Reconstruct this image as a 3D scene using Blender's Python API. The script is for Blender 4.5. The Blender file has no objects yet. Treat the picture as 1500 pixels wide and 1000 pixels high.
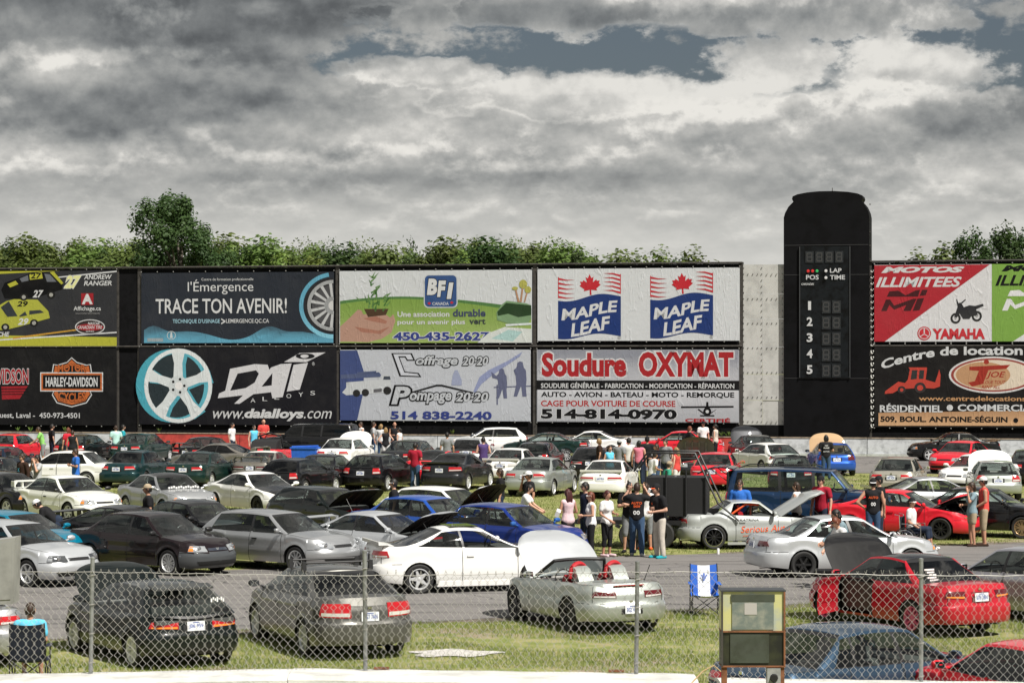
import bpy, bmesh, math, random
import numpy as np
from mathutils import Vector, Matrix
PI = math.pi
R = math.radians
SC = bpy.context.scene
COL = SC.collection
random.seed(7)

# ------------------------------------------------------------------ camera
CAM_H = 5.0
F = 3600.0            # focal length in units of the 1500-wide photograph
HZ = 523.0            # horizon row
cam_data = bpy.data.cameras.new('camera')
cam = bpy.data.objects.new('camera', cam_data)
COL.objects.link(cam)
cam.location = (0, 0, CAM_H)
cam.rotation_euler = (R(90), 0, 0)
cam_data.sensor_width = 36
cam_data.lens = F / 1500 * 36
cam_data.shift_y = (HZ - 500) / 1500
cam_data.clip_start = 0.5
cam_data.clip_end = 4000
SC.camera = cam

# ------------------------------------------------------------------ sun and sky
SUN_EL, SUN_AZ = 54.0, 138.0      # azimuth measured clockwise from +Y (away from the camera)
sun_data = bpy.data.lights.new('sun', 'SUN')
sun_data.energy = 4.6
sun_data.angle = R(0.5)
sun_data.color = (1.0, 0.955, 0.88)
sun = bpy.data.objects.new('sun', sun_data)
COL.objects.link(sun)
_sd = Vector((math.sin(R(SUN_AZ)) * math.cos(R(SUN_EL)), math.cos(R(SUN_AZ)) * math.cos(R(SUN_EL)), math.sin(R(SUN_EL))))
sun.rotation_euler = _sd.to_track_quat('Z', 'Y').to_euler()
sun.location = (20, -20, 60)

class NT:
    """small helper round a node tree"""
    def __init__(s, tree):
        s.t = tree; s.n = tree.nodes; s.l = tree.links
    def add(s, kind, **kw):
        n = s.n.new(kind)
        for k, v in kw.items():
            if k.startswith('i_'):
                key = k[2:]
                key = int(key) if key.isdigit() else key.replace('_', ' ')
                s.put(n.inputs[key], v)
            else:
                setattr(n, k, v)
        return n
    def put(s, sock, v):
        if isinstance(v, bpy.types.NodeSocket): s.l.new(v, sock)
        elif isinstance(v, bpy.types.Node): s.l.new(v.outputs[0], sock)
        else:
            if sock.type == 'RGBA' and hasattr(v, '__len__') and len(v) == 3: v = (*v, 1)
            sock.default_value = v
    def m(s, op, a, b=0.0, c=None, clamp=False):
        n = s.n.new('ShaderNodeMath'); n.operation = op; n.use_clamp = clamp
        s.put(n.inputs[0], a); s.put(n.inputs[1], b)
        if c is not None: s.put(n.inputs[2], c)
        return n.outputs[0]
    def ss(s, v, a, b, lo=0.0, hi=1.0):
        n = s.n.new('ShaderNodeMapRange'); n.interpolation_type = 'SMOOTHSTEP'
        s.put(n.inputs[0], v); s.put(n.inputs[1], a); s.put(n.inputs[2], b); s.put(n.inputs[3], lo); s.put(n.inputs[4], hi)
        return n.outputs[0]
    def mix(s, f, a, b):
        n = s.n.new('ShaderNodeMix'); n.data_type = 'RGBA'
        s.put(n.inputs[0], f); s.put(n.inputs[6], a); s.put(n.inputs[7], b)
        return n.outputs[2]
    def noise(s, vec, scale, detail=4, rough=0.55, dist=0.0):
        n = s.n.new('ShaderNodeTexNoise')
        if vec is not None: s.put(n.inputs['Vector'], vec)
        n.inputs['Scale'].default_value = scale; n.inputs['Detail'].default_value = detail
        n.inputs['Roughness'].default_value = rough; n.inputs['Distortion'].default_value = dist
        return n.outputs[0]
    def xyz(s, x, y, z):
        n = s.n.new('ShaderNodeCombineXYZ'); s.put(n.inputs[0], x); s.put(n.inputs[1], y); s.put(n.inputs[2], z)
        return n.outputs[0]

world = bpy.data.worlds.new('World')
SC.world = world
world.use_nodes = True
def build_sky():
    w = NT(world.node_tree); w.n.clear()
    out = w.add('ShaderNodeOutputWorld'); bg = w.add('ShaderNodeBackground')
    bg.inputs['Strength'].default_value = 0.1
    w.l.new(bg.outputs[0], out.inputs[0])
    sky = w.add('ShaderNodeTexSky'); sky.sky_type = 'NISHITA'; sky.sun_disc = False
    sky.sun_elevation = R(SUN_EL); sky.sun_rotation = R(SUN_AZ); sky.altitude = 50; sky.dust_density = 1.5
    hsv = w.add('ShaderNodeHueSaturation'); w.put(hsv.inputs['Color'], sky.outputs[0])
    hsv.inputs['Saturation'].default_value = 0.80; hsv.inputs['Value'].default_value = 0.25
    tc = w.add('ShaderNodeTexCoord'); sp = w.add('ShaderNodeSeparateXYZ'); w.l.new(tc.outputs['Generated'], sp.inputs[0])
    x, y, z = sp.outputs
    zc = w.m('MAXIMUM', z, 0.0)
    # elevation stretched near the horizon so far clouds read as flat bands
    g = w.m('MULTIPLY', w.m('LOGARITHM', w.m('ADD', zc, 0.035), math.e), 1.15)
    def dens(dz):
        gg = w.m('ADD', g, dz)
        L = w.noise(w.xyz(w.m('MULTIPLY', x, 5.0), w.m('MULTIPLY', y, 5.0), w.m('MULTIPLY', gg, 3.3)), 1.0, 3, 0.45, 0.1)
        M = w.noise(w.xyz(w.m('MULTIPLY', x, 34), w.m('MULTIPLY', y, 34), w.m('MULTIPLY', gg, 5.2)), 1.0, 9, 0.58, 0.0)
        return L, M, w.m('ADD', L, w.m('MULTIPLY', w.m('SUBTRACT', M, 0.5), 0.50))
    L0, M0, D0 = dens(0.0); L1, M1, D1 = dens(0.045); L2, M2, D2 = dens(-0.10)
    yy = w.m('MAXIMUM', w.m('ABSOLUTE', y), 0.001)
    u = w.m('DIVIDE', x, w.m('MULTIPLY', yy, w.m('SIGN', y)))
    v = w.m('DIVIDE', z, yy)
    puff = w.noise(w.xyz(w.m('MULTIPLY', x, 42), w.m('MULTIPLY', y, 42), w.m('MULTIPLY', z, 70)), 1.0, 9, 0.60)
    wob2 = w.m('SUBTRACT', puff, 0.5)
    wide = w.m('SUBTRACT', w.noise(w.xyz(w.m('MULTIPLY', x, 14), w.m('MULTIPLY', y, 14), w.m('MULTIPLY', z, 36)), 1.0, 4, 0.5), 0.5)
    def blob(px, py, rx, ry, soft=0.6, wb=3.4):
        a = w.m('DIVIDE', w.m('SUBTRACT', u, (px - 750) / F), rx / F)
        b = w.m('DIVIDE', w.m('SUBTRACT', v, (HZ - py) / F), ry / F)
        r = w.m('SQRT', w.m('ADD', w.m('MULTIPLY', a, a), w.m('MULTIPLY', b, b)))
        r = w.m('ADD', r, w.m('ADD', w.m('MULTIPLY', wob2, wb), w.m('MULTIPLY', wide, wb * 0.6)))
        return w.ss(r, 1.0 + soft, 1.0 - soft * 0.6, 0.0, 1.0)
    gap = blob(930, 78, 300, 66, 0.32)
    for b in ((1190, 66, 350, 50, 0.32), (1440, 60, 200, 74, 0.36), (1060, 118, 160, 26, 0.3)):
        gap = w.m('MAXIMUM', gap, blob(*b))
    cum = blob(1130, 88, 95, 34, 0.35)
    for b in ((1340, 95, 110, 40, 0.35), (1160, 20, 300, 34, 0.3), (960, 15, 330, 26, 0.3), (640, 112, 90, 22, 0.3), (880, 140, 260, 28, 0.4)):
        cum = w.m('MAXIMUM', cum, blob(*b))
    gap = w.m('MULTIPLY', gap, w.m('SUBTRACT', 1.0, w.m('MULTIPLY', cum, 0.93)), clamp=True)
    hi = w.ss(zc, 0.16, 0.35)
    broken = w.m('MULTIPLY', w.ss(w.noise(w.xyz(w.m('MULTIPLY', x, 3), w.m('MULTIPLY', y, 3), w.m('MULTIPLY', z, 3)), 1.0, 7, 0.55), 0.50, 0.44), w.m('MULTIPLY', hi, 0.85))
    clear = w.m('MAXIMUM', gap, broken)
    cover = w.m('SUBTRACT', 1.0, clear)
    b0 = w.ss(D0, 0.47, 0.55); b1 = w.ss(D1, 0.47, 0.55); b2 = w.ss(D2, 0.44, 0.60)
    rim = w.m('SUBTRACT', b0, b1)                       # upper edge of a bank
    lit = w.m('ADD', 0.655, w.m('ADD', w.m('MULTIPLY', w.m('MAXIMUM', rim, 0.0), 0.19), w.m('MULTIPLY', w.m('MINIMUM', rim, 0.0), 0.08)))
    lit = w.m('ADD', lit, w.m('MULTIPLY', w.m('SUBTRACT', M0, M1), 0.95))
    lit = w.m('ADD', lit, w.m('MULTIPLY', w.m('SUBTRACT', 0.5, L0), 1.0))
    lit = w.m('ADD', lit, w.m('MULTIPLY', w.m('SUBTRACT', b2, 0.5), 0.10))
    cumedge = w.m('MULTIPLY', w.m('MULTIPLY', cum, w.m('SUBTRACT', 1.0, cum)), 0.9)
    dark = blob(110, 15, 400, 66, 0.7, 2.0)
    dark = w.m('MAXIMUM', dark, w.m('MULTIPLY', blob(250, 165, 350, 30, 0.8, 2.0), 0.50))
    dark = w.m('MAXIMUM', dark, w.m('MULTIPLY', blob(700, 22, 300, 14, 0.8, 2.0), 0.40))
    dark = w.m('MAXIMUM', dark, w.m('MULTIPLY', blob(800, 270, 620, 16, 0.9, 2.0), 0.35))
    dark = w.m('MAXIMUM', dark, w.m('MULTIPLY', blob(1440, 180, 110, 28, 0.9, 2.0), 0.40))
    lit = w.m('SUBTRACT', lit, w.m('MULTIPLY', dark, 0.46))
    brt = blob(610, 108, 90, 16, 0.5)
    for b in ((385, 12, 40, 12, 0.5), (560, 66, 110, 20, 0.8), (1050, 150, 240, 18, 0.8), (90, 92, 90, 22, 0.8), (860, 128, 160, 12, 0.7), (1290, 128, 80, 12, 0.6), (1330, 80, 90, 22, 0.7)):
        brt = w.m('MAXIMUM', brt, w.m('MULTIPLY', blob(*b), 0.7))
    lit = w.m('ADD', lit, w.m('MULTIPLY', brt, 0.24))
    lit = w.m('ADD', lit, w.m('MULTIPLY', cumedge, 0.6))
    ramp = w.add('ShaderNodeValToRGB'); w.put(ramp.inputs[0], lit)
    cr = ramp.color_ramp; cr.interpolation = 'B_SPLINE'
    cr.elements[0].position = 0.0; cr.elements[0].color = (0.056, 0.060, 0.064, 1)
    cr.elements[1].position = 1.0; cr.elements[1].color = (0.56, 0.545, 0.51, 1)
    e = cr.elements.new(0.30); e.color = (0.135, 0.143, 0.146, 1)
    e = cr.elements.new(0.58); e.color = (0.245, 0.248, 0.240, 1)
    e = cr.elements.new(0.80); e.color = (0.36, 0.355, 0.338, 1)
    # the band low over the horizon is paler and smoother
    low = w.ss(zc, 0.085, 0.040)
    col = w.mix(w.m('MULTIPLY', low, 0.72), ramp.outputs[0], (0.425, 0.420, 0.395, 1))
    sc = w.add('ShaderNodeVectorMath'); sc.operation = 'SCALE'; w.put(sc.inputs[0], col); sc.inputs['Scale'].default_value = 10.6
    fin = w.mix(cover, hsv.outputs[0], sc.outputs[0])
    w.l.new(fin, bg.inputs['Color'])
build_sky()
SC.view_settings.view_transform = 'Standard'
SC.view_settings.look = 'None'
SC.view_settings.gamma = 1
SC.view_settings.use_curve_mapping = False
SC.view_settings.exposure = 0.55
SC.cycles.max_bounces = 8
SC.cycles.transparent_max_bounces = 16
SC.cycles.caustics_reflective = False
SC.cycles.caustics_refractive = False

# ------------------------------------------------------------------ helpers
def tag(o, label=None, cat=None, group=None, kind=None):
    if label: o['label'] = label
    if cat: o['category'] = cat
    if group: o['group'] = group
    if kind: o['kind'] = kind
    return o

def gp(px, py):
    d = F * CAM_H / (py - HZ)
    return ((px - 750) * d / F, d)

def at(px, py, Y):
    return Vector(((px - 750) * Y / F, Y, CAM_H - (py - HZ) * Y / F))

def empty(name, loc=(0, 0, 0), rz=0.0):
    o = bpy.data.objects.new(name, None); COL.objects.link(o)
    o.empty_display_size = 0.2
    o.location = loc; o.rotation_euler = (0, 0, rz)
    return o

def link(name, me, mats=None, parent=None, loc=None, rot=None):
    o = bpy.data.objects.new(name, me); COL.objects.link(o)
    if parent is not None: o.parent = parent
    if loc is not None: o.location = loc
    if rot is not None: o.rotation_euler = rot
    if mats is not None:
        if not isinstance(mats, (list, tuple)): mats = [mats]
        if len(me.materials) == 0:
            for m in mats: me.materials.append(None)
        for i, m in enumerate(mats):
            if i < len(o.material_slots):
                o.material_slots[i].link = 'OBJECT'
                o.material_slots[i].material = m
    return o

class MB:
    """collects vertices and faces for one mesh"""
    def __init__(s): s.v = []; s.f = []; s.m = []
    def quad_grid(s, P, mi=0, close=False, flip=False):
        """P: list of rows of points"""
        b = len(s.v); nr = len(P); nc = len(P[0])
        for r in P: s.v.extend([tuple(p) for p in r])
        for i in range(nr - 1):
            for j in range(nc if close else nc - 1):
                k = (j + 1) % nc
                q = (b + i * nc + j, b + i * nc + k, b + (i + 1) * nc + k, b + (i + 1) * nc + j)
                s.f.append(q[::-1] if flip else q); s.m.append(mi)
    def face(s, pts, mi=0):
        b = len(s.v); s.v.extend([tuple(p) for p in pts]); s.f.append(tuple(range(b, b + len(pts)))); s.m.append(mi)
    def box(s, x0, x1, y0, y1, z0, z1, mi=0, M=None):
        c = [Vector((x, y, z)) for z in (z0, z1) for x, y in ((x0, y0), (x1, y0), (x1, y1), (x0, y1))]
        if M is not None: c = [M @ p for p in c]
        b = len(s.v); s.v.extend([tuple(p) for p in c])
        for q in ((3, 2, 1, 0), (4, 5, 6, 7), (0, 1, 5, 4), (1, 2, 6, 5), (2, 3, 7, 6), (3, 0, 4, 7)):
            s.f.append(tuple(b + i for i in q)); s.m.append(mi)
    def tube(s, pts, r, n=8, mi=0, cap=True):
        pts = [Vector(p) for p in pts]
        rs = r if isinstance(r, (list, tuple)) else [r] * len(pts)
        rows = []
        for i, p in enumerate(pts):
            a = pts[max(0, i - 1)]; c = pts[min(len(pts) - 1, i + 1)]
            d = (c - a)
            if d.length < 1e-9: d = Vector((0, 0, 1))
            d.normalize()
            ref = Vector((0, 0, 1)) if abs(d.z) < 0.9 else Vector((1, 0, 0))
            e1 = d.cross(ref).normalized(); e2 = d.cross(e1).normalized()
            rows.append([p + (e1 * math.cos(2 * PI * k / n) + e2 * math.sin(2 * PI * k / n)) * rs[i] for k in range(n)])
        b = len(s.v)
        s.quad_grid(rows, mi, close=True)
        if cap:
            s.f.append(tuple(b + k for k in range(n))[::-1]); s.m.append(mi)
            e = b + (len(pts) - 1) * n
            s.f.append(tuple(e + k for k in range(n))); s.m.append(mi)
    def lathe(s, prof, n=24, mi=0, axis='Y', c=(0, 0, 0)):
        rows = []
        for (r, h) in prof:
            row = []
            for k in range(n):
                a = 2 * PI * k / n
                if axis == 'Y': p = (c[0] + r * math.cos(a), c[1] + h, c[2] + r * math.sin(a))
                elif axis == 'Z': p = (c[0] + r * math.cos(a), c[1] + r * math.sin(a), c[2] + h)
                else: p = (c[0] + h, c[1] + r * math.cos(a), c[2] + r * math.sin(a))
                row.append(p)
            rows.append(row)
        s.quad_grid(rows, mi, close=True)
    def prism(s, poly, h0, h1, axis='Z', mi=0):
        """polygon extruded between two heights; axis Z: poly is x,y; axis Y: poly is x,z; axis X: poly is y,z"""
        def P(a, b, h):
            return (a, b, h) if axis == 'Z' else ((a, h, b) if axis == 'Y' else (h, a, b))
        n = len(poly); b = len(s.v)
        s.v.extend([P(x, y, h0) for x, y in poly]); s.v.extend([P(x, y, h1) for x, y in poly])
        s.f.append(tuple(range(b, b + n))[::-1]); s.m.append(mi)
        s.f.append(tuple(range(b + n, b + 2 * n))); s.m.append(mi)
        for i in range(n):
            j = (i + 1) % n
            s.f.append((b + i, b + j, b + n + j, b + n + i)); s.m.append(mi)
    def xf(s, M, start=0):
        for i in range(start, len(s.v)): s.v[i] = tuple(M @ Vector(s.v[i]))
    def mesh(s, name, smooth=40, weld=True, nmat=None, solid=None):
        me = bpy.data.meshes.new(name)
        me.from_pydata(s.v, [], s.f)
        nm = nmat if nmat else (max(s.m) + 1 if s.m else 1)
        for _ in range(nm): me.materials.append(None)
        me.polygons.foreach_set('material_index', s.m)
        bm = bmesh.new(); bm.from_mesh(me)
        if weld: bmesh.ops.remove_doubles(bm, verts=bm.verts, dist=0.0004)
        bmesh.ops.recalc_face_normals(bm, faces=bm.faces)
        if solid: bmesh.ops.solidify(bm, geom=bm.faces[:], thickness=solid)
        if smooth:
            for f in bm.faces: f.smooth = True
            lim = R(smooth)
            for e in bm.edges:
                if len(e.link_faces) == 2:
                    if e.calc_face_angle(0) > lim: e.smooth = False
        bm.to_mesh(me); bm.free()
        return me
    def obj(s, name, mats, parent=None, loc=None, rot=None, **kw):
        return link(name, s.mesh(name, **kw), mats, parent, loc, rot)

# ------------------------------------------------------------------ materials
_mats = {}
def pmat(name, col, rough=0.5, metal=0.0, coat=0.0, spec=0.5, var=0.0, vscale=8.0, bump=0.0, bscale=40.0, dirt=None):
    if name in _mats: return _mats[name]
    m = bpy.data.materials.new(name); m.use_nodes = True
    t = NT(m.node_tree); b = t.n['Principled BSDF']
    b.inputs['Base Color'].default_value = (*col, 1); b.inputs['Roughness'].default_value = rough
    b.inputs['Metallic'].default_value = metal; b.inputs['Coat Weight'].default_value = coat
    b.inputs['Coat Roughness'].default_value = 0.04; b.inputs['Specular IOR Level'].default_value = spec
    if var or bump or dirt:
        tc = t.add('ShaderNodeTexCoord')
        if var or dirt:
            n = t.noise(tc.outputs['Object'], vscale, 5, 0.6)
            c2 = dirt if dirt else tuple(max(0, c * (1 - var)) for c in col)
            t.put(b.inputs['Base Color'], t.mix(t.ss(n, 0.42, 0.68), (*col, 1), (*c2, 1)))
        if bump:
            n2 = t.noise(tc.outputs['Object'], bscale, 4, 0.6)
            bp = t.add('ShaderNodeBump'); bp.inputs['Strength'].default_value = bump; bp.inputs['Distance'].default_value = 0.02
            t.put(bp.inputs['Height'], n2); t.l.new(bp.outputs[0], b.inputs['Normal'])
    _mats[name] = m
    return m

def paint(name, col, metal=0.0, rough=0.28):
    """car paint: pigment under a clear coat, light road dust low on the body"""
    key = 'paint_' + name
    if key in _mats: return _mats[key]
    m = bpy.data.materials.new(key); m.use_nodes = True
    t = NT(m.node_tree); b = t.n['Principled BSDF']
    tc = t.add('ShaderNodeTexCoord'); sp = t.add('ShaderNodeSeparateXYZ'); t.l.new(tc.outputs['Object'], sp.inputs[0])
    n = t.noise(tc.outputs['Object'], 3.5, 5, 0.65)
    lowz = t.ss(sp.outputs[2], 0.55, 0.15)
    f = t.m('MULTIPLY', t.m('MULTIPLY', lowz, n), 0.16)
    f = t.m('ADD', f, t.m('MULTIPLY', t.ss(n, 0.5, 0.8), 0.015))
    t.put(b.inputs['Base Color'], t.mix(f, (*col, 1), (0.20, 0.18, 0.15, 1)))
    b.inputs['Metallic'].default_value = metal
    t.put(b.inputs['Roughness'], t.m('ADD', rough, t.m('MULTIPLY', n, 0.16)))
    b.inputs['Coat Weight'].default_value = 0.8; b.inputs['Specular IOR Level'].default_value = 0.12
    t.put(b.inputs['Coat Roughness'], t.m('MULTIPLY', n, 0.03))
    _mats[key] = m
    return m

def glass(name, tint, keep, rough=0.02, dirty=0.05):
    """thin car glass: tinted see-through sheet with a fresnel reflection"""
    if name in _mats: return _mats[name]
    m = bpy.data.materials.new(name); m.use_nodes = True
    t = NT(m.node_tree); t.n.clear()
    out = t.add('ShaderNodeOutputMaterial')
    tr = t.add('ShaderNodeBsdfTransparent'); tr.inputs[0].default_value = (tint[0] * keep, tint[1] * keep, tint[2] * keep, 1)
    gl = t.add('ShaderNodeBsdfGlossy'); gl.inputs['Roughness'].default_value = rough; gl.inputs['Color'].default_value = (1, 1, 1, 1)
    df = t.add('ShaderNodeBsdfDiffuse'); df.inputs['Color'].default_value = (0.25, 0.25, 0.24, 1)
    fr = t.add('ShaderNodeFresnel'); fr.inputs['IOR'].default_value = 1.52
    fac = t.m('ADD', t.m('MULTIPLY', fr.outputs[0], 0.85), 0.0, clamp=True)
    m1 = t.add('ShaderNodeMixShader'); m1.inputs[0].default_value = dirty
    t.l.new(tr.outputs[0], m1.inputs[1]); t.l.new(df.outputs[0], m1.inputs[2])
    m2 = t.add('ShaderNodeMixShader'); t.l.new(fac, m2.inputs[0])
    t.l.new(m1.outputs[0], m2.inputs[1]); t.l.new(gl.outputs[0], m2.inputs[2])
    t.l.new(m2.outputs[0], out.inputs[0])
    _mats[name] = m
    return m
# ------------------------------------------------------------------ car materials
RUB = pmat('tyre_rubber', (0.018, 0.018, 0.018), 0.75, bump=0.2, bscale=60)
BLK = pmat('black_plastic', (0.012, 0.012, 0.013), 0.45)
MBLK = pmat('matt_black', (0.008, 0.008, 0.009), 0.7)
UNDER = pmat('underbody_black', (0.006, 0.006, 0.006), 0.9)
SEAM = pmat('panel_gap', (0.004, 0.004, 0.004), 0.9)
CHROME = pmat('chrome', (0.75, 0.75, 0.76), 0.12, 1.0)
ALLOY = pmat('alloy', (0.60, 0.61, 0.62), 0.35, 0.35)
RIMWHITE = pmat('rim_white', (0.75, 0.75, 0.73), 0.35, 0.0, 0.4)
RIMBLACK = pmat('rim_black', (0.015, 0.015, 0.016), 0.3, 0.2)
RIMPINK = pmat('rim_pink', (0.62, 0.10, 0.22), 0.35, 0.0, 0.5)
RIMGOLD = pmat('rim_bronze', (0.45, 0.33, 0.20), 0.3, 0.8)
SEATM = pmat('seat_fabric', (0.10, 0.098, 0.095), 0.9, var=0.3)
SEATG = pmat('seat_fabric_grey', (0.12, 0.115, 0.11), 0.9, var=0.3)
REDM = pmat('red_leather', (0.42, 0.012, 0.02), 0.45)
DASH = pmat('dashboard_grey', (0.065, 0.065, 0.065), 0.7)
LAMPW = pmat('headlight_reflector', (0.62, 0.64, 0.66), 0.12, 0.7, 1.0)
LAMPD = pmat('headlight_smoked', (0.10, 0.105, 0.11), 0.1, 0.5, 1.0)
AMBER = pmat('amber_lens', (0.75, 0.22, 0.02), 0.15, 0, 1.0)
REDL = pmat('red_lens', (0.42, 0.008, 0.012), 0.12, 0, 1.0)
REDD = pmat('dark_red_lens', (0.10, 0.006, 0.008), 0.12, 0, 1.0)
CLEARL = pmat('clear_lens', (0.62, 0.60, 0.58), 0.12, 0.1, 1.0)
PLATE = pmat('plate_white', (0.72, 0.74, 0.78), 0.4)
PLATEB = pmat('plate_blue', (0.03, 0.07, 0.30), 0.5)
MIRROR = pmat('mirror_glass', (0.8, 0.82, 0.85), 0.03, 1.0)
ENGM = pmat('engine_metal', (0.16, 0.16, 0.16), 0.45, 0.6, var=0.6, vscale=15)
WHITEM = pmat('white_decal', (0.8, 0.8, 0.8), 0.5)
GL_CLEAR = glass('car_glass', (0.86, 0.95, 0.92), 0.90, dirty=0.012)
GL_TINT = glass('car_glass_tinted', (0.75, 0.8, 0.85), 0.10, dirty=0.008)
P = {}
for nm, c, mt, ro in (
    ('white', (0.78, 0.78, 0.76), 0, .3), ('white_warm', (0.74, 0.75, 0.70), 0, .3), ('silver', (0.46, 0.47, 0.48), .75, .33), ('silver_light', (0.60, 0.62, 0.64), .6, .33),
    ('silver_green', (0.46, 0.49, 0.46), .7, .33), ('grey_mauve', (0.40, 0.40, 0.44), .6, .35), ('matt_silver', (0.42, 0.44, 0.43), .35, .45), ('grey', (0.13, 0.135, 0.14), .6, .35), ('grey_brown', (0.11, 0.108, 0.10), .5, .30),
    ('beige', (0.38, 0.36, 0.30), .55, .35), ('beige_grey', (0.22, 0.205, 0.18), .55, .35), ('black', (0.004, 0.004, 0.005), 0, .22), ('black_aub', (0.011, 0.006, 0.007), .1, .3), ('charcoal', (0.018, 0.019, 0.022), .3, .3),
    ('black_green', (0.004, 0.007, 0.0065), 0, .25), ('teal_dark', (0.006, 0.030, 0.034), .25, .28), ('green_dark', (0.006, 0.026, 0.022), .25, .28), ('navy', (0.010, 0.018, 0.035), .3, .3), ('red', (0.62, 0.015, 0.03), 0, .3),
    ('red_deep', (0.40, 0.010, 0.022), 0, .3), ('blue', (0.012, 0.035, 0.22), .3, .28), ('blue_bright', (0.02, 0.09, 0.42), .3, .3), ('blue_suv', (0.008, 0.028, 0.075), .3, .3), ('blue_light', (0.03, 0.12, 0.38), .2, .3), ('teal', (0.0, 0.16, 0.26), .2, .3),
    ('steel_blue', (0.03, 0.06, 0.10), .4, .3), ('carbon', (0.010, 0.0095, 0.0095), 0, .4), ('tan', (0.45, 0.30, 0.17), 0, .5), ('bumper_grey', (0.055, 0.06, 0.065), 0, .5), ('primer_grey', (0.2, 0.2, 0.2), 0, .6)):
    P[nm] = paint(nm, c, mt, ro)

def lerp(a, b, t): return a + (b - a) * t
def sst(e0, e1, x):
    t = min(1, max(0, (x - e0) / (e1 - e0))); return t * t * (3 - 2 * t)
def pw(pts, x):
    """smooth piecewise curve through points sorted by x"""
    if x <= pts[0][0]: return pts[0][1]
    for (x0, y0), (x1, y1) in zip(pts, pts[1:]):
        if x <= x1:
            t = (x - x0) / (x1 - x0); return lerp(y0, y1, t * t * (3 - 2 * t) * .5 + t * .5)
    return pts[-1][1]

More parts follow.
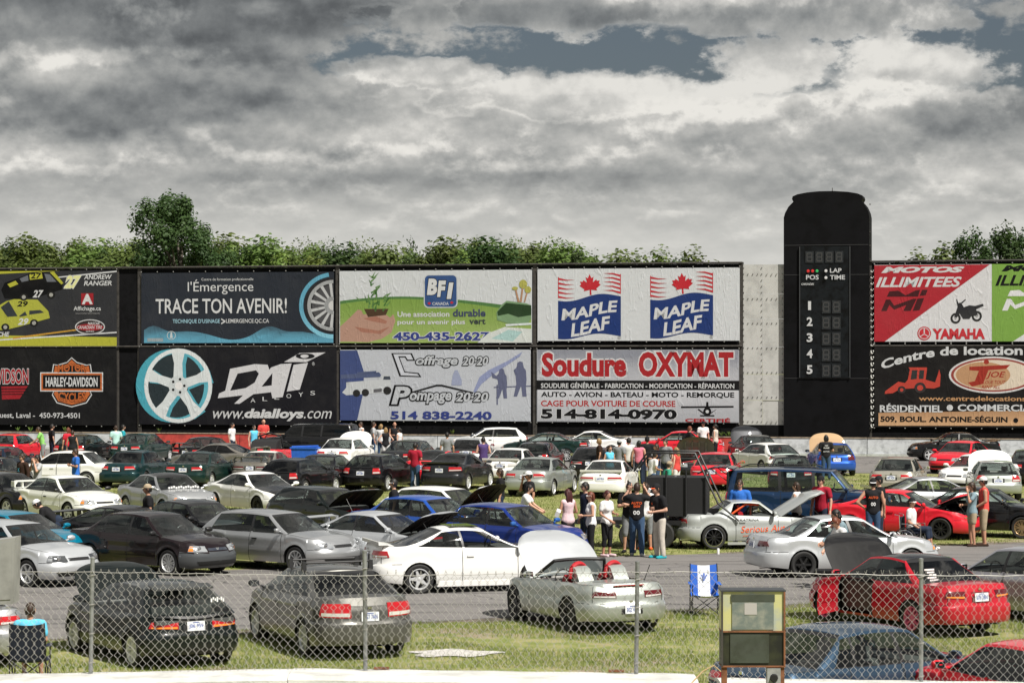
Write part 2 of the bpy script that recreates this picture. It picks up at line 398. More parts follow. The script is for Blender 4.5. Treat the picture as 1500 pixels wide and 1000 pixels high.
BASE = dict(xf=2.14, xr=-2.26, W=.85, xa=1.31, xb=-1.31, rw=.305, ra=.355, nf=2.7, af=.62, nr=3.2, ar=.42,
            zh=((1.0, .878), (1.7, .805), (2.02, .72), (2.14, .64)), hcr=.05, belt=.868,
            zd=((-2.26, .84), (-2.12, .925), (-1.5, .925)), dcr=.035,
            wb=1.02, wt=.30, rt=-.80, rb=-1.55, zr=1.375, yt=.575, pillars=((-.12, -.20, .07),), q=(-1.28, -.78),
            doors=((.86, -.16),), bow=.13, bowr=.10, sill=.215, zfb=.19, zrb=.26, tuck=.055, lean_f=.10, lean_r=.05, plate='deck', ztl=(.70, .85), tl=(.40, .95),
            zhl=(.545, .72), hl=(.36, 1.02), sh=.05, gin=.045)
SPEC = {
 'coupe': dict(BASE),
 'hatch': dict(BASE, xf=2.12, xr=-2.02, rt=-1.42, rb=-1.90, zd=((-2.02, .87), (-1.96, .905), (-1.5, .90)), q=(-1.50, -1.32), ar=.34, nr=3.4, lean_r=.10, zr=1.375, ztl=(.66, .89), tl=(.56, .98), yt=.56),
 'hatch_old': dict(BASE, xf=2.04, xr=-1.98, xa=1.28, xb=-1.29, rt=-1.25, rb=-1.93, zr=1.34, zd=((-1.98, .83), (-1.93, .87), (-1.5, .89)), q=(-1.48, -1.16), ar=.36, ztl=(.66, .80), tl=(.34, .98), yt=.57, lean_r=.06, nf=3.0),
 'sedan': dict(BASE, xr=-2.32, wb=1.08, wt=.38, rt=-.98, rb=-1.62, zr=1.40, yt=.57, pillars=((-.02, -.06, .07), (-.92, -.86, .045)), q=(-1.30, -1.00), doors=((.92, -.02), (-.045, -1.05))),
 'sedan_big': dict(BASE, xf=2.3, xr=-2.5, xa=1.38, xb=-1.36, W=.885, wb=1.10, wt=.40, rt=-1.0, rb=-1.66, zr=1.42, yt=.60, pillars=((-.02, -.06, .07), (-.95, -.88, .045)), q=(-1.34, -1.02), doors=((.94, -.02), (-.045, -1.05)),
                   zh=((1.1, .90), (1.8, .83), (2.16, .72), (2.3, .62)), zd=((-2.5, .86), (-2.36, .95), (-1.6, .945))),
 'sedan_aero': dict(BASE, xf=2.20, xr=-2.28, xa=1.36, xb=-1.34, W=.875, wb=1.42, wt=.40, rt=-.95, rb=-1.72, zr=1.435, yt=.59, belt=.93, zh=((1.3, .93), (1.8, .84), (2.08, .74), (2.20, .64)), zd=((-2.28, .90), (-2.16, 1.01), (-1.6, 1.015)),
                    pillars=((.02, -.04, .08), (-1.0, -.93, .04)), q=(-1.38, -1.05), doors=((1.0, .03), (0.005, -1.10)), ar=.5, nr=2.9, af=.7, tuck=.05, ztl=(.70, .955), tl=(.36, 1.08), rw=.315, ra=.36, sh=.06, lean_r=.02),
 'liftback': dict(BASE, xf=2.16, xr=-2.16, xa=1.28, xb=-1.27, W=.86, wt=.22, rt=-.70, rb=-1.86, zr=1.33, yt=.55, zd=((-2.16, .88), (-2.08, .935), (-1.6, .93)), q=(-1.35, -.62), pillars=((-.25, -.30, .06),), doors=((.84, -.28),),
                  ztl=(.68, .79), tl=(.30, .98), nf=2.5, af=.72, zh=((1.0, .87), (1.7, .77), (2.02, .67), (2.16, .57)), zhl=(.57, .645), hl=(.30, .95)),
 'sport': dict(BASE, xf=2.16, xr=-2.22, xa=1.29, xb=-1.28, W=.862, wb=1.14, wt=.26, rt=-.72, rb=-1.80, zr=1.39, yt=.56, belt=.92, zd=((-2.22, .93), (-2.12, 1.02), (-1.6, 1.0)), q=(-1.36, -.68), pillars=((-.30, -.36, .05),), doors=((.90, -.33),),
               ztl=(.76, .93), tl=(.42, 1.12), nf=2.5, af=.74, zh=((1.1, .92), (1.7, .83), (2.0, .72), (2.16, .60)), rw=.318, ra=.365, lean_r=.02, ar=.5, nr=2.8, sh=.06),
 'roadster': dict(BASE, xf=2.06, xr=-2.06, xa=1.20, xb=-1.20, W=.875, wb=.58, wt=.12, rt=-.70, rb=-1.22, zr=1.27, yt=.56, belt=.83, zd=((-2.06, .80), (-1.94, .895), (-1.1, .90)), zh=((.6, .84), (1.5, .78), (1.9, .66), (2.06, .55)),
                  q=(-.78, -.62), pillars=(), doors=((.50, -.62),), ztl=(.66, .80), tl=(.32, .92), nf=2.4, af=.85, ar=.5, nr=2.7, rw=.318, ra=.365, zhl=(.54, .66), hl=(.42, 1.05), bow=.10, sh=.06, hcr=.06),
 'suv': dict(BASE, xf=2.42, xr=-2.52, xa=1.42, xb=-1.50, W=.95, rw=.38, ra=.45, wb=1.10, wt=.62, rt=-2.25, rb=-2.42, zr=1.83, yt=.70, belt=1.15, zh=((1.1, 1.16), (1.9, 1.10), (2.3, 1.02), (2.42, .86)), hcr=.04, af=.40, nf=4.0, ar=.22, nr=5,
             zd=((-2.52, 1.10), (-2.48, 1.16), (-2.0, 1.17)), q=(-2.22, -2.12), pillars=((.08, .04, .09), (-.88, -.92, .09)), doors=((1.02, .08), (.05, -.86)), sill=.36, zfb=.34, zrb=.36, ztl=(.90, 1.16), tl=(.74, 1.02),
             zhl=(.80, .98), hl=(.58, 1.12), lean_f=.03, bow=.09, bowr=.06, tuck=.05),
}

class Car:
    def __init__(s, k):
        S = SPEC[k]; s.k = k; s.__dict__.update(S)
        # dense half outline, front centre -> side -> rear centre
        pts = []
        xc = s.xf - s.af; xd = s.xr + s.ar
        for i in range(121):
            ph = PI / 2 * (i / 120)
            pts.append((xc + s.af * math.cos(ph) ** (2 / s.nf), s.W * math.sin(ph) ** (2 / s.nf)))
        n = 120
        for i in range(1, n): pts.append((lerp(xc, xd, i / n), s.W))
        for i in range(121):
            ph = PI / 2 * (1 - i / 120)
            pts.append((xd - s.ar * math.cos(ph) ** (2 / s.nr), s.W * max(0.0, math.sin(ph)) ** (2 / s.nr)))
        xm = (s.xf + s.xr) / 2; hl = (s.xf - s.xr) / 2
        pts = [(x, y * (1 - .035 * ((x - xm) / hl) ** 2)) for x, y in pts]
        s.O = np.array(pts); d = np.hypot(*np.diff(s.O, axis=0).T); s.A = np.concatenate([[0], np.cumsum(d)])
        s.L = s.A[-1]; s.Wi = s.W - s.sh
    def P2(s, a):
        x = np.interp(a, s.A, s.O[:, 0]); y = np.interp(a, s.A, s.O[:, 1]); e = .02
        x0 = np.interp(a - e, s.A, s.O[:, 0]); y0 = np.interp(a - e, s.A, s.O[:, 1]); x1 = np.interp(a + e, s.A, s.O[:, 0]); y1 = np.interp(a + e, s.A, s.O[:, 1])
        if a < e: nx, ny = 1.0, 0.0
        elif a > s.L - e: nx, ny = -1.0, 0.0
        else:
            tx, ty = x1 - x0, y1 - y0; l = math.hypot(tx, ty); nx, ny = ty / l, -tx / l
        return x, y, nx, ny
    def ax(s, x):
        return float(np.interp(-x, -s.O[:, 0], s.A))
    def ayf(s, y):      # arc where the front face reaches half width y
        i = int(np.argmax(s.O[:, 1] >= y)); return float(s.A[i])
    def ayr(s, y):
        o = s.O[::-1]; i = int(np.argmax(o[:, 1] >= y)); return float(s.A[::-1][i])
    def zs(s, x):
        if x >= s.zh[0][0]: return pw(s.zh, x)
        if x <= s.zd[-1][0]: return pw(s.zd, x)
        t = (x - s.zd[-1][0]) / (s.zh[0][0] - s.zd[-1][0])
        a = s.zd[-1][1]; b = s.zh[0][1]
        return lerp(a, b, t)
    def crown(s, x):
        if x > 0: return s.hcr * sst(s.xf + .05, s.xf - .5, x)
        return s.dcr * sst(s.xr - .05, s.xr + .3, x)
    def ztop(s, x, y):
        return s.zs(x) + s.crown(x) * max(0, 1 - (y / s.Wi) ** 2)
    def zbot(s, x, ny=1):
        z = s.sill
        z = lerp(z, s.zfb, sst(s.xa + .3, s.xf - .2, x)); z = lerp(z, s.zrb, sst(s.xb - .3, s.xr + .2, x))
        for xw in (s.xa, s.xb):
            dx = abs(x - xw)
            if dx < s.ra: z = max(z, s.rw + math.sqrt(s.ra ** 2 - dx ** 2) * .98)
        return z
    def surf(s, a, z=None, t=None, off=0.0, side=1):
        x, y, nx, ny = s.P2(a)
        zb = s.zbot(x); zt = s.ztop(x, y)
        if z is None: z = lerp(zb, zt, t)
        else: t = (z - zb) / (zt - zb)
        d = -s.tuck * max(0, (.42 - z) / .22) ** 2
        d -= s.sh * sst(.78, 1.0, t) ** 1.3 * abs(ny)
        d -= .012 * sst(.62, .70, z / s.belt) * abs(ny)
        wf = max(0, nx); wr = max(0, -nx); k = s.belt / .885
        d += wf * (.045 * sst(.56 * k, .50 * k, z) * sst(.12, .3, z) - s.lean_f * max(0, z - .5 * k) * 2 - .05 * sst(.85, 1, t))
        d += wr * (.05 * sst(.62 * k, .57 * k, z) * sst(.15, .32, z) - s.lean_r * max(0, z - .6 * k) * 2 - .03 * sst(.85, 1, t))
        for xw in (s.xa, s.xb):
            r = math.hypot(x - xw, z - s.rw)
            d += .016 * math.exp(-((r - s.ra) / .05) ** 2) * abs(ny)
        d += off
        return Vector((x + nx * d, (y + ny * d) * side, z))
    def drape(s, mb, corners, n=7, m=3, off=.006, side=1, mi=0, skirt=.02):
        """corners (a,z) x4: lower inner, lower outer, upper outer, upper inner"""
        (a0, z0), (a1, z1), (a2, z2), (a3, z3) = corners
        rows = []
        for j in range(-1, m + 2):
            v = min(1, max(0, j / m)); o = off if 0 <= j <= m else off - skirt
            row = []
            for i in range(-1, n + 2):
                u = min(1, max(0, i / n)); oo = o if 0 <= i <= n else off - skirt
                a = lerp(lerp(a0, a1, u), lerp(a3, a2, u), v); z = lerp(lerp(z0, z1, u), lerp(z3, z2, u), v)
                row.append(s.surf(a, z=z, off=oo, side=side))
            rows.append(row)
        mb.quad_grid(rows, mi, flip=(side < 0))

NOB = []          # parts: (name, mesh, parent index or None, loc, rot, mat keys, flag)
def build_kit(k):
    c = Car(k); parts = []
    def add(name, mb, keys, parent=None, loc=(0, 0, 0), rot=(0, 0, 0), flag=None, smooth=40, **kw):
        me = mb if isinstance(mb, bpy.types.Mesh) else mb.mesh(name, smooth=smooth, nmat=len(keys), **kw)
        parts.append(dict(name=name, me=me, keys=keys, parent=parent, loc=loc, rot=rot, flag=flag)); return len(parts) - 1
    # ---- nodes round half the outline
    front = [c.ayf(f * c.W) for f in (.12, .24, .36, .48, .58, .68, .77)]
    rear = [c.ayr(f * c.W) for f in (.82, .72, .62, .50, .38, .26, .13)]
    xs = set()
    for xw in (c.xa, c.xb):
        for i in range(0, 13): xs.add(round(xw + c.ra * math.cos(PI * i / 12), 4))
        xs.add(round(xw + c.ra + .004, 4)); xs.add(round(xw - c.ra - .004, 4))
    seams = []
    for (d0, d1) in c.doors:
        for d in (d0, d1): xs.add(d); xs.add(round(d - .014, 4)); seams.append(d)
    xs |= {c.wb, c.rb, round((c.xa + c.ra + c.xf - .2) / 2 + .05, 3)}
    xm = 0.0
    a_f = front[-1]; a_r = rear[0]
    arcs = [0.0] + front
    mid = sorted(c.ax(x) for x in xs)
    for a in mid:
        if a > a_f + .03 and a < a_r - .03 and (a - arcs[-1] > .0035): arcs.append(a)
    big = [arcs[0]]
    for a in arcs[1:]:
        while a - big[-1] > .2: big.append(big[-1] + (a - big[-1]) / math.ceil((a - big[-1]) / .17))
        if a - big[-1] > .003: big.append(a)
    while a_r - big[-1] > .17: big.append(big[-1] + (a_r - big[-1]) / math.ceil((a_r - big[-1]) / .14))
    arcs = big + rear + [c.L]
    T = [0, .07, .18, .30, .40, .47, .53, .62, .72, .82, .89, .95, 1.0]
    nodes = [c.P2(a) for a in arcs]
    iwb = min(range(len(arcs)), key=lambda i: abs(nodes[i][0] - c.wb) + (0 if nodes[i][1] > c.W * .8 else 9))
    irb = min(range(len(arcs)), key=lambda i: abs(nodes[i][0] - c.rb) + (0 if nodes[i][1] > c.W * .6 else 9))
    ifc = arcs.index(min(arcs, key=lambda a: abs(a - a_f))); irc = arcs.index(min(arcs, key=lambda a: abs(a - a_r)))
    if irb > irc: irb = irc - 1
    zone = []
    for i in range(len(arcs) - 1):
        x = (nodes[i][0] + nodes[i + 1][0]) / 2; w = abs(nodes[i][0] - nodes[i + 1][0]); z = 'body'
        for di, (d0, d1) in enumerate(c.doors):
            if d1 < x < d0 - .010: z = 'door%d' % di
        for d in seams:
            if d - .014 <= x <= d and w < .02: z = 'seam'
        if x > c.xa + c.ra: z = 'fb'
        if x < c.xb - c.ra: z = 'rb'
        zone.append(z)
    body = MB(); fb = MB(); rb_ = MB(); doors = {}
    for side in (1, -1):
        G = [[c.surf(a, t=t, side=side) for t in T] for a in arcs]
        for i in range(len(arcs) - 1):
            for j in range(len(T) - 1):
                q = [G[i][j], G[i + 1][j], G[i + 1][j + 1], G[i][j + 1]]
                zmid = sum(p.z for p in q) / 4; z = zone[i]
                if z.startswith('door') and not (j == 0 and False):
                    if T[j] >= .07: doors.setdefault((z, side), MB()).face(q)
                    else: body.face(q)
                elif z == 'seam': body.face(q, 1)
                elif z == 'fb' and zmid < .56 * c.belt / .885: fb.face(q)
                elif z == 'rb' and zmid < .60 * c.belt / .885: rb_.face(q)
                else: body.face(q)
        # inner lip, floor edge and wheel wells
        for i in range(len(arcs) - 1):
            a, b = G[i][0], G[i + 1][0]
            ia = Vector((nodes[i][0] * .97, max(0, nodes[i][1] - .26) * side, a.z + .0)); ib = Vector((nodes[i + 1][0] * .97, max(0, nodes[i + 1][1] - .26) * side, b.z))
            body.face([a, b, ib, ia], 2)
    # deck strip each side of the cabin: ring top edge inward to the glasshouse foot
    # ---- glasshouse
    yb0 = c.Wi - .012
    xmg = (c.wb + c.rb) / 2; hg = (c.wb - c.rb) / 2
    def gy(x, t):
        return (lerp(yb0, c.yt, t ** 1.12) + .015 * math.sin(PI * t)) * (1 - .055 * ((x - xmg) / hg) ** 2)
    xmr = (c.wt + c.rt) / 2 - .05
    def zroof(x): return c.zr - .045 - .05 * ((x - xmr) / max(.5, (c.wt - c.rt) / 2)) ** 2
    TG = [0, .045, .25, .45, .65, .82, .915, 1.0]
    nfw = 6
    def ring(t):
        xf_ = lerp(c.wb + .07, c.wt + .03, t) - .02 * math.sin(PI * t) * -1; xr_ = lerp(c.rb - .05, c.rt - .02, t) - .035 * math.sin(PI * t)
        pts = []; tags = []
        bw = c.bow * lerp(1, .55, t); br = c.bowr * lerp(1, .5, t)
        xA = xf_ - bw - .05; xC = xr_ + br + .05
        for i in range(nfw):
            f = i / (nfw - 1) * .94
            pts.append((xf_ - bw * f ** 2, f)); tags.append('ws')
        tags[-1] = 'ap'
        A2 = xA - .045
        P_ = [(lerp(p[0], p[1], t) + p[2] / 2, lerp(p[0], p[1], t) - p[2] / 2) for p in c.pillars]
        Q = lerp(c.q[0], c.q[1], t)
        side_nodes = [(xA, 'ap2')]; cur = A2
        for pi, (p0, p1) in enumerate(P_):
            p0 = min(p0, A2 - .02 - .01 * pi)
            for kx in range(3): side_nodes.append((lerp(cur, p0, kx / 3), 'w%d' % pi))
            side_nodes.append((p0, 'pl')); cur = min(p1, p0 - .01)
        Q = min(Q, cur - .03)
        for kx in range(3): side_nodes.append((lerp(cur, Q, kx / 3), 'w%d' % len(P_)))
        side_nodes.append((Q, 'cp')); xC = min(xC, Q - .02)
        side_nodes.append((lerp(Q, xC, .5), 'cp')); side_nodes.append((xC, 'cr'))
        for x, tg in side_nodes: pts.append((x, 1.0)); tags.append(tg)
        nr0 = len(pts)
        for i in range(nfw):
            f = (1 - i / (nfw - 1)) * .93
            pts.append((xr_ + br * f ** 2, f)); tags.append('rw')
        out = []
        for (x, f) in pts:
            y = gy(x, t) * f
            zb = c.ztop(min(x, c.wb + .05), y if (x > c.wb - .1 or x < c.rb + .1) else y) - .006
            out.append(Vector((x, y, lerp(zb, zroof(x), t) + (1 - f * f) * .03 * t)))
        return out, tags
    rings = [ring(t) for t in TG]; tags = rings[0][1]; npt = len(tags)
    glasses = {}; green = MB(); trim = MB()
    for side in (1, -1):
        for j in range(len(TG) - 1):
            for i in range(npt - 1):
                q = [rings[j][0][i], rings[j][0][i + 1], rings[j + 1][0][i + 1], rings[j + 1][0][i]]
                q = [Vector((p.x, p.y * side, p.z)) for p in q]
                tg = tags[i]; inw = 1 <= j <= len(TG) - 3
                if tg in ('ws', 'rw') and inw and not (tg == 'rw' and i == npt - nfw - 0 and False):
                    glasses.setdefault((tg, 0), MB()).face(q)
                elif tg[0] == 'w' and inw and tg != 'ws': glasses.setdefault((tg, side), MB()).face(q)
                else: green.face(q, 1 if (j == 0 and tg[0] == 'w') or (tg == 'pl' and inw) or (tg in ('ws', 'rw')) else 0)
    # roof
    top = rings[-1][0]
    iA = nfw; iC = npt - nfw - 1
    sn = top[iA:iC + 1]; roof = MB()
    fr = [top[i] for i in range(nfw)]; rr = [top[npt - 1 - i] for i in range(nfw)]
    rows = []
    for side in (1, -1):
        rows = []
        for jn, sp in enumerate(sn):
            g = (sn[0].x - sp.x) / (sn[0].x - sn[-1].x); row = []
            for i in range(nfw + 1):
                if i == nfw: row.append(Vector((sp.x, sp.y * side, sp.z))); continue
                x = lerp(fr[i].x, rr[i].x, g); f = i / (nfw - 1) * .93
                z = lerp(fr[i].z, rr[i].z, g)
                zz = zroof(x) + (1 - f * f) * .045 * (1 if 0 < g < 1 else .67)
                row.append(Vector((x, sp.y * (f if f < 1 else 1) * side, zz if 0 < g < 1 else z)))
            rows.append(row)
        for r_, src in ((rows[0], fr), (rows[-1], rr)):
            for i in range(nfw): r_[i] = Vector((src[i].x, src[i].y * side, src[i].z))
        roof.quad_grid(rows, 0, flip=side < 0)
    # hood and rear deck
    def deck(i_c, i_e, xe, edge_front):
        mb = MB(); und = []
        for side in (1, -1):
            rng = list(range(i_c, i_e + 1)) if edge_front else list(range(i_c, i_e - 1, -1))
            fc = list(range(0, i_c + 1)) if edge_front else list(range(len(arcs) - 1, i_c - 1, -1))
            R_ = []
            cpt = c.surf(arcs[i_c], t=1)
            rows = []
            for j in rng:
                sp = c.surf(arcs[j], t=1); row = []
                for i in fc:
                    fp = c.surf(arcs[i], t=1)
                    kx = (sp.x - xe) / (cpt.x - xe); x = xe + (fp.x - xe) * kx
                    if j == rng[-1]: x = sp.x + (0.0)
                    y = sp.y * fp.y / cpt.y
                    z = c.ztop(x, min(y, c.Wi)) if j != i_c else fp.z
                    if i == i_c: z = sp.z; x = sp.x; y = sp.y
                    row.append(Vector((x, y * side, z)))
                rows.append(row)
            mb.quad_grid(rows, 0, flip=side < 0)
        return mb
    hood = deck(ifc, iwb, nodes[iwb][0], True)
    if k == 'suv' or k.startswith('hatch') or True: rdeck = deck(irc, irb, nodes[irb][0], False)
    # side shoulder strips beside the cabin
    for side in (1, -1):
        rows = []
        for i in range(iwb, irb + 1):
            p = c.surf(arcs[i], t=1, side=side)
            y2 = gy(p.x, 0) if c.rb < p.x < c.wb else abs(p.y) - .04
            y2 = min(y2, abs(p.y) - .004)
            rows.append([p, Vector((p.x, y2 * side, p.z + .0))])
        body.quad_grid(rows, 0)
    add('body', body, ['paint', 'seam', 'under'])
    add('glasshouse_frame', green, ['pillar', 'black'], flag='top')
    add('front_bumper', fb, ['fbump']); add('rear_bumper', rb_, ['paint'])
    add('roof', roof, ['roof'], flag='top')
    hx, hz = nodes[iwb][0], c.zs(nodes[iwb][0])
    # thin shell with a dark ribbed underside
    hm = MB(); hm.v = list(hood.v); hm.f = list(hood.f); hm.m = [0] * len(hood.f)
    b = len(hm.v); hm.v += [(x, y * .985, z - .022) for x, y, z in hood.v]; hm.f += [tuple(b + i for i in f)[::-1] for f in hood.f]; hm.m += [1] * len(hood.f)
    hl_ = c.xf - hx
    for yy in (-.42, -.14, .14, .42):
        for q in range(5):
            q0 = hx + .1 + (hl_ - .45) * q / 5; q1 = hx + .1 + (hl_ - .45) * (q + 1) / 5; zq = min(c.ztop(q0, .5), c.ztop(q1, .5))
            hm.box(q0, q1, yy - .025, yy + .025, zq - .075, zq - .045, 1)
    ihood = add('hood', hm, ['hood', 'hood_under'], flag='hood')
    ideck = add('boot_lid' if not k.startswith('hatch') else 'rear_sill', rdeck, ['paint'])
    for side in (1, -1):
        m = MB()
        m.tube([c.surf(a, t=1, side=side, off=-.004) + Vector((0, 0, .001)) for a in arcs[ifc:iwb + 1]], .0045, 4)
        add('panel_gap', m, ['seam'], flag='shut')
        m = MB(); m.tube([c.surf(a, t=1, side=side, off=-.004) + Vector((0, 0, .001)) for a in arcs[irb:irc + 1]], .0045, 4); add('panel_gap', m, ['seam'])
        kz = c.belt / .885; m = MB(); af1 = c.ax(c.xa + c.ra + .01)
        c.drape(m, [(0, .556 * kz), (af1, .556 * kz), (af1, .566 * kz), (0, .566 * kz)], 14, 1, .003, side); add('panel_gap', m, ['seam'])
        m = MB(); ar1 = c.ax(c.xb - c.ra - .01); c.drape(m, [(c.L, .606 * kz), (ar1, .606 * kz), (ar1, .617 * kz), (c.L, .617 * kz)], 14, 1, .003, side); add('panel_gap', m, ['seam'])
        m = MB(); ae = c.ayr(c.W * (.80 if not k.startswith('hatch') else .86)); c.drape(m, [(ae, .62 * kz), (ae - .010, .62 * kz), (ae - .010, c.zs(c.xr + .1) - .005), (ae, c.zs(c.xr + .1) - .005)], 1, 5, .003, side); add('panel_gap', m, ['seam'])
    # doors with handles and windows
    for (z, side), mb in doors.items():
        di = int(z[4:]); d0, d1 = c.doors[di]
        idd = add('door', mb, ['paint'], flag=('door', di, side))
        h = MB(); aa = c.ax(d1 + .17); zh_ = c.belt * .86
        c.drape(h, [(aa - .075, zh_ - .016), (aa + .075, zh_ - .016), (aa + .075, zh_ + .016), (aa - .075, zh_ + .016)], 3, 1, .022, side)
        add('handle', h, ['handle'], parent=idd)
        if c.k in ('coupe', 'hatch', 'sedan', 'sedan_big'):
            tr_ = MB(); c.drape(tr_, [(c.ax(d0 - .03), .47), (c.ax(d1 + .01), .47), (c.ax(d1 + .01), .505), (c.ax(d0 - .03), .505)], 6, 1, .010, side)
            add('side_moulding', tr_, ['paint'], parent=idd)
    for (tg, side), mb in glasses.items():
        nm = {'ws': 'windscreen', 'rw': 'rear_window'}.get(tg, 'side_window')
        fl = 'top' if nm != 'windscreen' else None
        if c.k == 'roadster' and nm == 'windscreen': fl = None
        add(nm, mb, ['glass_side' if nm == 'side_window' else ('glass_rear' if nm == 'rear_window' else 'glass')], flag=('win', tg, side) if nm == 'side_window' else fl)
    if k == 'roadster':    # windscreen frame on its own for the open car
        wf_ = MB(); pts = []
        for side in (-1, 1):
            r_ = [Vector((rg[0][nfw - 1].x, rg[0][nfw - 1].y * side, rg[0][nfw - 1].z)) for rg in rings]
            if side > 0: r_ = r_[::-1]
            if side < 0: pts += r_ + [Vector((p.x, -p.y, p.z)) for p in rings[-1][0][:nfw][::-1]]
            else: pts += [p for p in rings[-1][0][1:nfw]] + r_[1:]
        wf_.tube(pts, .032, 8)
        add('windscreen_frame', wf_, ['black'], flag='open')
    # lamps, grille, plates
    for side in (1, -1):
        m = MB(); a0, a1 = c.hl; a0 = c.ayf(a0 * .95); a1 = a0 + (a1 - c.hl[0]) * .75
        z0, z1 = c.zhl
        c.drape(m, [(a0, z0 + .02), (a1, z0 + .03), (a1 - .04, z1 - .01), (a0 + .03, z1 - .025)], 8, 3, .008, side)
        ih = add('headlight', m, ['headlight'])
        m = MB(); c.drape(m, [(a1 - .13, z0 + .04), (a1 - .01, z0 + .045), (a1 - .05, z1 - .02), (a1 - .13, z1 - .03)], 3, 2, .011, side)
        add('indicator_lens', m, ['indicator'], parent=ih)
        m = MB(); pz = (z0 + z1) / 2 + .01; pa = a0 + (a1 - a0) * .42
        rr_ = (z1 - z0) * .33; cen = c.surf(pa, z=pz, off=.010, side=side)
        m.lathe([(0, .012), (rr_ * .8, .010), (rr_, 0)], 12, 0, 'X', cen)
        add('reflector_bowl', m, ['chrome'], parent=ih)
        m = MB(); t0, t1 = c.tl; b0 = c.ayr(t0 * c.W * 1.0); b1 = b0 - (t1 - t0) * .78
        z0, z1 = c.ztl
        c.drape(m, [(b0, z0 + .01), (b1, z0 + .03), (b1 + .05, z1 - .01), (b0, z1 - .01)], 8, 3, .009, side)
        it = add('taillight', m, ['taillight'])
        m = MB(); zz = z0 + (z1 - z0) * .12
        c.drape(m, [(b0 - .02, zz), (b1 + .05, zz + .015), (b1 + .05, zz + (z1 - z0) * .26), (b0 - .02, zz + (z1 - z0) * .24)], 6, 1, .012, side)
        add('reverse_lens', m, ['taillens'], parent=it)
    m = MB(); kk = c.belt / .885; af_ = c.ayf(c.hl[0] * .9)
    for s_ in (1, -1): c.drape(m, [(0, .60 * kk), (af_ - .03, .60 * kk), (af_ - .03, .655 * kk), (0, .66 * kk)], 5, 1, .006, s_)
    add('grille', m, ['grille'])
    m = MB()
    for s_ in (1, -1): c.drape(m, [(0, .26 * kk), (c.ayf(.55), .26 * kk), (c.ayf(.60), .36 * kk), (0, .37 * kk)], 10, 4, .010, s_)
    add('lower_intake', m, ['under'])
    zp = c.ztl[0] + .02 if k not in ('hatch_old',) else .70
    if k == 'roadster': zp = .46
    m = MB(); x_ = c.surf(c.L - .02, z=zp, off=.012).x
    for s_ in (1, -1): c.drape(m, [(c.L, zp - .075), (c.L - .21, zp - .075), (c.L - .21, zp + .10), (c.L, zp + .10)], 2, 2, .004, s_)
    ip0 = add('plate_recess', m, ['recess'])
    m = MB(); nrm = c.lean_r * 2
    m.box(-.006, .006, -.152, .152, -.076, .076)
    ip = add('license_plate', m, ['plate'], loc=(x_ - .006, 0, zp + .01), rot=(0, math.atan(nrm), 0), smooth=0)
    parts.append(dict(name='plate_characters', me='PLATE', keys=['platetext'], parent=ip, loc=(0, 0, 0), rot=(0, 0, 0), flag=None))
    m = MB(); ex = c.surf(c.L, z=zp + .12, off=.0).x
    m.box(ex - .012, ex + .01, -.03, .03, zp + .13, zp + .17)
    add('badge', m, ['chrome'])
    # mirrors
    for side in (1, -1):
        m = MB(); mx = c.wb - .20 if k != 'suv' else c.wb - .1; my = gy(mx, .08); mz = c.zs(mx) + .085
        rows = []
        for i in range(7):
            ph = PI * i / 6; rr_ = max(.001, math.sin(ph)) ** .6
            rows.append([(mx + .055 * rr_ * math.cos(a) + .02 * (i / 6), (my + .06 + .10 * (1 - math.cos(ph))) * side, mz + .062 * rr_ * math.sin(a)) for a in [2 * PI * q / 12 for q in range(12)]])
        m.quad_grid(rows, 0, close=True, flip=side < 0)
        m.tube([(mx + .02, (my - .02) * side, mz - .06), (mx + .01, (my + .10) * side, mz - .03)], .022, 6)
        im = add('door_mirror', m, ['mirror'])
        m = MB(); m.face([(mx - .045, (my + .085) * side, mz - .045), (mx - .040, (my + .235) * side, mz - .045), (mx - .040, (my + .235) * side, mz + .045), (mx - .045, (my + .085) * side, mz + .045)])
        add('mirror_glass', m, ['mirglass'], parent=im)
    # interior
    fl = c.sill + .12; x1 = c.wb - .15
    m = MB(); m.box(c.rb + .15, x1, -c.Wi + .14, c.Wi - .14, fl - .04, fl)
    m.box(x1 - .32, x1 + .10, -c.Wi + .12, c.Wi - .12, fl, c.belt - .10)
    m.prism([(x1 - .34, c.belt - .12), (x1 + .16, c.belt - .12), (x1 + .16, c.belt - .03), (x1 - .10, c.belt + .02), (x1 - .32, c.belt - .02)], -c.Wi + .13, c.Wi - .13, 'Y')
    for s_ in (1, -1): m.box(c.rb + .1, x1, s_ * (c.Wi - .10) - .02, s_ * (c.Wi - .10) + .02, fl, c.belt - .03)
    if k not in ('suv',): m.box(c.rb - .02, c.rb + .45 if k != 'roadster' else c.rb + .25, -c.Wi + .12, c.Wi - .12, c.belt - .12, c.belt - .06)
    icab = add('cabin', m, ['dash'])
    m = MB(); sx = x1 - .50; sy = .36
    cxs, czs = sx + .08, c.belt + .02
    pts = [(cxs + .04 * math.cos(a), sy + .18 * math.sin(a) * 1.0, czs + .18 * math.cos(a)) for a in [2 * PI * i / 16 for i in range(17)]]
    m.tube(pts, .014, 5, cap=False); m.tube([(cxs + .25, sy, czs - .12), (cxs, sy, czs)], .02, 6); m.tube([(cxs, sy - .17, czs), (cxs, sy + .17, czs)], .012, 5)
    add('steering_wheel', m, ['black'], parent=icab)
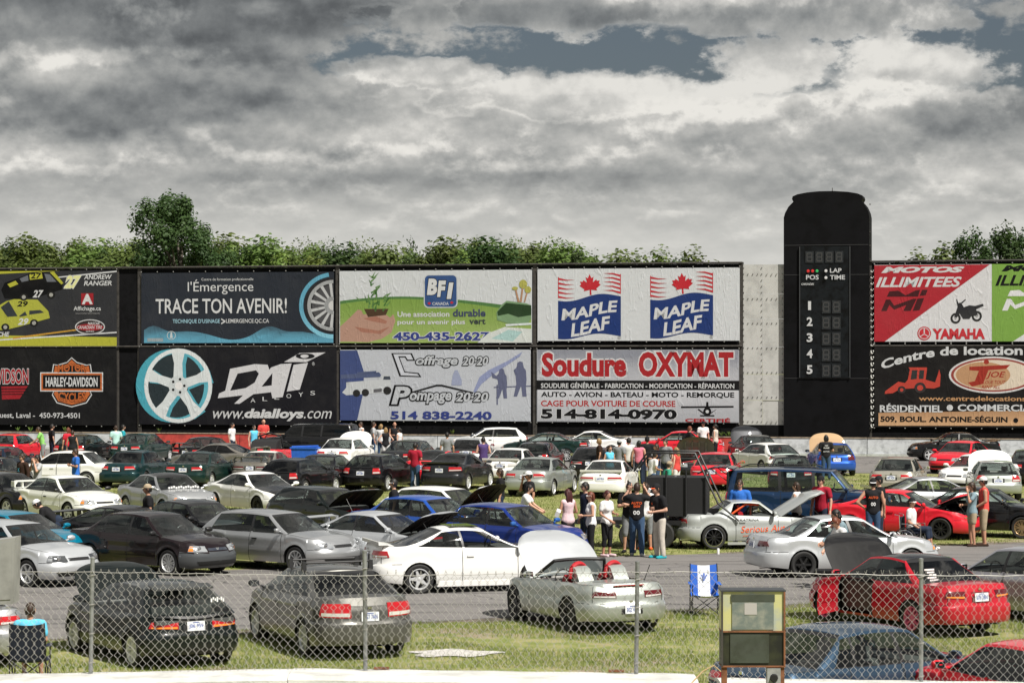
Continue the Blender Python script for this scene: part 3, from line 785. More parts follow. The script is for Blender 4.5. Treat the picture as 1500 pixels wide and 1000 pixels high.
    def seat_mesh(w, h):
        m = MB()
        m.prism([(-.02, .0), (.50, .0), (.54, .10), (.50, .17), (.0, .13), (-.08, .10)], -w / 2, w / 2, 'Y')
        m.prism([(-.06, .10), (.06, .12), (-.10, h), (-.16, h + .02), (-.22, h - .02)], -w / 2 + .02, w / 2 - .02, 'Y')
        m.prism([(-.13, h + .03), (-.20, h + .03), (-.23, h + .17), (-.17, h + .18)], -.11, .11, 'Y'); m.box(-.19, -.17, -.05, .05, h - .02, h + .06)
        return m
    sxs = [(-.18 if k != 'roadster' else -.30)]
    if k == 'suv': sxs = [.10, -.85]
    hh = c.zr - c.belt
    for sx_ in sxs:
        for s_ in (1, -1):
            m = seat_mesh(.46, .52); add('seat', m, ['seat'], parent=icab, loc=(sx_, .36 * s_, fl + .10))
    if k != 'roadster':
        m = MB(); m.prism([(0, 0), (.48, 0), (.48, .16), (.06, .14), (-.12, .56), (-.22, .56), (-.10, 0)], -.55, .55, 'Y')
        add('rear_bench', m, ['seat'], parent=icab, loc=(max(c.rb + .45, -1.15) if k != 'suv' else -1.7, 0, fl + .08))
    # underbody and exhaust
    m = MB(); m.box(c.xr + .30, c.xf - .30, -c.W + .27, c.W - .27, c.sill - .02, c.sill + .10)
    m.box(c.xr + .25, c.xf - .28, -c.W + .30, c.W - .30, c.sill + .1, c.sill + .3)
    add('underbody', m, ['under'])
    m = MB(); m.tube([(c.xr + .35, -.45, .27 * kk), (c.xr + .02, -.45, .26 * kk)], .045, 10)
    add('exhaust_pipe', m, ['chrome'])
    # engine bay for open hoods
    m = MB(); e0, e1 = c.wb - .02, c.xf - .22; zb = c.belt - .34
    m.box(e0, e1, -c.Wi + .12, c.Wi - .12, zb - .1, zb)
    m.box(e0 + .2, e1 - .22, -.32, .30, zb, zb + .20, 1); m.box(e0 + .26, e1 - .30, -.22, .16, zb + .20, zb + .245, 2)
    m.box(e0 + .12, e0 + .34, .42, .60, zb, zb + .20, 0); m.box(e1 - .14, e1 - .05, -.5, .5, zb, zb + .15, 0)
    m.tube([(e0 + .3, -.55, zb + .18), (e0 + .25, 0, zb + .27), (e0 + .3, .55, zb + .18)], .02, 6, 2)
    m.tube([(e0 + .5, -.3, zb + .16), (e1 - .3, -.5, zb + .14), (e1 - .12, -.5, zb + .08)], .045, 8, 1)
    add('engine', m, ['under', 'engine', 'enginecap'], flag='bay')
    m = MB(); m.tube([(e1 + .02, -.60, c.zs(c.xf - .25) - .03), (e0 + (e1 - e0) * .55, -.60, c.belt + .40)], .008, 5)
    add('prop_rod', m, ['black'], flag='bay')
    # wheels
    car_w = wheel_meshes(c.rw)
    for (wx, s_) in ((c.xa, 1), (c.xa, -1), (c.xb, 1), (c.xb, -1)):
        iw = add('wheel', car_w['tyre'], ['rubber'], loc=(wx, s_ * (c.W - .115), c.rw), rot=(0, 0, 0 if s_ > 0 else PI))
        add('rim', 'RIM', ['rim', 'rimdark'], parent=iw) if False else parts.append(dict(name='rim', me=None, keys=['rim', 'rimdark'], parent=iw, loc=(0, 0, 0), rot=(0, 0, 0), flag=None))
    # wings
    for kind in ('wing', 'lip'):
        m = MB(); dx = c.xr + .20; zz = c.ztop(dx, 0) ; ww = c.W - .12
        if k.startswith('hatch') and kind == 'lip':
            dx = c.rt - .10; zz = c.zr - .055; ww = .52
            m.prism([(-.16, -.03), (.10, .03), (.10, .045), (-.14, .0)], -ww, ww, 'Y')
        elif kind == 'wing':
            rows = []
            for i in range(13):
                y = -ww + 2 * ww * i / 12; e = abs(y / ww); lift = .17 - .15 * sst(.86, 1.0, e)
                rows.append([(-.12, y, lift + .02), (-.02, y, lift + .035), (.10, y, lift + .0), (.09, y, lift - .02), (-.11, y, lift + .0), (-.12, y, lift + .02)])
            m.quad_grid(rows); 
            for s_ in (1, -1):
                m.prism([(-.12, -.01), (.10, -.01), (.09, .16), (-.11, .18)], s_ * (ww - .02) - .018, s_ * (ww - .02) + .018, 'Y')
                m.prism([(-.06, -.01), (.06, -.01), (.06, .155), (-.06, .165)], s_ * ww * .55 - .015, s_ * ww * .55 + .015, 'Y')
        else:
            m.prism([(-.12, .0), (.12, .0), (.02, .035), (-.10, .075), (-.13, .07)], -ww, ww, 'Y')
        add('spoiler', m, ['wing'], loc=(dx, 0, zz - (.005)), flag='sp_' + kind)
    return dict(parts=parts, car=c)

_wm = {}
def wheel_meshes(r):
    key = round(r, 3)
    if key in _wm: return _wm[key]
    m = MB(); ri = r * .70
    m.lathe([(ri, -.085), (ri + .02, -.10), (r - .03, -.105), (r - .004, -.085), (r, -.05), (r, .05), (r - .004, .085), (r - .03, .105), (ri + .02, .10), (ri, .085), (ri - .01, .05), (ri - .01, -.05), (ri, -.085)], 28)
    out = dict(tyre=m.mesh('tyre', smooth=35))
    for style, ns in (('five', 5), ('multi', 10), ('six', 6), ('mesh', 8), ('star', 5)):
        m = MB()
        m.lathe([(ri - .004, .083), (ri + .004, .096), (ri - .012, .098), (ri - .022, .085), (ri - .03, -.06)], 28, 0)
        m.lathe([(ri - .03, -.055), (.03, -.055)], 20, 1)
        m.lathe([(.0, .075), (.03, .075), (.055, .062), (.06, .03)], 12, 0)
        for i in range(ns):
            a = 2 * PI * i / ns
            w0, w1 = {'five': (.045, .030), 'multi': (.018, .016), 'six': (.034, .024), 'mesh': (.02, .018), 'star': (.055, .018)}[style]
            offs = [0] if style != 'mesh' else [-.18, .18]
            for o_ in offs:
                ca, sa = math.cos(a), math.sin(a); cb, sb = math.cos(a + o_), math.sin(a + o_)
                p0 = Vector((ca * .04, 0, sa * .04)); p1 = Vector((cb * (ri - .018), 0, sb * (ri - .018)))
                d = (p1 - p0).normalized(); nrm = Vector((-d.z, 0, d.x))
                rows = []
                for (t, w, h) in ((0, w0, .068), (.6, lerp(w0, w1, .6), .078), (1, w1 * 1.3, .072)):
                    p = p0.lerp(p1, t); rows.append([p + nrm * -w + Vector((0, h - .03, 0)), p + nrm * -w * .8 + Vector((0, h, 0)), p + nrm * w * .8 + Vector((0, h, 0)), p + nrm * w + Vector((0, h - .03, 0))])
                m.quad_grid(rows, 0)
        out[style] = m.mesh('rim_' + style, smooth=35, nmat=2)
    _wm[key] = out
    return out

_kits = {}
_pl = {}; _pi = [0]
def plate_mesh(txt=None):
    if txt is None: txt = ('J06 959', '302 VDS', '078 DBN', 'X42 JHK', '611 ZNV'); _pi[0] += 1; txt = txt[_pi[0] % 5]
    if txt not in _pl:
        v, tris = text_geo(txt, 0, .02, .02); m = MB(); m.v = [(-.0085, lerp(.125, -.125, a), lerp(-.045, .035, b)) for a, b in v]; m.f = tris; m.m = [0] * len(tris)
        m.box(-.0084, -.0078, -.06, .06, .048, .062)
        _pl[txt] = m.mesh('plate_characters', smooth=0, weld=False)
    return _pl[txt]
def car(kind, px, yroof, head, label, colour, cat='car', s=None, world_heading=None, name=None, **o):
    """px: photo column of the car's centre, yroof: photo row of its roof, head: heading seen from the camera's ray (0 right, 90 away)"""
    if kind not in _kits: _kits[kind] = build_kit(kind)
    kit = _kits[kind]; c = kit['car']
    if s is None: s = (yroof - HZ) / (CAM_H - c.zr)
    d = F / s; X = (px - 750) / s
    hw = head + math.degrees(math.atan((750 - px) / F)) if world_heading is None else world_heading
    root = empty(name or {'suv': 'sport_utility_vehicle', 'roadster': 'roadster'}.get(kind, 'parked_car'), (X, d, o.get('dz', 0)), R(hw))
    tag(root, label, cat, o.get('group', 'cars parked on the infield'))
    pk = lambda n: n if not isinstance(n, str) else P[n]
    base = pk(colour)
    keys = dict(paint=base, seam=SEAM, under=UNDER, black=BLK, pillar=base, fbump=pk(o.get('fbump', base)), roof=pk(o.get('roof', base)), hood=pk(o.get('hood', base)), hood_under=pk(o.get('hood_under', MBLK)),
                handle=o.get('handle', base), glass=o.get('glass', GL_CLEAR), glass_side=o.get('side', o.get('tint', GL_CLEAR)), glass_rear=o.get('rear', o.get('tint', GL_CLEAR)), headlight=o.get('headlight', LAMPW), indicator=o.get('indicator', AMBER),
                chrome=CHROME, taillight=o.get('tail', REDL), taillens=o.get('taillens', CLEARL), grille=o.get('grille', BLK), recess=o.get('recess', BLK), plate=PLATE, platetext=PLATEB, mirror=o.get('mirror', base), mirglass=MIRROR,
                dash=DASH, seat=o.get('seat', SEATM), engine=ENGM, enginecap=o.get('cap', REDM), rubber=RUB, rim=o.get('rim', ALLOY), rimdark=UNDER, wing=pk(o.get('wingcol', base)))
    hood_a = o.get('hood_open', 0); top = o.get('top', True); sp = o.get('spoiler'); style = o.get('rims', 'five')
    objs = {}
    for i, p in enumerate(kit['parts']):
        fl = p['flag']
        if p['parent'] is not None and p['parent'] not in objs: continue
        if not top and (fl == 'top' or (isinstance(fl, tuple) and fl[0] == 'win')): continue
        if fl == 'open' and top: continue
        if fl == 'bay' and not hood_a: continue
        if fl == 'hood' and o.get('no_hood'): continue
        if isinstance(fl, str) and fl.startswith('sp_') and sp != fl[3:]: continue
        if isinstance(fl, tuple) and fl[0] == 'win' and fl[1] in o.get('down', ()): continue
        me = plate_mesh(o.get('plate_text')) if p['me'] == 'PLATE' else (p['me'] if p['me'] is not None else wheel_meshes(c.rw)[style])
        ob = link(p['name'], me, [keys[q] for q in p['keys']], root if p['parent'] is None else objs[p['parent']], p['loc'], p['rot'])
        if fl == 'hood' and hood_a:
            hv = Vector((c.wb, 0, c.zs(c.wb)))
            ob.matrix_local = Matrix.Translation(hv) @ Matrix.Rotation(-R(hood_a), 4, 'Y') @ Matrix.Translation(-hv)
        if isinstance(fl, tuple) and fl[0] == 'door' and o.get('door_open') == fl[2] and fl[1] == 0:
            d0 = c.doors[0][0]; s_ = fl[2]
            ob.matrix_local = Matrix.Translation((d0, s_ * c.W, 0)) @ Matrix.Rotation(-s_ * -R(58) * -1, 4, 'Z') @ Matrix.Translation((-d0, -s_ * c.W, 0))
        objs[i] = ob
    return root, c
# ------------------------------------------------------------------ ground, track, lane
def ground_mat(name, kind):
    m = bpy.data.materials.new(name); m.use_nodes = True
    t = NT(m.node_tree); b = t.n['Principled BSDF']
    g = t.add('ShaderNodeNewGeometry'); pos = g.outputs['Position']
    if kind == 'grass':
        big = t.noise(pos, 0.35, 5, 0.6); mid = t.noise(pos, 2.2, 6, 0.65); fine = t.noise(pos, 22, 4, 0.7)
        c = t.mix(t.ss(fine, 0.35, 0.65), (0.110, 0.145, 0.030), (0.215, 0.245, 0.070))
        c = t.mix(t.m('MULTIPLY', t.ss(mid, 0.40, 0.64), 0.8), c, (0.32, 0.285, 0.140))
        c = t.mix(t.m('MULTIPLY', t.ss(t.m('ADD', big, t.m('MULTIPLY', mid, 0.35)), 0.72, 0.86), 0.85), c, (0.27, 0.215, 0.165))
        t.put(b.inputs['Base Color'], c); rough = 0.95; h = t.m('ADD', fine, mid); bs = 0.5
    elif kind == 'asphalt':
        big = t.noise(pos, 0.22, 4, 0.6); mid = t.noise(pos, 1.6, 6, 0.7); fine = t.noise(pos, 60, 3, 0.8)
        st = t.add('ShaderNodeMapping'); st.inputs['Rotation'].default_value = (0, 0, R(-23)); st.inputs['Scale'].default_value = (0.12, 2.2, 1); t.l.new(pos, st.inputs['Vector'])
        streak = t.noise(st.outputs[0], 1.0, 5, 0.65)
        c = t.mix(t.ss(fine, 0.3, 0.7), (0.135, 0.128, 0.124), (0.205, 0.194, 0.188))
        c = t.mix(t.m('MULTIPLY', t.ss(mid, 0.5, 0.75), 0.5), c, (0.085, 0.082, 0.08))
        c = t.mix(t.m('MULTIPLY', t.ss(streak, 0.50, 0.64), 0.7), c, (0.07, 0.068, 0.066))
        c = t.mix(t.m('MULTIPLY', t.ss(big, 0.45, 0.7), 0.4), c, (0.21, 0.195, 0.18))
        vo = t.add('ShaderNodeTexVoronoi'); vo.feature = 'DISTANCE_TO_EDGE'; vo.inputs['Scale'].default_value = 0.28
        wv = t.add('ShaderNodeVectorMath'); wv.operation = 'ADD'; t.l.new(pos, wv.inputs[0])
        nz = t.add('ShaderNodeTexNoise'); nz.inputs['Scale'].default_value = 0.8; t.l.new(pos, nz.inputs['Vector'])
        sc = t.add('ShaderNodeVectorMath'); sc.operation = 'SCALE'; sc.inputs['Scale'].default_value = 1.6; t.l.new(nz.outputs['Color'], sc.inputs[0]); t.l.new(sc.outputs[0], wv.inputs[1])
        t.l.new(wv.outputs[0], vo.inputs['Vector'])
        c = t.mix(t.m('MULTIPLY', t.ss(vo.outputs['Distance'], 0.012, 0.003), 0.7), c, (0.03, 0.03, 0.03))
        t.put(b.inputs['Base Color'], c); rough = 0.85; h = fine; bs = 0.25
    elif kind == 'dirt':
        mid = t.noise(pos, 3.0, 6, 0.7); fine = t.noise(pos, 35, 4, 0.8)
        c = t.mix(t.ss(fine, 0.3, 0.7), (0.10, 0.078, 0.058), (0.27, 0.235, 0.20))
        c = t.mix(t.m('MULTIPLY', t.ss(mid, 0.45, 0.6), 0.6), c, (0.055, 0.048, 0.04))
        t.put(b.inputs['Base Color'], c); rough = 0.95; h = fine; bs = 0.8
    b.inputs['Roughness'].default_value = rough; b.inputs['Specular IOR Level'].default_value = 0.25
    bp = t.add('ShaderNodeBump'); bp.inputs['Strength'].default_value = bs; bp.inputs['Distance'].default_value = 0.03
    t.put(bp.inputs['Height'], h); t.l.new(bp.outputs[0], b.inputs['Normal'])
    return m
GRASS = ground_mat('grass_ground', 'grass'); ASPH = ground_mat('asphalt', 'asphalt'); DIRT = ground_mat('dirt', 'dirt')
mb = MB(); mb.face([(-1600, -60, 0), (1600, -60, 0), (1600, 2600, 0), (-1600, 2600, 0)])
tag(mb.obj('ground', GRASS, smooth=0), kind='structure')

def near_y(x): return 43.7 + .435 * (x + 7.89)
def far_y(x): return 57.1 + .41 * (x + 7.94)
def jag(x, seed, amp=.16):
    r = 0
    for k, (f, a) in enumerate(((1.1, .5), (2.7, .3), (6.3, .2), (13.1, .12))): r += a * math.sin(x * f + seed * (k + 1.7))
    return r * amp
def strip(name, y0, y1, x0, x1, z, mat, seed, amp=.16, n=260):
    m = MB(); rows = [[], []]
    for i in range(n + 1):
        x = lerp(x0, x1, i / n)
        rows[0].append((x, y0(x) + jag(x, seed, amp), z)); rows[1].append((x, y1(x) + jag(x, seed + 9, amp), z))
    m.quad_grid(rows); return tag(m.obj(name, mat, smooth=0), kind='structure')
strip('dirt_verge', lambda x: near_y(x) - .5, lambda x: far_y(x) + .45, -60, 70, .004, DIRT, 2, .35)
strip('access_lane', near_y, far_y, -60, 70, .012, ASPH, 1)
WM = .2216
def wall_y(x, c): return c - WM * x
strip('race_track', lambda x: 109.3 - WM * x, lambda x: wall_y(x, 128.2), -140, 160, .010, ASPH, 5, .2)
strip('track_shoulder', lambda x: 130.2 - WM * x, lambda x: wall_y(x, 133), -140, 160, .006, DIRT, 6, .2)

# ------------------------------------------------------------------ race wall behind the cars
_wl = math.hypot(1, WM); WE = Vector((1 / _wl, -WM / _wl, 0)); WN = Vector((-WM / _wl, -1 / _wl, 0))   # along the wall, towards the camera
def wx(px, c):
    """x of the column px on the line Y = c - WM X"""
    k = (px - 750) / F; Y = c / (1 + WM * k); return k * Y, Y
WALLM = pmat('barrier_white_paint', (0.50, 0.52, 0.54), 0.8, var=0.35, vscale=3.0, bump=.2)
WALLR = pmat('barrier_red_paint', (0.42, 0.045, 0.035), 0.8, var=0.35, vscale=3.0, bump=.2)
WALLT = pmat('barrier_top_rust', (0.34, 0.27, 0.20), 0.9, var=0.5, vscale=6.0)
rw = empty('race_wall', (0, 128.6, 0)); tag(rw, 'low concrete race wall painted white with red stretches below the banners', 'wall')
segs = [(-500, 'w'), (-300, 'w'), (-60, 'w'), (88, 'w'), (226, 'r'), (350, 'r'), (482, 'w'), (640, 'w'), (800, 'w'), (960, 'w'), (1040, 'r'), (1110, 'w'), (1270, 'w'), (1420, 'w'), (1600, 'w'), (1900, 'w')]
for (a, k), (b_, _) in zip(segs, segs[1:]):
    xa, ya = wx(a, 128.6); xb, yb = wx(b_, 128.6)
    p0 = Vector((xa, ya, 0)) + WE * .015; p1 = Vector((xb, yb, 0)) - WE * .015; d = -WN
    m = MB(); hgt = .93
    for (q0, q1, w0, w1, mi) in ((0, .12, .30, .30, 0), (.12, hgt - .05, .22, .16, 0), (hgt - .05, hgt, .19, .19, 1)):
        ring = []
        for (zz, w) in ((q0, w0), (q1, w1)):
            ring.append([p0 - d * (w - .3) + Vector((0, 0, zz)), p1 - d * (w - .3) + Vector((0, 0, zz)), p1 + d * (w + .0) + Vector((0, 0, zz)), p0 + d * w + Vector((0, 0, zz))])
        m.quad_grid(ring, mi, close=True); m.face(ring[1], mi); m.face(ring[0][::-1], mi)
    m.xf(Matrix.Translation((0, -128.6, 0)))
    m.obj('wall_section', [WALLR if k == 'r' else WALLM, WALLT], rw, weld=False, smooth=0)

# ------------------------------------------------------------------ banner wall
BC = 130.1
class Wall:
    """frame of one banner: columns px of the photograph give positions along the wall, rows py give heights"""
    def __init__(s, cx, c=BC): s.c = c; s.s = F / wx(cx, c)[1]
    def p(s, px, py, off=0.0):
        x, y = wx(px, s.c); return Vector((x, y, CAM_H - (py - HZ) / s.s)) + WN * off
WR = random.Random(5)
def wrinkle(t, amt=0.15):
    g = t.add('ShaderNodeNewGeometry')
    mp = t.add('ShaderNodeMapping'); mp.inputs['Rotation'].default_value = (0, R(35), 0); mp.inputs['Scale'].default_value = (1.2, 1, .28); t.l.new(g.outputs['Position'], mp.inputs['Vector'])
    n1 = t.noise(mp.outputs[0], 1.1, 3, 0.5, 1.2); n2 = t.noise(g.outputs['Position'], 3.5, 3, 0.5, .5)
    ridge = t.m('ABSOLUTE', t.m('SUBTRACT', n1, 0.5))
    h = t.m('ADD', t.m('MULTIPLY', t.ss(ridge, 0.0, 0.035), -0.5), t.m('MULTIPLY', n2, 0.4))
    bp = t.add('ShaderNodeBump'); bp.inputs['Strength'].default_value = amt; bp.inputs['Distance'].default_value = 0.16
    t.put(bp.inputs['Height'], h); return bp.outputs[0]
_pm = {}
def pm(col, rough=.5, amt=.15, spec=.14):
    key = (tuple(round(c, 3) for c in col), rough, amt)
    if key in _pm: return _pm[key]
    m = bpy.data.materials.new('vinyl_print'); m.use_nodes = True; t = NT(m.node_tree); b = t.n['Principled BSDF']
    g = t.add('ShaderNodeNewGeometry'); n = t.noise(g.outputs['Position'], .9, 6, .65)
    t.put(b.inputs['Base Color'], t.mix(t.m('MULTIPLY', t.ss(n, .4, .75), .035), (*col, 1), (0.25, 0.24, 0.22, 1)))
    b.inputs['Roughness'].default_value = rough; b.inputs['Specular IOR Level'].default_value = spec
    t.l.new(wrinkle(t, amt), b.inputs['Normal']); _pm[key] = m; return m
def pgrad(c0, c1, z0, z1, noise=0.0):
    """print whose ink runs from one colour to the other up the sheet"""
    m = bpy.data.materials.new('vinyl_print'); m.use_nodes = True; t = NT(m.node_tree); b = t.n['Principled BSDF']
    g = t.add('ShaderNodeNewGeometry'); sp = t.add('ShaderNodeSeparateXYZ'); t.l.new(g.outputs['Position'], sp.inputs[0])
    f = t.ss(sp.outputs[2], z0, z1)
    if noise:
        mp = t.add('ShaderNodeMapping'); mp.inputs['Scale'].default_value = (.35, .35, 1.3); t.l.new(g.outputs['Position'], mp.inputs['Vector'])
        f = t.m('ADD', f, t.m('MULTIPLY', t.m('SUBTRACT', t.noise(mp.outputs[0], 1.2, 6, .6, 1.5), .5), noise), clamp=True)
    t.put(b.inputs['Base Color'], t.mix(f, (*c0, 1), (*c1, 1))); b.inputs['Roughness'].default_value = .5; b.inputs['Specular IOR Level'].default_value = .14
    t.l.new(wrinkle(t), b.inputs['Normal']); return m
W_ = (0.52, 0.53, 0.54); K_ = (0.006, 0.006, 0.007); RD = (0.27, 0.015, 0.022); BL = (0.02, 0.05, 0.20)
BACK = pmat('black_mesh_tarp', (0.006, 0.006, 0.007), 0.85, spec=.12, var=.5, vscale=2.5, bump=.3, bscale=6)
POSTM = pmat('weathered_steel_post', (0.05, 0.045, 0.04), 0.8, var=.5, vscale=4)
from mathutils.geometry import tessellate_polygon
class Banner:
    def __init__(s, x0, y0, x1, y1, col, label, mat=None, cat='banner'):
        s.W = Wall((max(x0, -80) + min(x1, 1580)) / 2); s.x0, s.y0, s.x1, s.y1 = x0, y0, x1, y1
        base = s.W.p((x0 + x1) / 2, y1, .10); s.root = empty('banner', base); tag(s.root, label, cat, 'advertising banners on the wall'); s.base = base; s.lay = 1
        m = MB(); n = max(4, int((x1 - x0) / 12)); rows = []
        for j in range(9):
            rows.append([s.W.p(lerp(x0, x1, i / n), lerp(y0, y1, j / 8), .10 + .0015 * math.sin(i * 1.3 + j)) for i in range(n + 1)])
        m.quad_grid(rows); m.xf(Matrix.Translation(-base)); m.obj('cloth', mat or pm(col), s.root, smooth=60)
        # eyelets and ties along the edges
        m = MB(); k = int((x1 - x0) / 22)
        for i in range(k + 1):
            for yy in (y0 - 1.5, y1 + 1.5):
                p = s.W.p(lerp(x0, x1, i / k), yy, .115); m.lathe([(0, .02), (.028, .01), (.036, 0)], 6, 0, 'Y', (0, 0, 0)); 
                q = len(m.v) - 18
                for a in range(q, len(m.v)): v = m.v[a]; m.v[a] = (p.x + v[0], p.y - v[1], p.z + v[2])
        m.xf(Matrix.Translation(-base)); tag(m.obj('eyelets', pm((.22, .22, .21)), s.root, weld=False), kind='stuff')
    def off(s, layer=None):
        if layer is None: s.lay += 1; layer = s.lay
        return .104 + .0004 * layer
    def poly(s, pts, col, name='printed_shape', layer=None, mat=None):
        o = s.off(layer); P3 = [s.W.p(x, y, o) - s.base for x, y in pts]
        tri = tessellate_polygon([[Vector((x, y, 0)) for x, y in pts]])
        m = MB(); m.v = [tuple(p) for p in P3]; m.f = [tuple(t) for t in tri]; m.m = [0] * len(tri)
        me = m.mesh(name, smooth=0, weld=False)
        return link(name, me, [mat or pm(col)], s.root)
    def multi(s, polys, col, name='printed_shape', mat=None):
        o = s.off(); m = MB()
        for pts in polys:
            b = len(m.v); m.v += [tuple(s.W.p(x, y, o) - s.base) for x, y in pts]
            tri = tessellate_polygon([[Vector((x, y, 0)) for x, y in pts]]); m.f += [tuple(b + i for i in t) for t in tri]; m.m += [0] * len(tri)
        return link(name, m.mesh(name, smooth=0, weld=False), [mat or pm(col)], s.root)
    def ell(s, cx, cy, rx, ry, n=28, a0=0, a1=360):
        return [(cx + rx * math.cos(R(lerp(a0, a1, i / n))), cy + ry * math.sin(R(lerp(a0, a1, i / n)))) for i in range(n + (0 if a1 - a0 == 360 else 1))]
    def ringp(s, cx, cy, rx, ry, rx2, ry2, n=32, a0=0, a1=360):
        out = []
        for i in range(n):
            t0, t1 = R(lerp(a0, a1, i / n)), R(lerp(a0, a1, (i + 1) / n))
            out.append([(cx + rx * math.cos(t0), cy + ry * math.sin(t0)), (cx + rx * math.cos(t1), cy + ry * math.sin(t1)), (cx + rx2 * math.cos(t1), cy + ry2 * math.sin(t1)), (cx + rx2 * math.cos(t0), cy + ry2 * math.sin(t0))])
        return out
    def text(s, body, x0, y0, x1, y1, col, shear=0.0, bold=0.0, warp=None, name='lettering', out=None, outw=.035):
        if out is not None: s.text(body, x0, y0, x1, y1, out, shear, bold + outw, warp, 'lettering_outline', keep=True)if False else s._txt(body, x0, y0, x1, y1, out, shear, bold + outw, warp, 'lettering_outline', bold)
        return s._txt(body, x0, y0, x1, y1, col, shear, bold, warp, name, bold)
    def _txt(s, body, x0, y0, x1, y1, col, shear, bold, warp, name, fitbold):
        v, tris = text_geo(body, shear, bold, fitbold)
        o = s.off(); m = MB()
        for (a, b) in v:
            px, py = lerp(x0, x1, a), lerp(y1, y0, b)
            if warp: px, py = warp(px, py)
            m.v.append(tuple(s.W.p(px, py, o) - s.base))
        m.f = tris; m.m = [0] * len(tris)
        return link(name, m.mesh(name, smooth=0, weld=False), [pm(col)], s.root)
_tg = {}
TMP = bpy.data.scenes.new('workbench')     # scratch scene: its dependency graph holds one object at a time
def baked(o):
    with bpy.context.temp_override(scene=TMP, view_layer=TMP.view_layers[0]):
        return bpy.data.meshes.new_from_object(o.evaluated_get(bpy.context.evaluated_depsgraph_get()))
def text_geo(body, shear, bold, fitbold):
    """letter outlines from the built-in font, scaled to the unit box of the plain text"""
    def mk(bd):
        key = (body, shear, round(bd, 4))
        if key in _tg: return _tg[key]
        cu = bpy.data.curves.new('t', 'FONT'); cu.body = body; cu.size = 1; cu.shear = shear; cu.offset = bd; cu.resolution_u = 3; cu.fill_mode = 'BOTH'
        o = bpy.data.objects.new('t', cu); TMP.collection.objects.link(o)
        me = baked(o)
        v = [(p.co.x, p.co.y) for p in me.vertices]; f = [tuple(q.vertices) for q in me.polygons]
        bpy.data.objects.remove(o); bpy.data.curves.remove(cu); bpy.data.meshes.remove(me); _tg[key] = (v, f); return _tg[key]
    v0, _ = mk(fitbold); xs = [p[0] for p in v0]; ys = [p[1] for p in v0]; x0, x1, y0, y1 = min(xs), max(xs), min(ys), max(ys)
    v, f = mk(bold)
    return [((a - x0) / (x1 - x0), (b - y0) / (y1 - y0)) for a, b in v], f

# black backing wall, in bays between steel posts
bays = [(-420, -160), (-160, 172), (172, 205), (205, 496), (496, 784), (784, 1087), (1274, 1600), (1600, 1900)]
bw = empty('banner_wall', (0, 130.3, 0)); tag(bw, 'tall black boarded wall along the track that carries the banners', 'wall')
for (a, b_) in bays:
    m = MB(); w = Wall(750, BC)
    p0 = w.p(a, 0); p1 = w.p(b_, 0); q = []
    for (dd, zz) in ((-.02, .0), (-.02, 9.85), (-.22, 9.85), (-.22, 0)):
        q.append([Vector((p0.x, p0.y, zz)) + WN * dd + WE * .02, Vector((p1.x, p1.y, zz)) + WN * dd - WE * .02])
    m.quad_grid(q + [q[0]]); m.face([r[0] for r in q]); m.face([r[1] for r in q][::-1])
    m.xf(Matrix.Translation((0, -130.3, 0))); m.obj('backing_board', BACK, bw, smooth=0)
for a in (-160, 172, 205, 495, 784, 1086, 1274.5, 1600):
    m = MB(); p = w.p(a, 0); zt = 9.93
    m.box(-.11, .11, -.09, .16, 0, zt); m.xf(Matrix.Translation((p.x, p.y - 130.3 + .06, 0)) @ Matrix.Rotation(-math.atan(WM), 4, 'Z'))
    m.obj('post', POSTM, bw, smooth=0)
for (a, b_) in ((-420, 1087), (1274, 1900)):
    m = MB(); pts = [w.p(a, 0), w.p(b_, 0)]
    for zz in (9.90, 5.58): m.tube([(p.x, p.y - 130.3 + .03 - (.10), zz) for p in pts], .055, 6)
    m.obj('rail', POSTM, bw)

# ---- banner: stock cars
B = Banner(-160, 397, 172, 507, (.026, .027, .031), 'dark banner with two stock cars, the number 27 and a yellow stripe, upper left')
YL = (.36, .36, .04)
B.poly([(-160, 488), (172, 494), (172, 507), (-160, 507)], YL); B.poly([(-160, 397), (90, 397), (0, 401), (-160, 404)], YL)
B.multi([[(-20, 498), (172, 486), (172, 488), (-20, 500)], [(20, 412), (172, 397.5), (172, 399.5), (20, 413.5)]], W_)
B.multi([[(20, 494), (130, 480), (130, 482), (20, 496.5)]], (.45, .25, .04))
B.poly([(3, 424), (8, 414), (36, 404), (46, 399), (66, 399), (84, 401), (93, 417), (92, 424), (60, 434), (30, 438), (8, 437)], (.004, .004, .005), 'printed_car')
B.multi([[(74, 399), (80, 398), (94, 415), (91, 417)], [(44, 402), (62, 399), (64, 408), (45, 410)], [(12, 416), (24, 411), (28, 416), (16, 421)]], YL)
B.multi([[(66, 401), (74, 402), (84, 413), (70, 413)], [(30, 408), (42, 403), (43, 411), (33, 413)]], (.12, .13, .15))
B.poly([(0, 447), (10, 441), (22, 438), (56, 439), (72, 456), (74, 466), (52, 472), (30, 478), (10, 483), (-30, 484), (-60, 470), (-20, 458)], (.34, .35, .05), 'printed_car')
B.multi([[(2, 450), (14, 441), (27, 463), (12, 464)], [(29, 463), (38, 456), (41, 462), (30, 464)], [(44, 455), (60, 454), (66, 458), (44, 461)]], (.03, .035, .04))
for cx, cy in ((9, 479), (51, 473), (76, 432), (36, 435)): B.multi([B.ell(cx, cy, 6, 5.5, 12)], (.012, .012, .012)); B.multi([B.ell(cx, cy, 3, 3, 8)], (.3, .3, .28))
B.text('29', 26, 441, 42, 449, K_, .2, .03); B.text('29', 27, 466, 43, 476, W_, .3, .03); B.text('27', 49, 425, 65, 436, W_, .3, .03); B.text('27', 46, 400, 62, 408, K_, .1, .02)
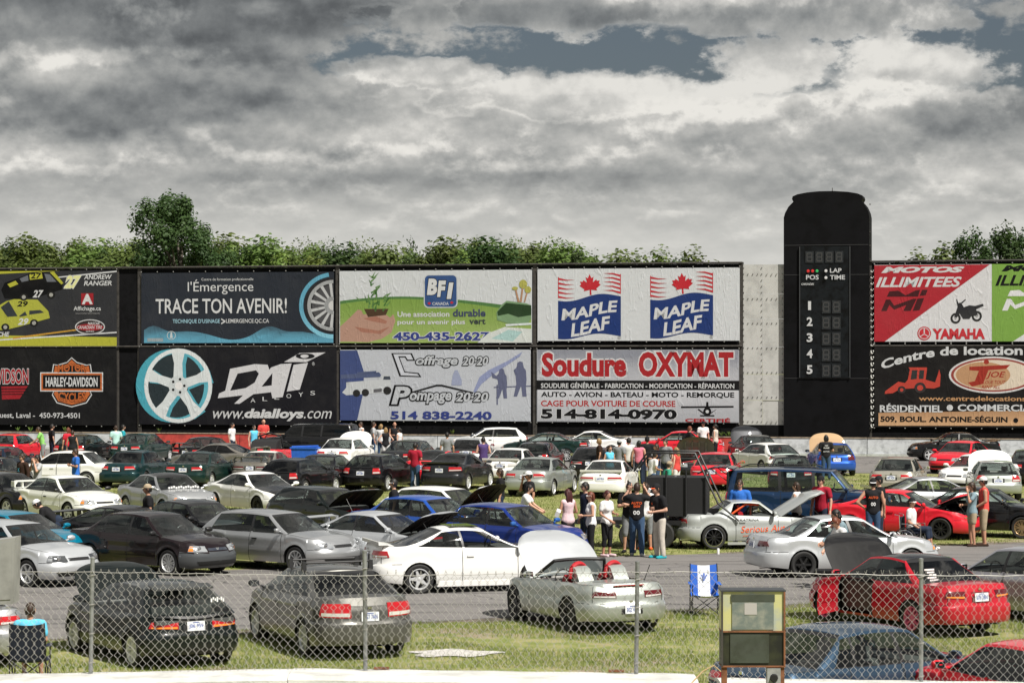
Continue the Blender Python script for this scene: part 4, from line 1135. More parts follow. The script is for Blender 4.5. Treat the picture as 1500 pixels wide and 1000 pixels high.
B.text('27', 95, 404, 120, 423, (.62, .62, .3), .35, .05, out=W_); B.text('ANDREW', 124, 403, 165, 410, W_, .2, .02); B.text('RANGER', 124, 412, 165, 419, W_, .2, .02)
B.text('CHE', -2, 486, 15, 493, W_, .2, .03)
B.poly([(120, 430), (138, 430), (138, 447), (120, 447)], RD); B.text('A', 121, 431, 137, 446, W_, 0, .05); B.text('Affichage.ca', 109, 449, 149, 457, W_, 0, .01); B.text('SOLUTIONS GRAPHIQUES', 112, 458.5, 147, 460.5, (.3, .3, .3))
B.multi([B.ell(133, 479, 22, 11, 28)], W_); B.multi([B.ell(133, 479, 20.5, 9.7, 28)], (.03, .02, .02)); B.multi([B.ell(133, 479.5, 20, 5, 24)], RD); B.text('NASCAR', 130, 472, 147, 476, W_, .2, .02); B.text('CANADIAN TIRE', 114, 477, 151, 482, W_, .2, .01); B.text('SERIES', 127, 484, 139, 486.5, W_)
# ---- banner: motor cycles
B = Banner(-160, 510, 172, 622, (.008, .008, .009), 'black banner with orange shield and bar emblem for motor cycles, lower left')
OR = (.42, .11, .03)
B.text('HARLEY-DAVIDSON', -70, 540, 43, 562, RD, 0, .03, out=W_)
B.multi([[(3, 566), (42, 565), (30, 584), (4, 585)]], RD); B.multi([[(3, y), (44, y - .5), (43, y + .9), (3, y + 1.2)] for y in (569, 573, 577)], K_)
shield = [(106, 523), (114, 530), (128, 534), (134, 533), (136, 546), (133, 549), (133, 572), (136, 578), (128, 590), (106, 596), (84, 590), (77, 578), (80, 572), (80, 549), (77, 546), (79, 533), (85, 534), (99, 530)]
B.poly(shield, W_); cc = (106, 560); B.poly([(cc[0] + (x - cc[0]) * .955, cc[1] + (y - cc[1]) * .955) for x, y in shield], K_)
B.poly([(cc[0] + (x - cc[0]) * .90, cc[1] + (y - cc[1]) * .90) for x, y in shield], OR); B.poly([(cc[0] + (x - cc[0]) * .72, cc[1] + (y - cc[1]) * .72) for x, y in shield], K_)
B.poly([(60, 545), (152, 545), (152, 573), (60, 573)], W_); B.poly([(61.5, 546.5), (150.5, 546.5), (150.5, 571.5), (61.5, 571.5)], OR); B.poly([(64, 549), (148, 549), (148, 569), (64, 569)], K_)
B.text('HARLEY-DAVIDSON', 68, 552, 144, 566, W_, 0, .03)
B.text('MOTOR', 86, 533, 127, 544, OR, 0, .03, out=K_, warp=lambda x, y: (x, y + ((x - 106) / 20) ** 2 * 1.2)); B.text('CYCLES', 87, 575, 126, 588, OR, 0, .03, out=K_, warp=lambda x, y: (x, y - ((x - 106) / 20) ** 2 * 2))
B.text('Ouest, Laval -  450-973-4501', -8, 604, 118, 613, W_, 0, .015)
# ---- banner: training centre
B = Banner(208, 399, 490, 503, (.020, .024, .033), 'dark blue grey banner with blue smoke and half a wheel, white lettering above it')
zl = B.W.p(300, 503).z; zh = B.W.p(300, 470).z
def wavy(x0, x1, yb, f, n=40): return [(x0, yb)] + [(lerp(x0, x1, i / n), f(lerp(x0, x1, i / n))) for i in range(n + 1)] + [(x1, yb)]
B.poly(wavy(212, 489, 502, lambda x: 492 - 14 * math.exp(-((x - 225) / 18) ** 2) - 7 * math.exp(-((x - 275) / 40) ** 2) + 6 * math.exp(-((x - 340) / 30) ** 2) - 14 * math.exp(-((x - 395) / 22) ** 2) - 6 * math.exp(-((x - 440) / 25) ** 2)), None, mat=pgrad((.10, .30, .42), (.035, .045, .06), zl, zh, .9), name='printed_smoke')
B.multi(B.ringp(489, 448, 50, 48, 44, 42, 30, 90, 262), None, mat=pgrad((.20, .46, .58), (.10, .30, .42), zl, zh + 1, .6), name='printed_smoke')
B.multi([B.ell(489, 448, 42, 40, 24, 90, 270)], (.02, .02, .022)); B.multi(B.ringp(489, 448, 38, 37, 33, 32, 24, 90, 270), (.30, .31, .32)); B.multi([B.ell(489, 448, 31, 30, 24, 90, 270)], (.06, .06, .065))
sp_ = []
for i in range(8):
    a = R(95 + i * 24); ca, sa = math.cos(a), math.sin(a); sp_.append([(489 + ca * 8 - sa * 1.6, 448 + sa * 8 + ca * 1.6), (489 + ca * 33 - sa * 2.2, 448 + sa * 32 + ca * 2.2), (489 + ca * 33 + sa * 2.2, 448 + sa * 32 - ca * 2.2), (489 + ca * 8 + sa * 1.6, 448 + sa * 8 - ca * 1.6)])
B.multi(sp_, (.42, .43, .44)); B.multi([B.ell(489, 448, 13, 13, 16, 90, 270)], (.25, .26, .27)); B.multi([B.ell(489, 448, 7, 7, 12, 90, 270)], (.5, .5, .5))
B.text('Centre de formation professionnelle', 296, 407, 372, 412, W_); B.text("l'Émergence", 276, 409, 372, 431, W_, 0, .0); B.text('TRACE TON AVENIR!', 229, 437, 421, 459, W_, 0, .012)
B.text("TECHNIQUE D'USINAGE", 254, 467, 323, 474, (.35, .58, .68)); B.text('>', 325, 466, 331, 475, W_, 0, .02); B.text('LEMERGENCE.QC.CA', 332, 467, 395, 474, W_, 0, .01)
B.multi(B.ringp(252, 491, 6.5, 6.5, 5.6, 5.6, 18), (.45, .5, .52)); B.multi([[(251, 486), (253, 486), (254, 495), (250, 495)]], (.45, .5, .52)); B.multi([[(217, 495), (240, 495), (240, 500), (217, 500)]], (.25, .3, .33))
# ---- banner: alloy wheels
B = Banner(205, 509, 494, 622, (.009, .009, .012), 'black banner with a big white and blue five spoke wheel and silver lettering')
cx, cy = 262, 565
B.multi([B.ell(cx - 10, cy, 52, 54, 34)], (.06, .30, .38)); B.multi([B.ell(cx, cy, 50, 55, 36)], (.42, .50, .52)); B.multi([B.ell(cx, cy, 45, 50, 36)], (.10, .36, .44)); B.multi([B.ell(cx - 3, cy, 41, 47, 36)], (.02, .03, .035))
sp_ = []; s2 = []
for i in range(5):
    a = R(-90 + i * 72); ca, sa = math.cos(a), math.sin(a)
    sp_.append([(cx + ca * 8 - sa * 7, cy + sa * 9 + ca * 7), (cx + ca * 30 - sa * 6, cy + sa * 33 + ca * 6), (cx + ca * 46 - sa * 10, cy + sa * 51 + ca * 10), (cx + ca * 46 + sa * 10, cy + sa * 51 - ca * 10), (cx + ca * 30 + sa * 6, cy + sa * 33 - ca * 6), (cx + ca * 8 + sa * 7, cy + sa * 9 - ca * 7)])
    s2.append([(x + 5, y + 2) for x, y in sp_[-1]])
B.multi(s2, (.08, .32, .40)); B.multi(sp_, (.56, .60, .61)); B.multi(B.ringp(cx, cy, 49.5, 54.5, 44, 49, 36), (.60, .63, .64)); B.multi([B.ell(cx, cy, 14, 15, 20)], (.50, .54, .55)); B.multi([B.ell(cx + 9 * math.cos(R(q * 72)), cy + 10 * math.sin(R(q * 72)), 2, 2.2, 8) for q in range(5)], K_); B.multi([B.ell(cx + 1, cy, 5.5, 6, 14)], (.66, .66, .66))
SV = (.52, .52, .54)
B.multi([[(338, 540), (374, 533), (393, 534), (396, 543), (388, 562), (370, 577), (320, 583), (322, 576), (331, 572)]], SV)
B.multi([[(349, 547), (376, 542), (380, 547), (374, 560), (361, 568), (338, 572)]], (.009, .009, .012))
B.multi([[(344, 591), (352, 591), (372, 577), (398, 574), (400, 583), (415, 581), (428, 532), (412, 533), (398, 538), (378, 566), (364, 572)]], SV); B.multi([[(384, 566), (400, 546), (399, 564)]], (.009, .009, .012))
B.multi([[(431, 534), (452, 531), (440, 570), (421, 573)]], SV)
B.multi([[(417, 530), (440, 517), (478, 516), (450, 530)]], SV); B.multi([B.ell(448, 521.5, 14, 4.2, 20)], (.009, .009, .012)); B.multi([B.ell(447, 521.5, 6, 2.6, 14)], SV)
for i, ch in enumerate('ALLOYS'): B.text(ch, 368 + i * 17.5, 583 - i * 2.2, 375 + i * 17.5, 589 - i * 2.2, W_)
B.text('www.', 313, 602, 358, 613, W_, .3); B.text('daialloys', 359, 598, 446, 616, W_, .2, .04); B.text('.com', 446, 601, 487, 612, W_, .3); B.text('®', 458, 530, 462, 535, W_)
# ---- banner: recycling company
B = Banner(498, 396, 780, 502, (.50, .52, .54), 'green and pale banner with cupped hands holding a plant and a jar at right')
zm = B.W.p(640, 500).z
B.poly(wavy(499, 779, 502, lambda x: 434 + 7 * abs((x - 590) / 100) ** 1.6 if x > 590 else 434 + 6 * ((590 - x) / 90) ** 2), (.07, .16, .05)); B.poly(wavy(499, 779, 502, lambda x: 437.5 + 8 * abs((x - 590) / 100) ** 1.6 if x > 590 else 437.5 + 7 * ((590 - x) / 90) ** 2), None, mat=pgrad((.26, .35, .11), (.17, .27, .06), zm, zm + 2.2, .3), name='printed_meadow')
B.poly([(499, 478), (512, 466), (525, 453), (530, 454), (533, 460), (555, 458), (561, 456), (572, 465), (577, 460), (580, 470), (574, 487), (560, 496), (540, 501), (512, 500), (499, 500)], (.36, .22, .17), 'printed_hands')
B.multi([[(533, 466), (552, 463), (568, 470), (566, 474), (545, 470)], [(520, 478), (555, 484), (572, 478), (558, 489), (530, 486)]], (.30, .14, .10), 'printed_finger_folds'); B.multi([[(534, 452), (570, 452), (566, 461), (540, 464)]], (.06, .035, .02), 'printed_soil')
lv = []; rg_ = random.Random(3)
for i in range(46):
    if i < 20: x, y = 547 + rg_.uniform(-5, 5), rg_.uniform(405, 448); an = rg_.choice((-1, 1)) * rg_.uniform(.3, 1.1)
    else: x, y = rg_.uniform(527, 569), rg_.uniform(430, 456); an = (x - 547) / 22 + rg_.uniform(-.3, .3)
    L = rg_.uniform(7, 12); dx, dy = math.sin(an), -math.cos(an); lv.append([(x - dy * 1.4, y + dx * 1.4), (x + dx * L, y + dy * L), (x + dy * 1.4, y - dx * 1.4)])
B.multi(lv[::2], (.05, .13, .035), 'printed_leaves'); B.multi(lv[1::2], (.10, .20, .06), 'printed_leaves')
def rrect(x0, y0, x1, y1, r, n=5):
    o = []
    for (cx_, cy_, a) in ((x1 - r, y0 + r, -90), (x1 - r, y1 - r, 0), (x0 + r, y1 - r, 90), (x0 + r, y0 + r, 180)):
        for i in range(n + 1): o.append((cx_ + r * math.cos(R(a + 90 * i / n)), cy_ + r * math.sin(R(a + 90 * i / n))))
    return o
B.poly(rrect(621.5, 402, 671, 451, 7), (.45, .47, .48)); B.poly(rrect(623, 403.5, 669.5, 449.5, 6), (.03, .07, .19))
B.text('B', 626, 408, 641, 432, W_, .15, .06, out=K_); B.text('F', 641, 411, 654, 435, W_, .15, .06, out=K_); B.text('I', 655, 414, 665, 438, W_, .15, .06, out=K_); B.text('CANADA', 634, 442.5, 658, 447, W_, 0, .01)
leaf = [(0, -50), (8, -32), (17, -38), (13, -14), (28, -26), (30, -19), (43, -20), (38, -8), (46, -2), (26, 14), (29, 22), (3, 18), (4, 40), (-4, 40), (-3, 18), (-29, 22), (-26, 14), (-46, -2), (-38, -8), (-43, -20), (-30, -19), (-28, -26), (-13, -14), (-17, -38), (-8, -32)]
def mleaf(cx_, cy_, k, rot=0): return [(cx_ + k * (x * math.cos(rot) - y * math.sin(rot)), cy_ + k * (x * math.sin(rot) + y * math.cos(rot))) for x, y in leaf]
B.multi([mleaf(629.5, 444.5, .055), mleaf(662.5, 443.5, .055)], (.45, .02, .03))
PB = (.03, .045, .19)
B.text('Une association', 583, 456, 659, 464, W_, 0, .02); B.text('durable', 664, 453, 712, 464, (.04, .05, .10), 0, .03); B.text('pour un avenir plus', 583, 468, 682, 477, W_, 0, .02); B.text('vert', 688, 467, 712, 475, (.04, .05, .05), 0, .03)
B.text('450-435-2627', 577, 486, 718, 499, PB, 0, .04, out=W_, outw=.05)
B.poly([(728, 458), (735, 447), (743, 441), (772, 445), (779, 448), (779, 466), (774, 474), (745, 474), (729, 469)], (.16, .26, .14), 'printed_jar'); B.poly([(729, 457), (742, 444), (779, 448), (779, 462), (760, 465), (745, 460), (730, 463)], (.02, .045, .018), 'printed_jar_contents'); B.multi([[(741, 475), (779, 473), (779, 476), (742, 478)]], (.55, .6, .6))
B.poly([(700, 502), (716, 488), (740, 479), (779, 482), (779, 502)], (.52, .55, .53)); B.poly([(720, 496), (745, 483), (766, 486), (752, 500)], (.33, .48, .47))
B.multi([[(762, 443), (766, 416), (768, 416), (765, 443)], [(759, 443), (755, 425), (757, 424), (762, 443)], [(768, 443), (773, 424), (775, 425), (770, 443)]], (.35, .2, .12)); B.multi([B.ell(767, 417, 6, 6.5, 14), B.ell(774, 425, 5, 5, 12), B.ell(755, 423, 4.5, 2.5, 12)], (.34, .33, .08), 'printed_flowers')
# ---- banner: concrete pumping
B = Banner(499, 512, 778, 616, (.42, .44, .48), 'pale blue banner with a pump truck at left and shadow workers at right')
B.poly([(499, 513), (524, 513), (534, 545), (533, 575), (524, 616), (499, 616)], (.045, .065, .17)); 
TRK = (.46, .48, .50)
B.multi([[(508, 560), (556, 556), (566, 556), (573, 558), (575, 572), (566, 575), (508, 579), (502, 575), (508, 568)]], TRK, 'printed_truck'); B.multi([[(558, 557), (562, 549), (570, 549), (574, 558)]], TRK, 'printed_cab'); B.multi([[(500, 549), (556, 545), (559, 549), (558, 552), (500, 555)], [(524, 545), (552, 543), (552, 546), (524, 548)]], (.07, .09, .17), 'printed_boom'); B.multi([B.ell(523, 576, 5.5, 5.5, 12), B.ell(536, 575, 5.5, 5.5, 12), B.ell(568, 572, 6, 6, 12)], (.02, .02, .02), 'printed_wheels'); B.multi([[(563, 551), (572, 551), (573, 556), (562, 556)]], (.05, .06, .08)); B.multi([[(548, 570), (560, 569), (560, 574), (548, 575)]], (.1, .1, .11))
SH = (.10, .11, .18)
B.multi([[(694, 573), (703, 552), (716, 542), (745, 528), (766, 515), (762, 522), (722, 549), (706, 562), (697, 575)]], (.22, .25, .40), 'printed_hose')
def man(x, y, k): return [(x - 5 * k, y), (x - 4 * k, y - 3 * k), (x - 3.5 * k, y - 7 * k), (x, y - 9 * k), (x + 4 * k, y - 8 * k), (x + 5 * k, y - 4 * k), (x + 6 * k, y), (x + 9 * k, y + 4 * k), (x + 10 * k, y + 18 * k), (x + 9 * k, y + 28 * k), (x + 10 * k, y + 42 * k), (x + 4 * k, y + 42 * k), (x + 2 * k, y + 26 * k), (x - 4 * k, y + 42 * k), (x - 9 * k, y + 42 * k), (x - 5 * k, y + 24 * k), (x - 6 * k, y + 12 * k), (x - 9 * k, y + 4 * k)]
B.multi([man(762, 538, 1.0), man(735, 547, .85)], SH, 'printed_workers'); B.multi([[(720, 544), (730, 552), (733, 556), (722, 553)], [(724, 566), (778, 564), (778, 565.5), (724, 567.5)], [(728, 563), (730, 563), (730, 592), (728, 592)]], SH); B.multi([[(662, 561), (664, 549), (667, 542), (671, 542), (674, 549), (677, 556), (677, 564), (662, 564)]], (.27, .30, .42), 'printed_worker')
GR = (.42, .44, .47)
B.multi([[(574, 517), (604, 517), (609, 528), (597, 528), (594, 523), (586, 523), (594, 544), (614, 546), (618, 552), (586, 551)]], K_); B.multi([[(577, 518.5), (602, 518.5), (606, 526.5), (598, 526.5), (595, 521.5), (584, 521.5), (593, 545.5), (612, 547.5), (615, 550.5), (588, 549.5)]], (.48, .50, .55))
B.text('offrage', 610, 521, 671, 538, GR, .2, .03, out=K_, outw=.07); B.text('20·20', 678, 522, 716, 535, GR, .2, .03, out=K_, outw=.07)
B.text('P', 574, 566, 602, 592, GR, .2, .04, out=K_, outw=.07); B.text('ompage', 601, 575, 662, 591, GR, .2, .03, out=K_, outw=.07); B.text('20·20', 668, 574, 716, 588, GR, .2, .03, out=K_, outw=.07)
B.multi([[(602, 574), (640, 563), (648, 563), (694, 574), (694, 576), (648, 565.5), (640, 565.5), (604, 575.5)]], K_)
B.text('514 838-2240', 573, 602, 721, 614, PB, 0, .035)
# ---- banner: packed meats
B = Banner(788, 393, 1084, 499, (.52, .54, .56), 'white creased banner with two red leaf and blue flag emblems side by side')
for dx, dy in ((0, 0), (135, -1)):
    BLUE = (.014, .034, .14)
    def fl(x): return math.sin((x - 818) / 92 * 2 * PI + .3) * 4.0 * 1
    pts = [(818 + dx + 92 * i / 20, 440 + dy - 2 - 3.8 * math.sin(2 * PI * (i / 20 - .42)) - 6 * (i / 20)) for i in range(21)] + [(910 + dx - 92 * i / 20, 493 + dy - 3.2 * math.sin(2 * PI * ((20 - i) / 20 - .38)) + 1 - 4 * ((20 - i) / 20)) for i in range(21)]
    B.poly(pts, BLUE, 'printed_flag')
    sl = lambda x, y: (x, y - (x - 864 - dx) * .13 + 2 * math.sin((x - 820 - dx) / 92 * 2 * PI))
    B.text('MAPLE', 823 + dx, 446 + dy, 905 + dx, 463 + dy, W_, .1, .03, warp=sl); B.text('LEAF', 837 + dx, 468 + dy, 894 + dx, 488 + dy, W_, .1, .03, warp=sl)
    B.multi([mleaf(865 + dx, 418 + dy, .34, -.06)], (.42, .02, .03), 'printed_leaf')
    st = []
    for i in range(5):
        y = 407 + dy + i * 6.6; st.append([(818 + dx, y - 1), (830 + dx, y + 2.0), (843 + dx, y + 2.5), (830 + dx, y + 3.6), (818 + dx, y + 2.2)])
        y = 401 + dy + i * 6.2; st.append([(884 + dx, y - 1), (898 + dx, y - 1.5), (910 + dx, y + 1.5), (910 + dx, y + 4.5), (898 + dx, y + .7)])
    B.multi(st, (.42, .02, .03), 'printed_stripes'); B.multi([[(818 + dx, 405 + dy), (819 + dx, 405 + dy), (819 + dx, 436 + dy), (818 + dx, 436 + dy)], [(909 + dx, 401 + dy), (910 + dx, 401 + dy), (910 + dx, 428 + dy), (909 + dx, 428 + dy)]], (.42, .02, .03))
    B.text('®', 905 + dx, 492 + dy, 910 + dx, 497 + dy, (.2, .2, .2))
# ---- banner: welding
B = Banner(787, 512, 1083, 618, (.36, .37, .40), 'grey banner with large red lettering above a black strip and a phone number')
zt_, zb_ = B.W.p(930, 512).z, B.W.p(930, 557).z
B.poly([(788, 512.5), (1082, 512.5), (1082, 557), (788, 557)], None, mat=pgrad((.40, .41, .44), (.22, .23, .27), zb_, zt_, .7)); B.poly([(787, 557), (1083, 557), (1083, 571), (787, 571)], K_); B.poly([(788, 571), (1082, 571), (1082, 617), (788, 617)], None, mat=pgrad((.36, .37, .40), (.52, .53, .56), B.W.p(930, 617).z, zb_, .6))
RR = (.31, .018, .022)
B.text('Soudure', 794, 516, 918, 552, RR, 0, .045, out=W_, outw=.05); B.text('OXYMAT', 936, 515, 1075, 552, RR, 0, .05, out=W_, outw=.05)
B.text('SOUDURE GÉNÉRALE - FABRICATION - MODIFICATION - RÉPARATION', 793, 559.5, 1076, 568.5, W_, 0, .02)
B.text('AUTO - AVION - BATEAU - MOTO - REMORQUE', 793, 574, 1076, 583, K_, 0, .03); B.text('CAGE POUR VOITURE DE COURSE', 793, 586.5, 990, 595.5, RR, 0, .03, out=W_); B.text('514-814-0970', 793, 599, 992, 614, K_, 0, .05, out=W_)
B.multi([[(998, 594.5), (1075, 593.5), (1075, 596), (998, 597)], [(1035, 588), (1038, 588), (1039, 608), (1034, 608)], [(1026, 607), (1047, 607), (1047, 609), (1026, 609)], [(1022, 599), (1024, 598), (1036, 607), (1034, 608)], [(1049, 599), (1051, 598), (1038, 608), (1036, 607)]], K_, 'printed_aircraft'); B.multi([B.ell(1036.5, 602, 6, 6.5, 14)], K_); B.multi([B.ell(1036.5, 602, 2.5, 2.5, 10)], W_); B.text('CERTIFIÉ', 1004, 611, 1070, 617.5, RR, 0, .04)
# ---- banner: motorcycles dealer
B = Banner(1281, 387, 1640, 500, (.56, .56, .58), 'red, white and green banner with a black motorcycle, beside the score tower')
B.poly([(1281, 387.5), (1450, 387.5), (1296, 500), (1281, 500)], (.34, .022, .032)); B.poly([(1453, 387), (1640, 387), (1640, 500), (1453, 500)], (.17, .31, .06)); B.poly([(1484, 500), (1640, 400), (1640, 500)], (.56, .57, .58))
B.text('MOTOS', 1291, 390, 1413, 399, W_, .3, .06); B.text('ILLIMITEES', 1283, 405, 1409, 420, W_, .3, .03)
def mi(dx, col): 
    B.multi([[(1303 + dx, 426), (1316 + dx, 425), (1327 + dx, 432), (1341 + dx, 425), (1348 + dx, 424), (1345 + dx, 434), (1299 + dx, 434)], [(1298 + dx, 438), (1304 + dx, 438), (1310 + dx, 447), (1338 + dx, 437), (1343 + dx, 437), (1334 + dx, 455), (1323 + dx, 455), (1328 + dx, 446), (1310 + dx, 453), (1303 + dx, 446), (1299 + dx, 455), (1291 + dx, 455)], [(1351 + dx, 424), (1359 + dx, 424), (1356 + dx, 432), (1347 + dx, 433)], [(1344 + dx, 437), (1354 + dx, 436), (1347 + dx, 454), (1337 + dx, 455)]], col)
mi(0, (.05, .012, .014)); mi(177, (.6, .6, .62))
B.text('MOTOS', 1467, 389, 1590, 398, K_, .3, .06); B.text('ILLIMITEES', 1458, 403, 1588, 419, K_, .3, .03)
B.multi(B.ringp(1400, 466, 7.5, 7.8, 4.5, 4.8, 18) + B.ringp(1431, 463, 7.5, 7.8, 4.5, 4.8, 18), (.02, .02, .02), 'printed_wheels'); B.multi([[(1398, 464), (1403, 449), (1402, 444), (1408, 443), (1412, 450), (1420, 447), (1428, 448), (1440, 445), (1441, 448), (1430, 453), (1433, 463), (1424, 462), (1420, 467), (1411, 467), (1406, 459), (1401, 466)]], (.025, .025, .028), 'printed_motorcycle'); B.multi([[(1402, 444), (1401, 438), (1402, 438), (1404, 444)], [(1408, 443), (1414, 438), (1415, 439), (1410, 444)]], K_); B.multi([B.ell(1400, 466, 1.6, 1.6, 8), B.ell(1431, 463, 1.6, 1.6, 8)], (.3, .3, .3))
B.multi([B.ell(1354, 488, 10, 10, 22)], (.45, .03, .04)); B.multi(B.ringp(1354, 488, 8.4, 8.4, 7.4, 7.4, 20) + [[(1353.2, 481), (1354.8, 481), (1354.8, 488), (1353.2, 488)], [(1353.6, 488.6), (1347.8, 492), (1348.4, 493), (1354.4, 489.4)], [(1354.4, 488.6), (1360.2, 492), (1359.6, 493), (1353.6, 489.4)]], W_); B.text('YAMAHA', 1366, 481, 1443, 496.5, (.45, .03, .04), 0, .05)
# ---- banner: rental centre
B = Banner(1281, 505, 1640, 626, (.010, .009, .009), 'black banner with a red tractor and a silver oval emblem, above a tan address strip')
TAN = (.50, .30, .16)
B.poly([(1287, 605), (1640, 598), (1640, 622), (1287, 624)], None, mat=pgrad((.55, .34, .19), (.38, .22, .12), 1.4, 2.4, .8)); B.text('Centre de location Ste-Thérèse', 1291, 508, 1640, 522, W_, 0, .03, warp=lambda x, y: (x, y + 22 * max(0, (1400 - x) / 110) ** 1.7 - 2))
B.multi([B.ell(1455, 549, 65, 27, 40)], (.55, .55, .55)); B.multi([B.ell(1455, 549, 62, 24.5, 40)], (.25, .05, .04)); B.multi([B.ell(1455, 549, 58, 22, 40)], (.60, .52, .42)); B.multi([B.ell(1440, 549, 40, 19, 30)], (.42, .24, .13))
RC = (.28, .03, .02)
B.multi([[(1420, 537), (1480, 534), (1474, 540), (1448, 542), (1440, 562), (1424, 566), (1418, 560), (1428, 558), (1434, 543), (1420, 542)]], RC, 'printed_letter_shape'); B.multi([B.ell(1445, 530, 4, 3.4, 12)], RC); B.text('JOE', 1444, 544, 1473, 555, RC, .3, .02); B.text('LOUE TOUT', 1440, 557, 1473, 562, RC, .3, .01); B.text('RENT ALL', 1438, 564, 1465, 569, RC, .3, .01)
B.multi([[(1297, 573), (1316, 559), (1326, 561), (1330, 556), (1333, 541), (1331, 538), (1358, 538), (1358, 541), (1356, 556), (1370, 560), (1374, 548), (1376, 541), (1378, 549), (1377, 566), (1368, 569), (1350, 568), (1318, 570), (1308, 576), (1296, 577)]], (.42, .05, .035), 'printed_tractor'); B.multi([[(1336, 542), (1344, 542), (1343, 555), (1334, 556)], [(1347, 542), (1354, 542), (1353, 555), (1346, 555)]], (.03, .03, .03)); B.multi([B.ell(1348, 568, 8.5, 8, 16), B.ell(1321, 571, 6, 5.5, 14)], (.03, .025, .025), 'printed_wheels'); B.multi([B.ell(1348, 568, 4.5, 4.2, 12), B.ell(1321, 571, 2.6, 2.6, 10)], (.42, .05, .035))
B.text('www.centredelocationsteustache.com', 1346, 580, 1598, 587, (.45, .25, .12), 0, .02); B.text('RÉSIDENTIEL', 1289, 591, 1381, 604, W_, 0, .03); B.multi([B.ell(1391.5, 597, 4.6, 4.6, 14)], W_); B.text('COMMERCIAL', 1403, 592, 1520, 602, W_, 0, .03)
B.text('509, BOUL. ANTOINE-SÉGUIN', 1290, 608, 1476, 619.5, K_, 0, .03); B.multi([B.ell(1488, 615, 3.6, 3.6, 14)], K_)

# ---- pale sheet metal wall between the banners and the tower
SHEET = pmat('weathered_sheet_metal', (0.50, 0.50, 0.48), 0.7, .1, var=.22, vscale=1.6, bump=.25, bscale=3)
sw = empty('sheet_metal_wall', wx(1117, BC) + (0,)); tag(sw, 'weathered pale sheet metal wall between the white banners and the black tower', 'wall'); sb = Vector(sw.location)
W0 = Wall(1117, BC)
rowsy = [387, 430, 467, 508, 548, 586, 622]
for (xa, xb) in ((1088, 1117), (1117.3, 1148)):
    for y0, y1 in zip(rowsy, rowsy[1:]):
        m = MB(); oo = WR.uniform(-.015, .015); pts = []
        for (px, py) in ((xa, y0), (xb, y0), (xb, y1), (xa, y1)): pts.append(W0.p(px, py + (.35 if py == y0 else 0), oo) - sb)
        bk = [p - WN * .06 for p in pts]; m.quad_grid([pts, bk], close=True); m.face(pts); m.face(bk[::-1]); m.obj('panel', SHEET, sw, smooth=0)
m = MB()
for py in range(392, 622, 9):
    for px in (1089.5, 1096, 1103, 1110, 1116, 1124, 1131, 1138, 1146):
        if (py // 9) % 4 == 0 or px in (1089.5, 1116, 1146): p = W0.p(px, py, .03) - sb; m.box(p.x - .02, p.x + .02, p.y - .02, p.y + .02, p.z - .02, p.z + .02)
tag(m.obj('rivets', pmat('rivet_grey', (.16, .155, .15), .7), sw, smooth=0, weld=False), kind='stuff')
m = MB(); pa, pb = W0.p(1087, 622) - sb, W0.p(1148, 622) - sb
m.face([pa, pb, Vector((pb.x, pb.y, 0)), Vector((pa.x, pa.y, 0))]); m.obj('base_board', BACK, sw, smooth=0)

# ---- score tower in the shape of a can
TW = pmat('tower_black_paint', (0.004, 0.004, 0.005), 0.7, spec=.12, var=.6, vscale=1.2, bump=.15, bscale=5); TW2 = pmat('score_panel_black', (0.006, 0.008, 0.010), 0.5, spec=.2, var=.9, vscale=2.5)
Wt = Wall(1210, BC - .22); tb = Wt.p(1210, 668); tb.z = 0
tower = empty('score_tower', tb); tag(tower, 'tall black score tower shaped like a drink can, with lap and position board', 'tower')
prof = [(1148, 668), (1148, 318), (1150, 311), (1155, 302), (1162, 295), (1160, 291), (1161, 287), (1168, 284), (1182, 281.5), (1200, 280), (1222, 280), (1242, 281.5), (1256, 284), (1263, 287), (1264, 291), (1262, 295), (1268, 302), (1272, 311), (1273.5, 318), (1273.5, 668)]
m = MB(); fr_ = []
for (x, y) in prof:
    p = Wt.p(x, y, 0) - tb
    if y == 668: p.z = 0
    fr_.append(p)
bk = [p - WN * 1.7 for p in fr_]
m.quad_grid([fr_, bk], close=True)
tri = tessellate_polygon([[Vector((x, y, 0)) for x, y in prof]])
for t in tri: m.face([fr_[i] for i in t]); m.face([bk[i] for i in t][::-1])
m.obj('tower_body', TW, tower, smooth=30)
def tbox(x0, y0, x1, y1, o0, o1, name, mat, parent=tower):
    m = MB(); f = [Wt.p(x, y, o1) - tb for x, y in ((x0, y0), (x1, y0), (x1, y1), (x0, y1))]; b = [Wt.p(x, y, o0) - tb for x, y in ((x0, y0), (x1, y0), (x1, y1), (x0, y1))]
    m.quad_grid([f, b], close=True); m.face(f); return m.obj(name, mat, parent, smooth=0)
tbox(1171, 361, 1246, 553, 0, .06, 'score_board', TW2)
for yy in (358.5, 402, 553.5): tbox(1149, yy, 1272, yy + .8, 0, .015, 'panel_joint', pmat('joint_grey', (.03, .03, .032), .6))
for xx in (1171, 1244.5): tbox(xx, 361, xx + 1.3, 553, .06, .10, 'board_frame', pmat('frame_grey', (.05, .052, .055), .5, .3))
DG = pmat('digit_module', (.016, .019, .022), .3, var=.7, vscale=6); DG2 = pmat('digit_segment_off', (.045, .045, .045), .5)
cells = [(1180 + 14.5 * i, 368, 1192 + 14.5 * i, 385) for i in range(4)] + [(1204 + 15 * i, 440 + 23.3 * j, 1217 + 15 * i, 459 + 23.3 * j) for i in range(2) for j in range(5)]
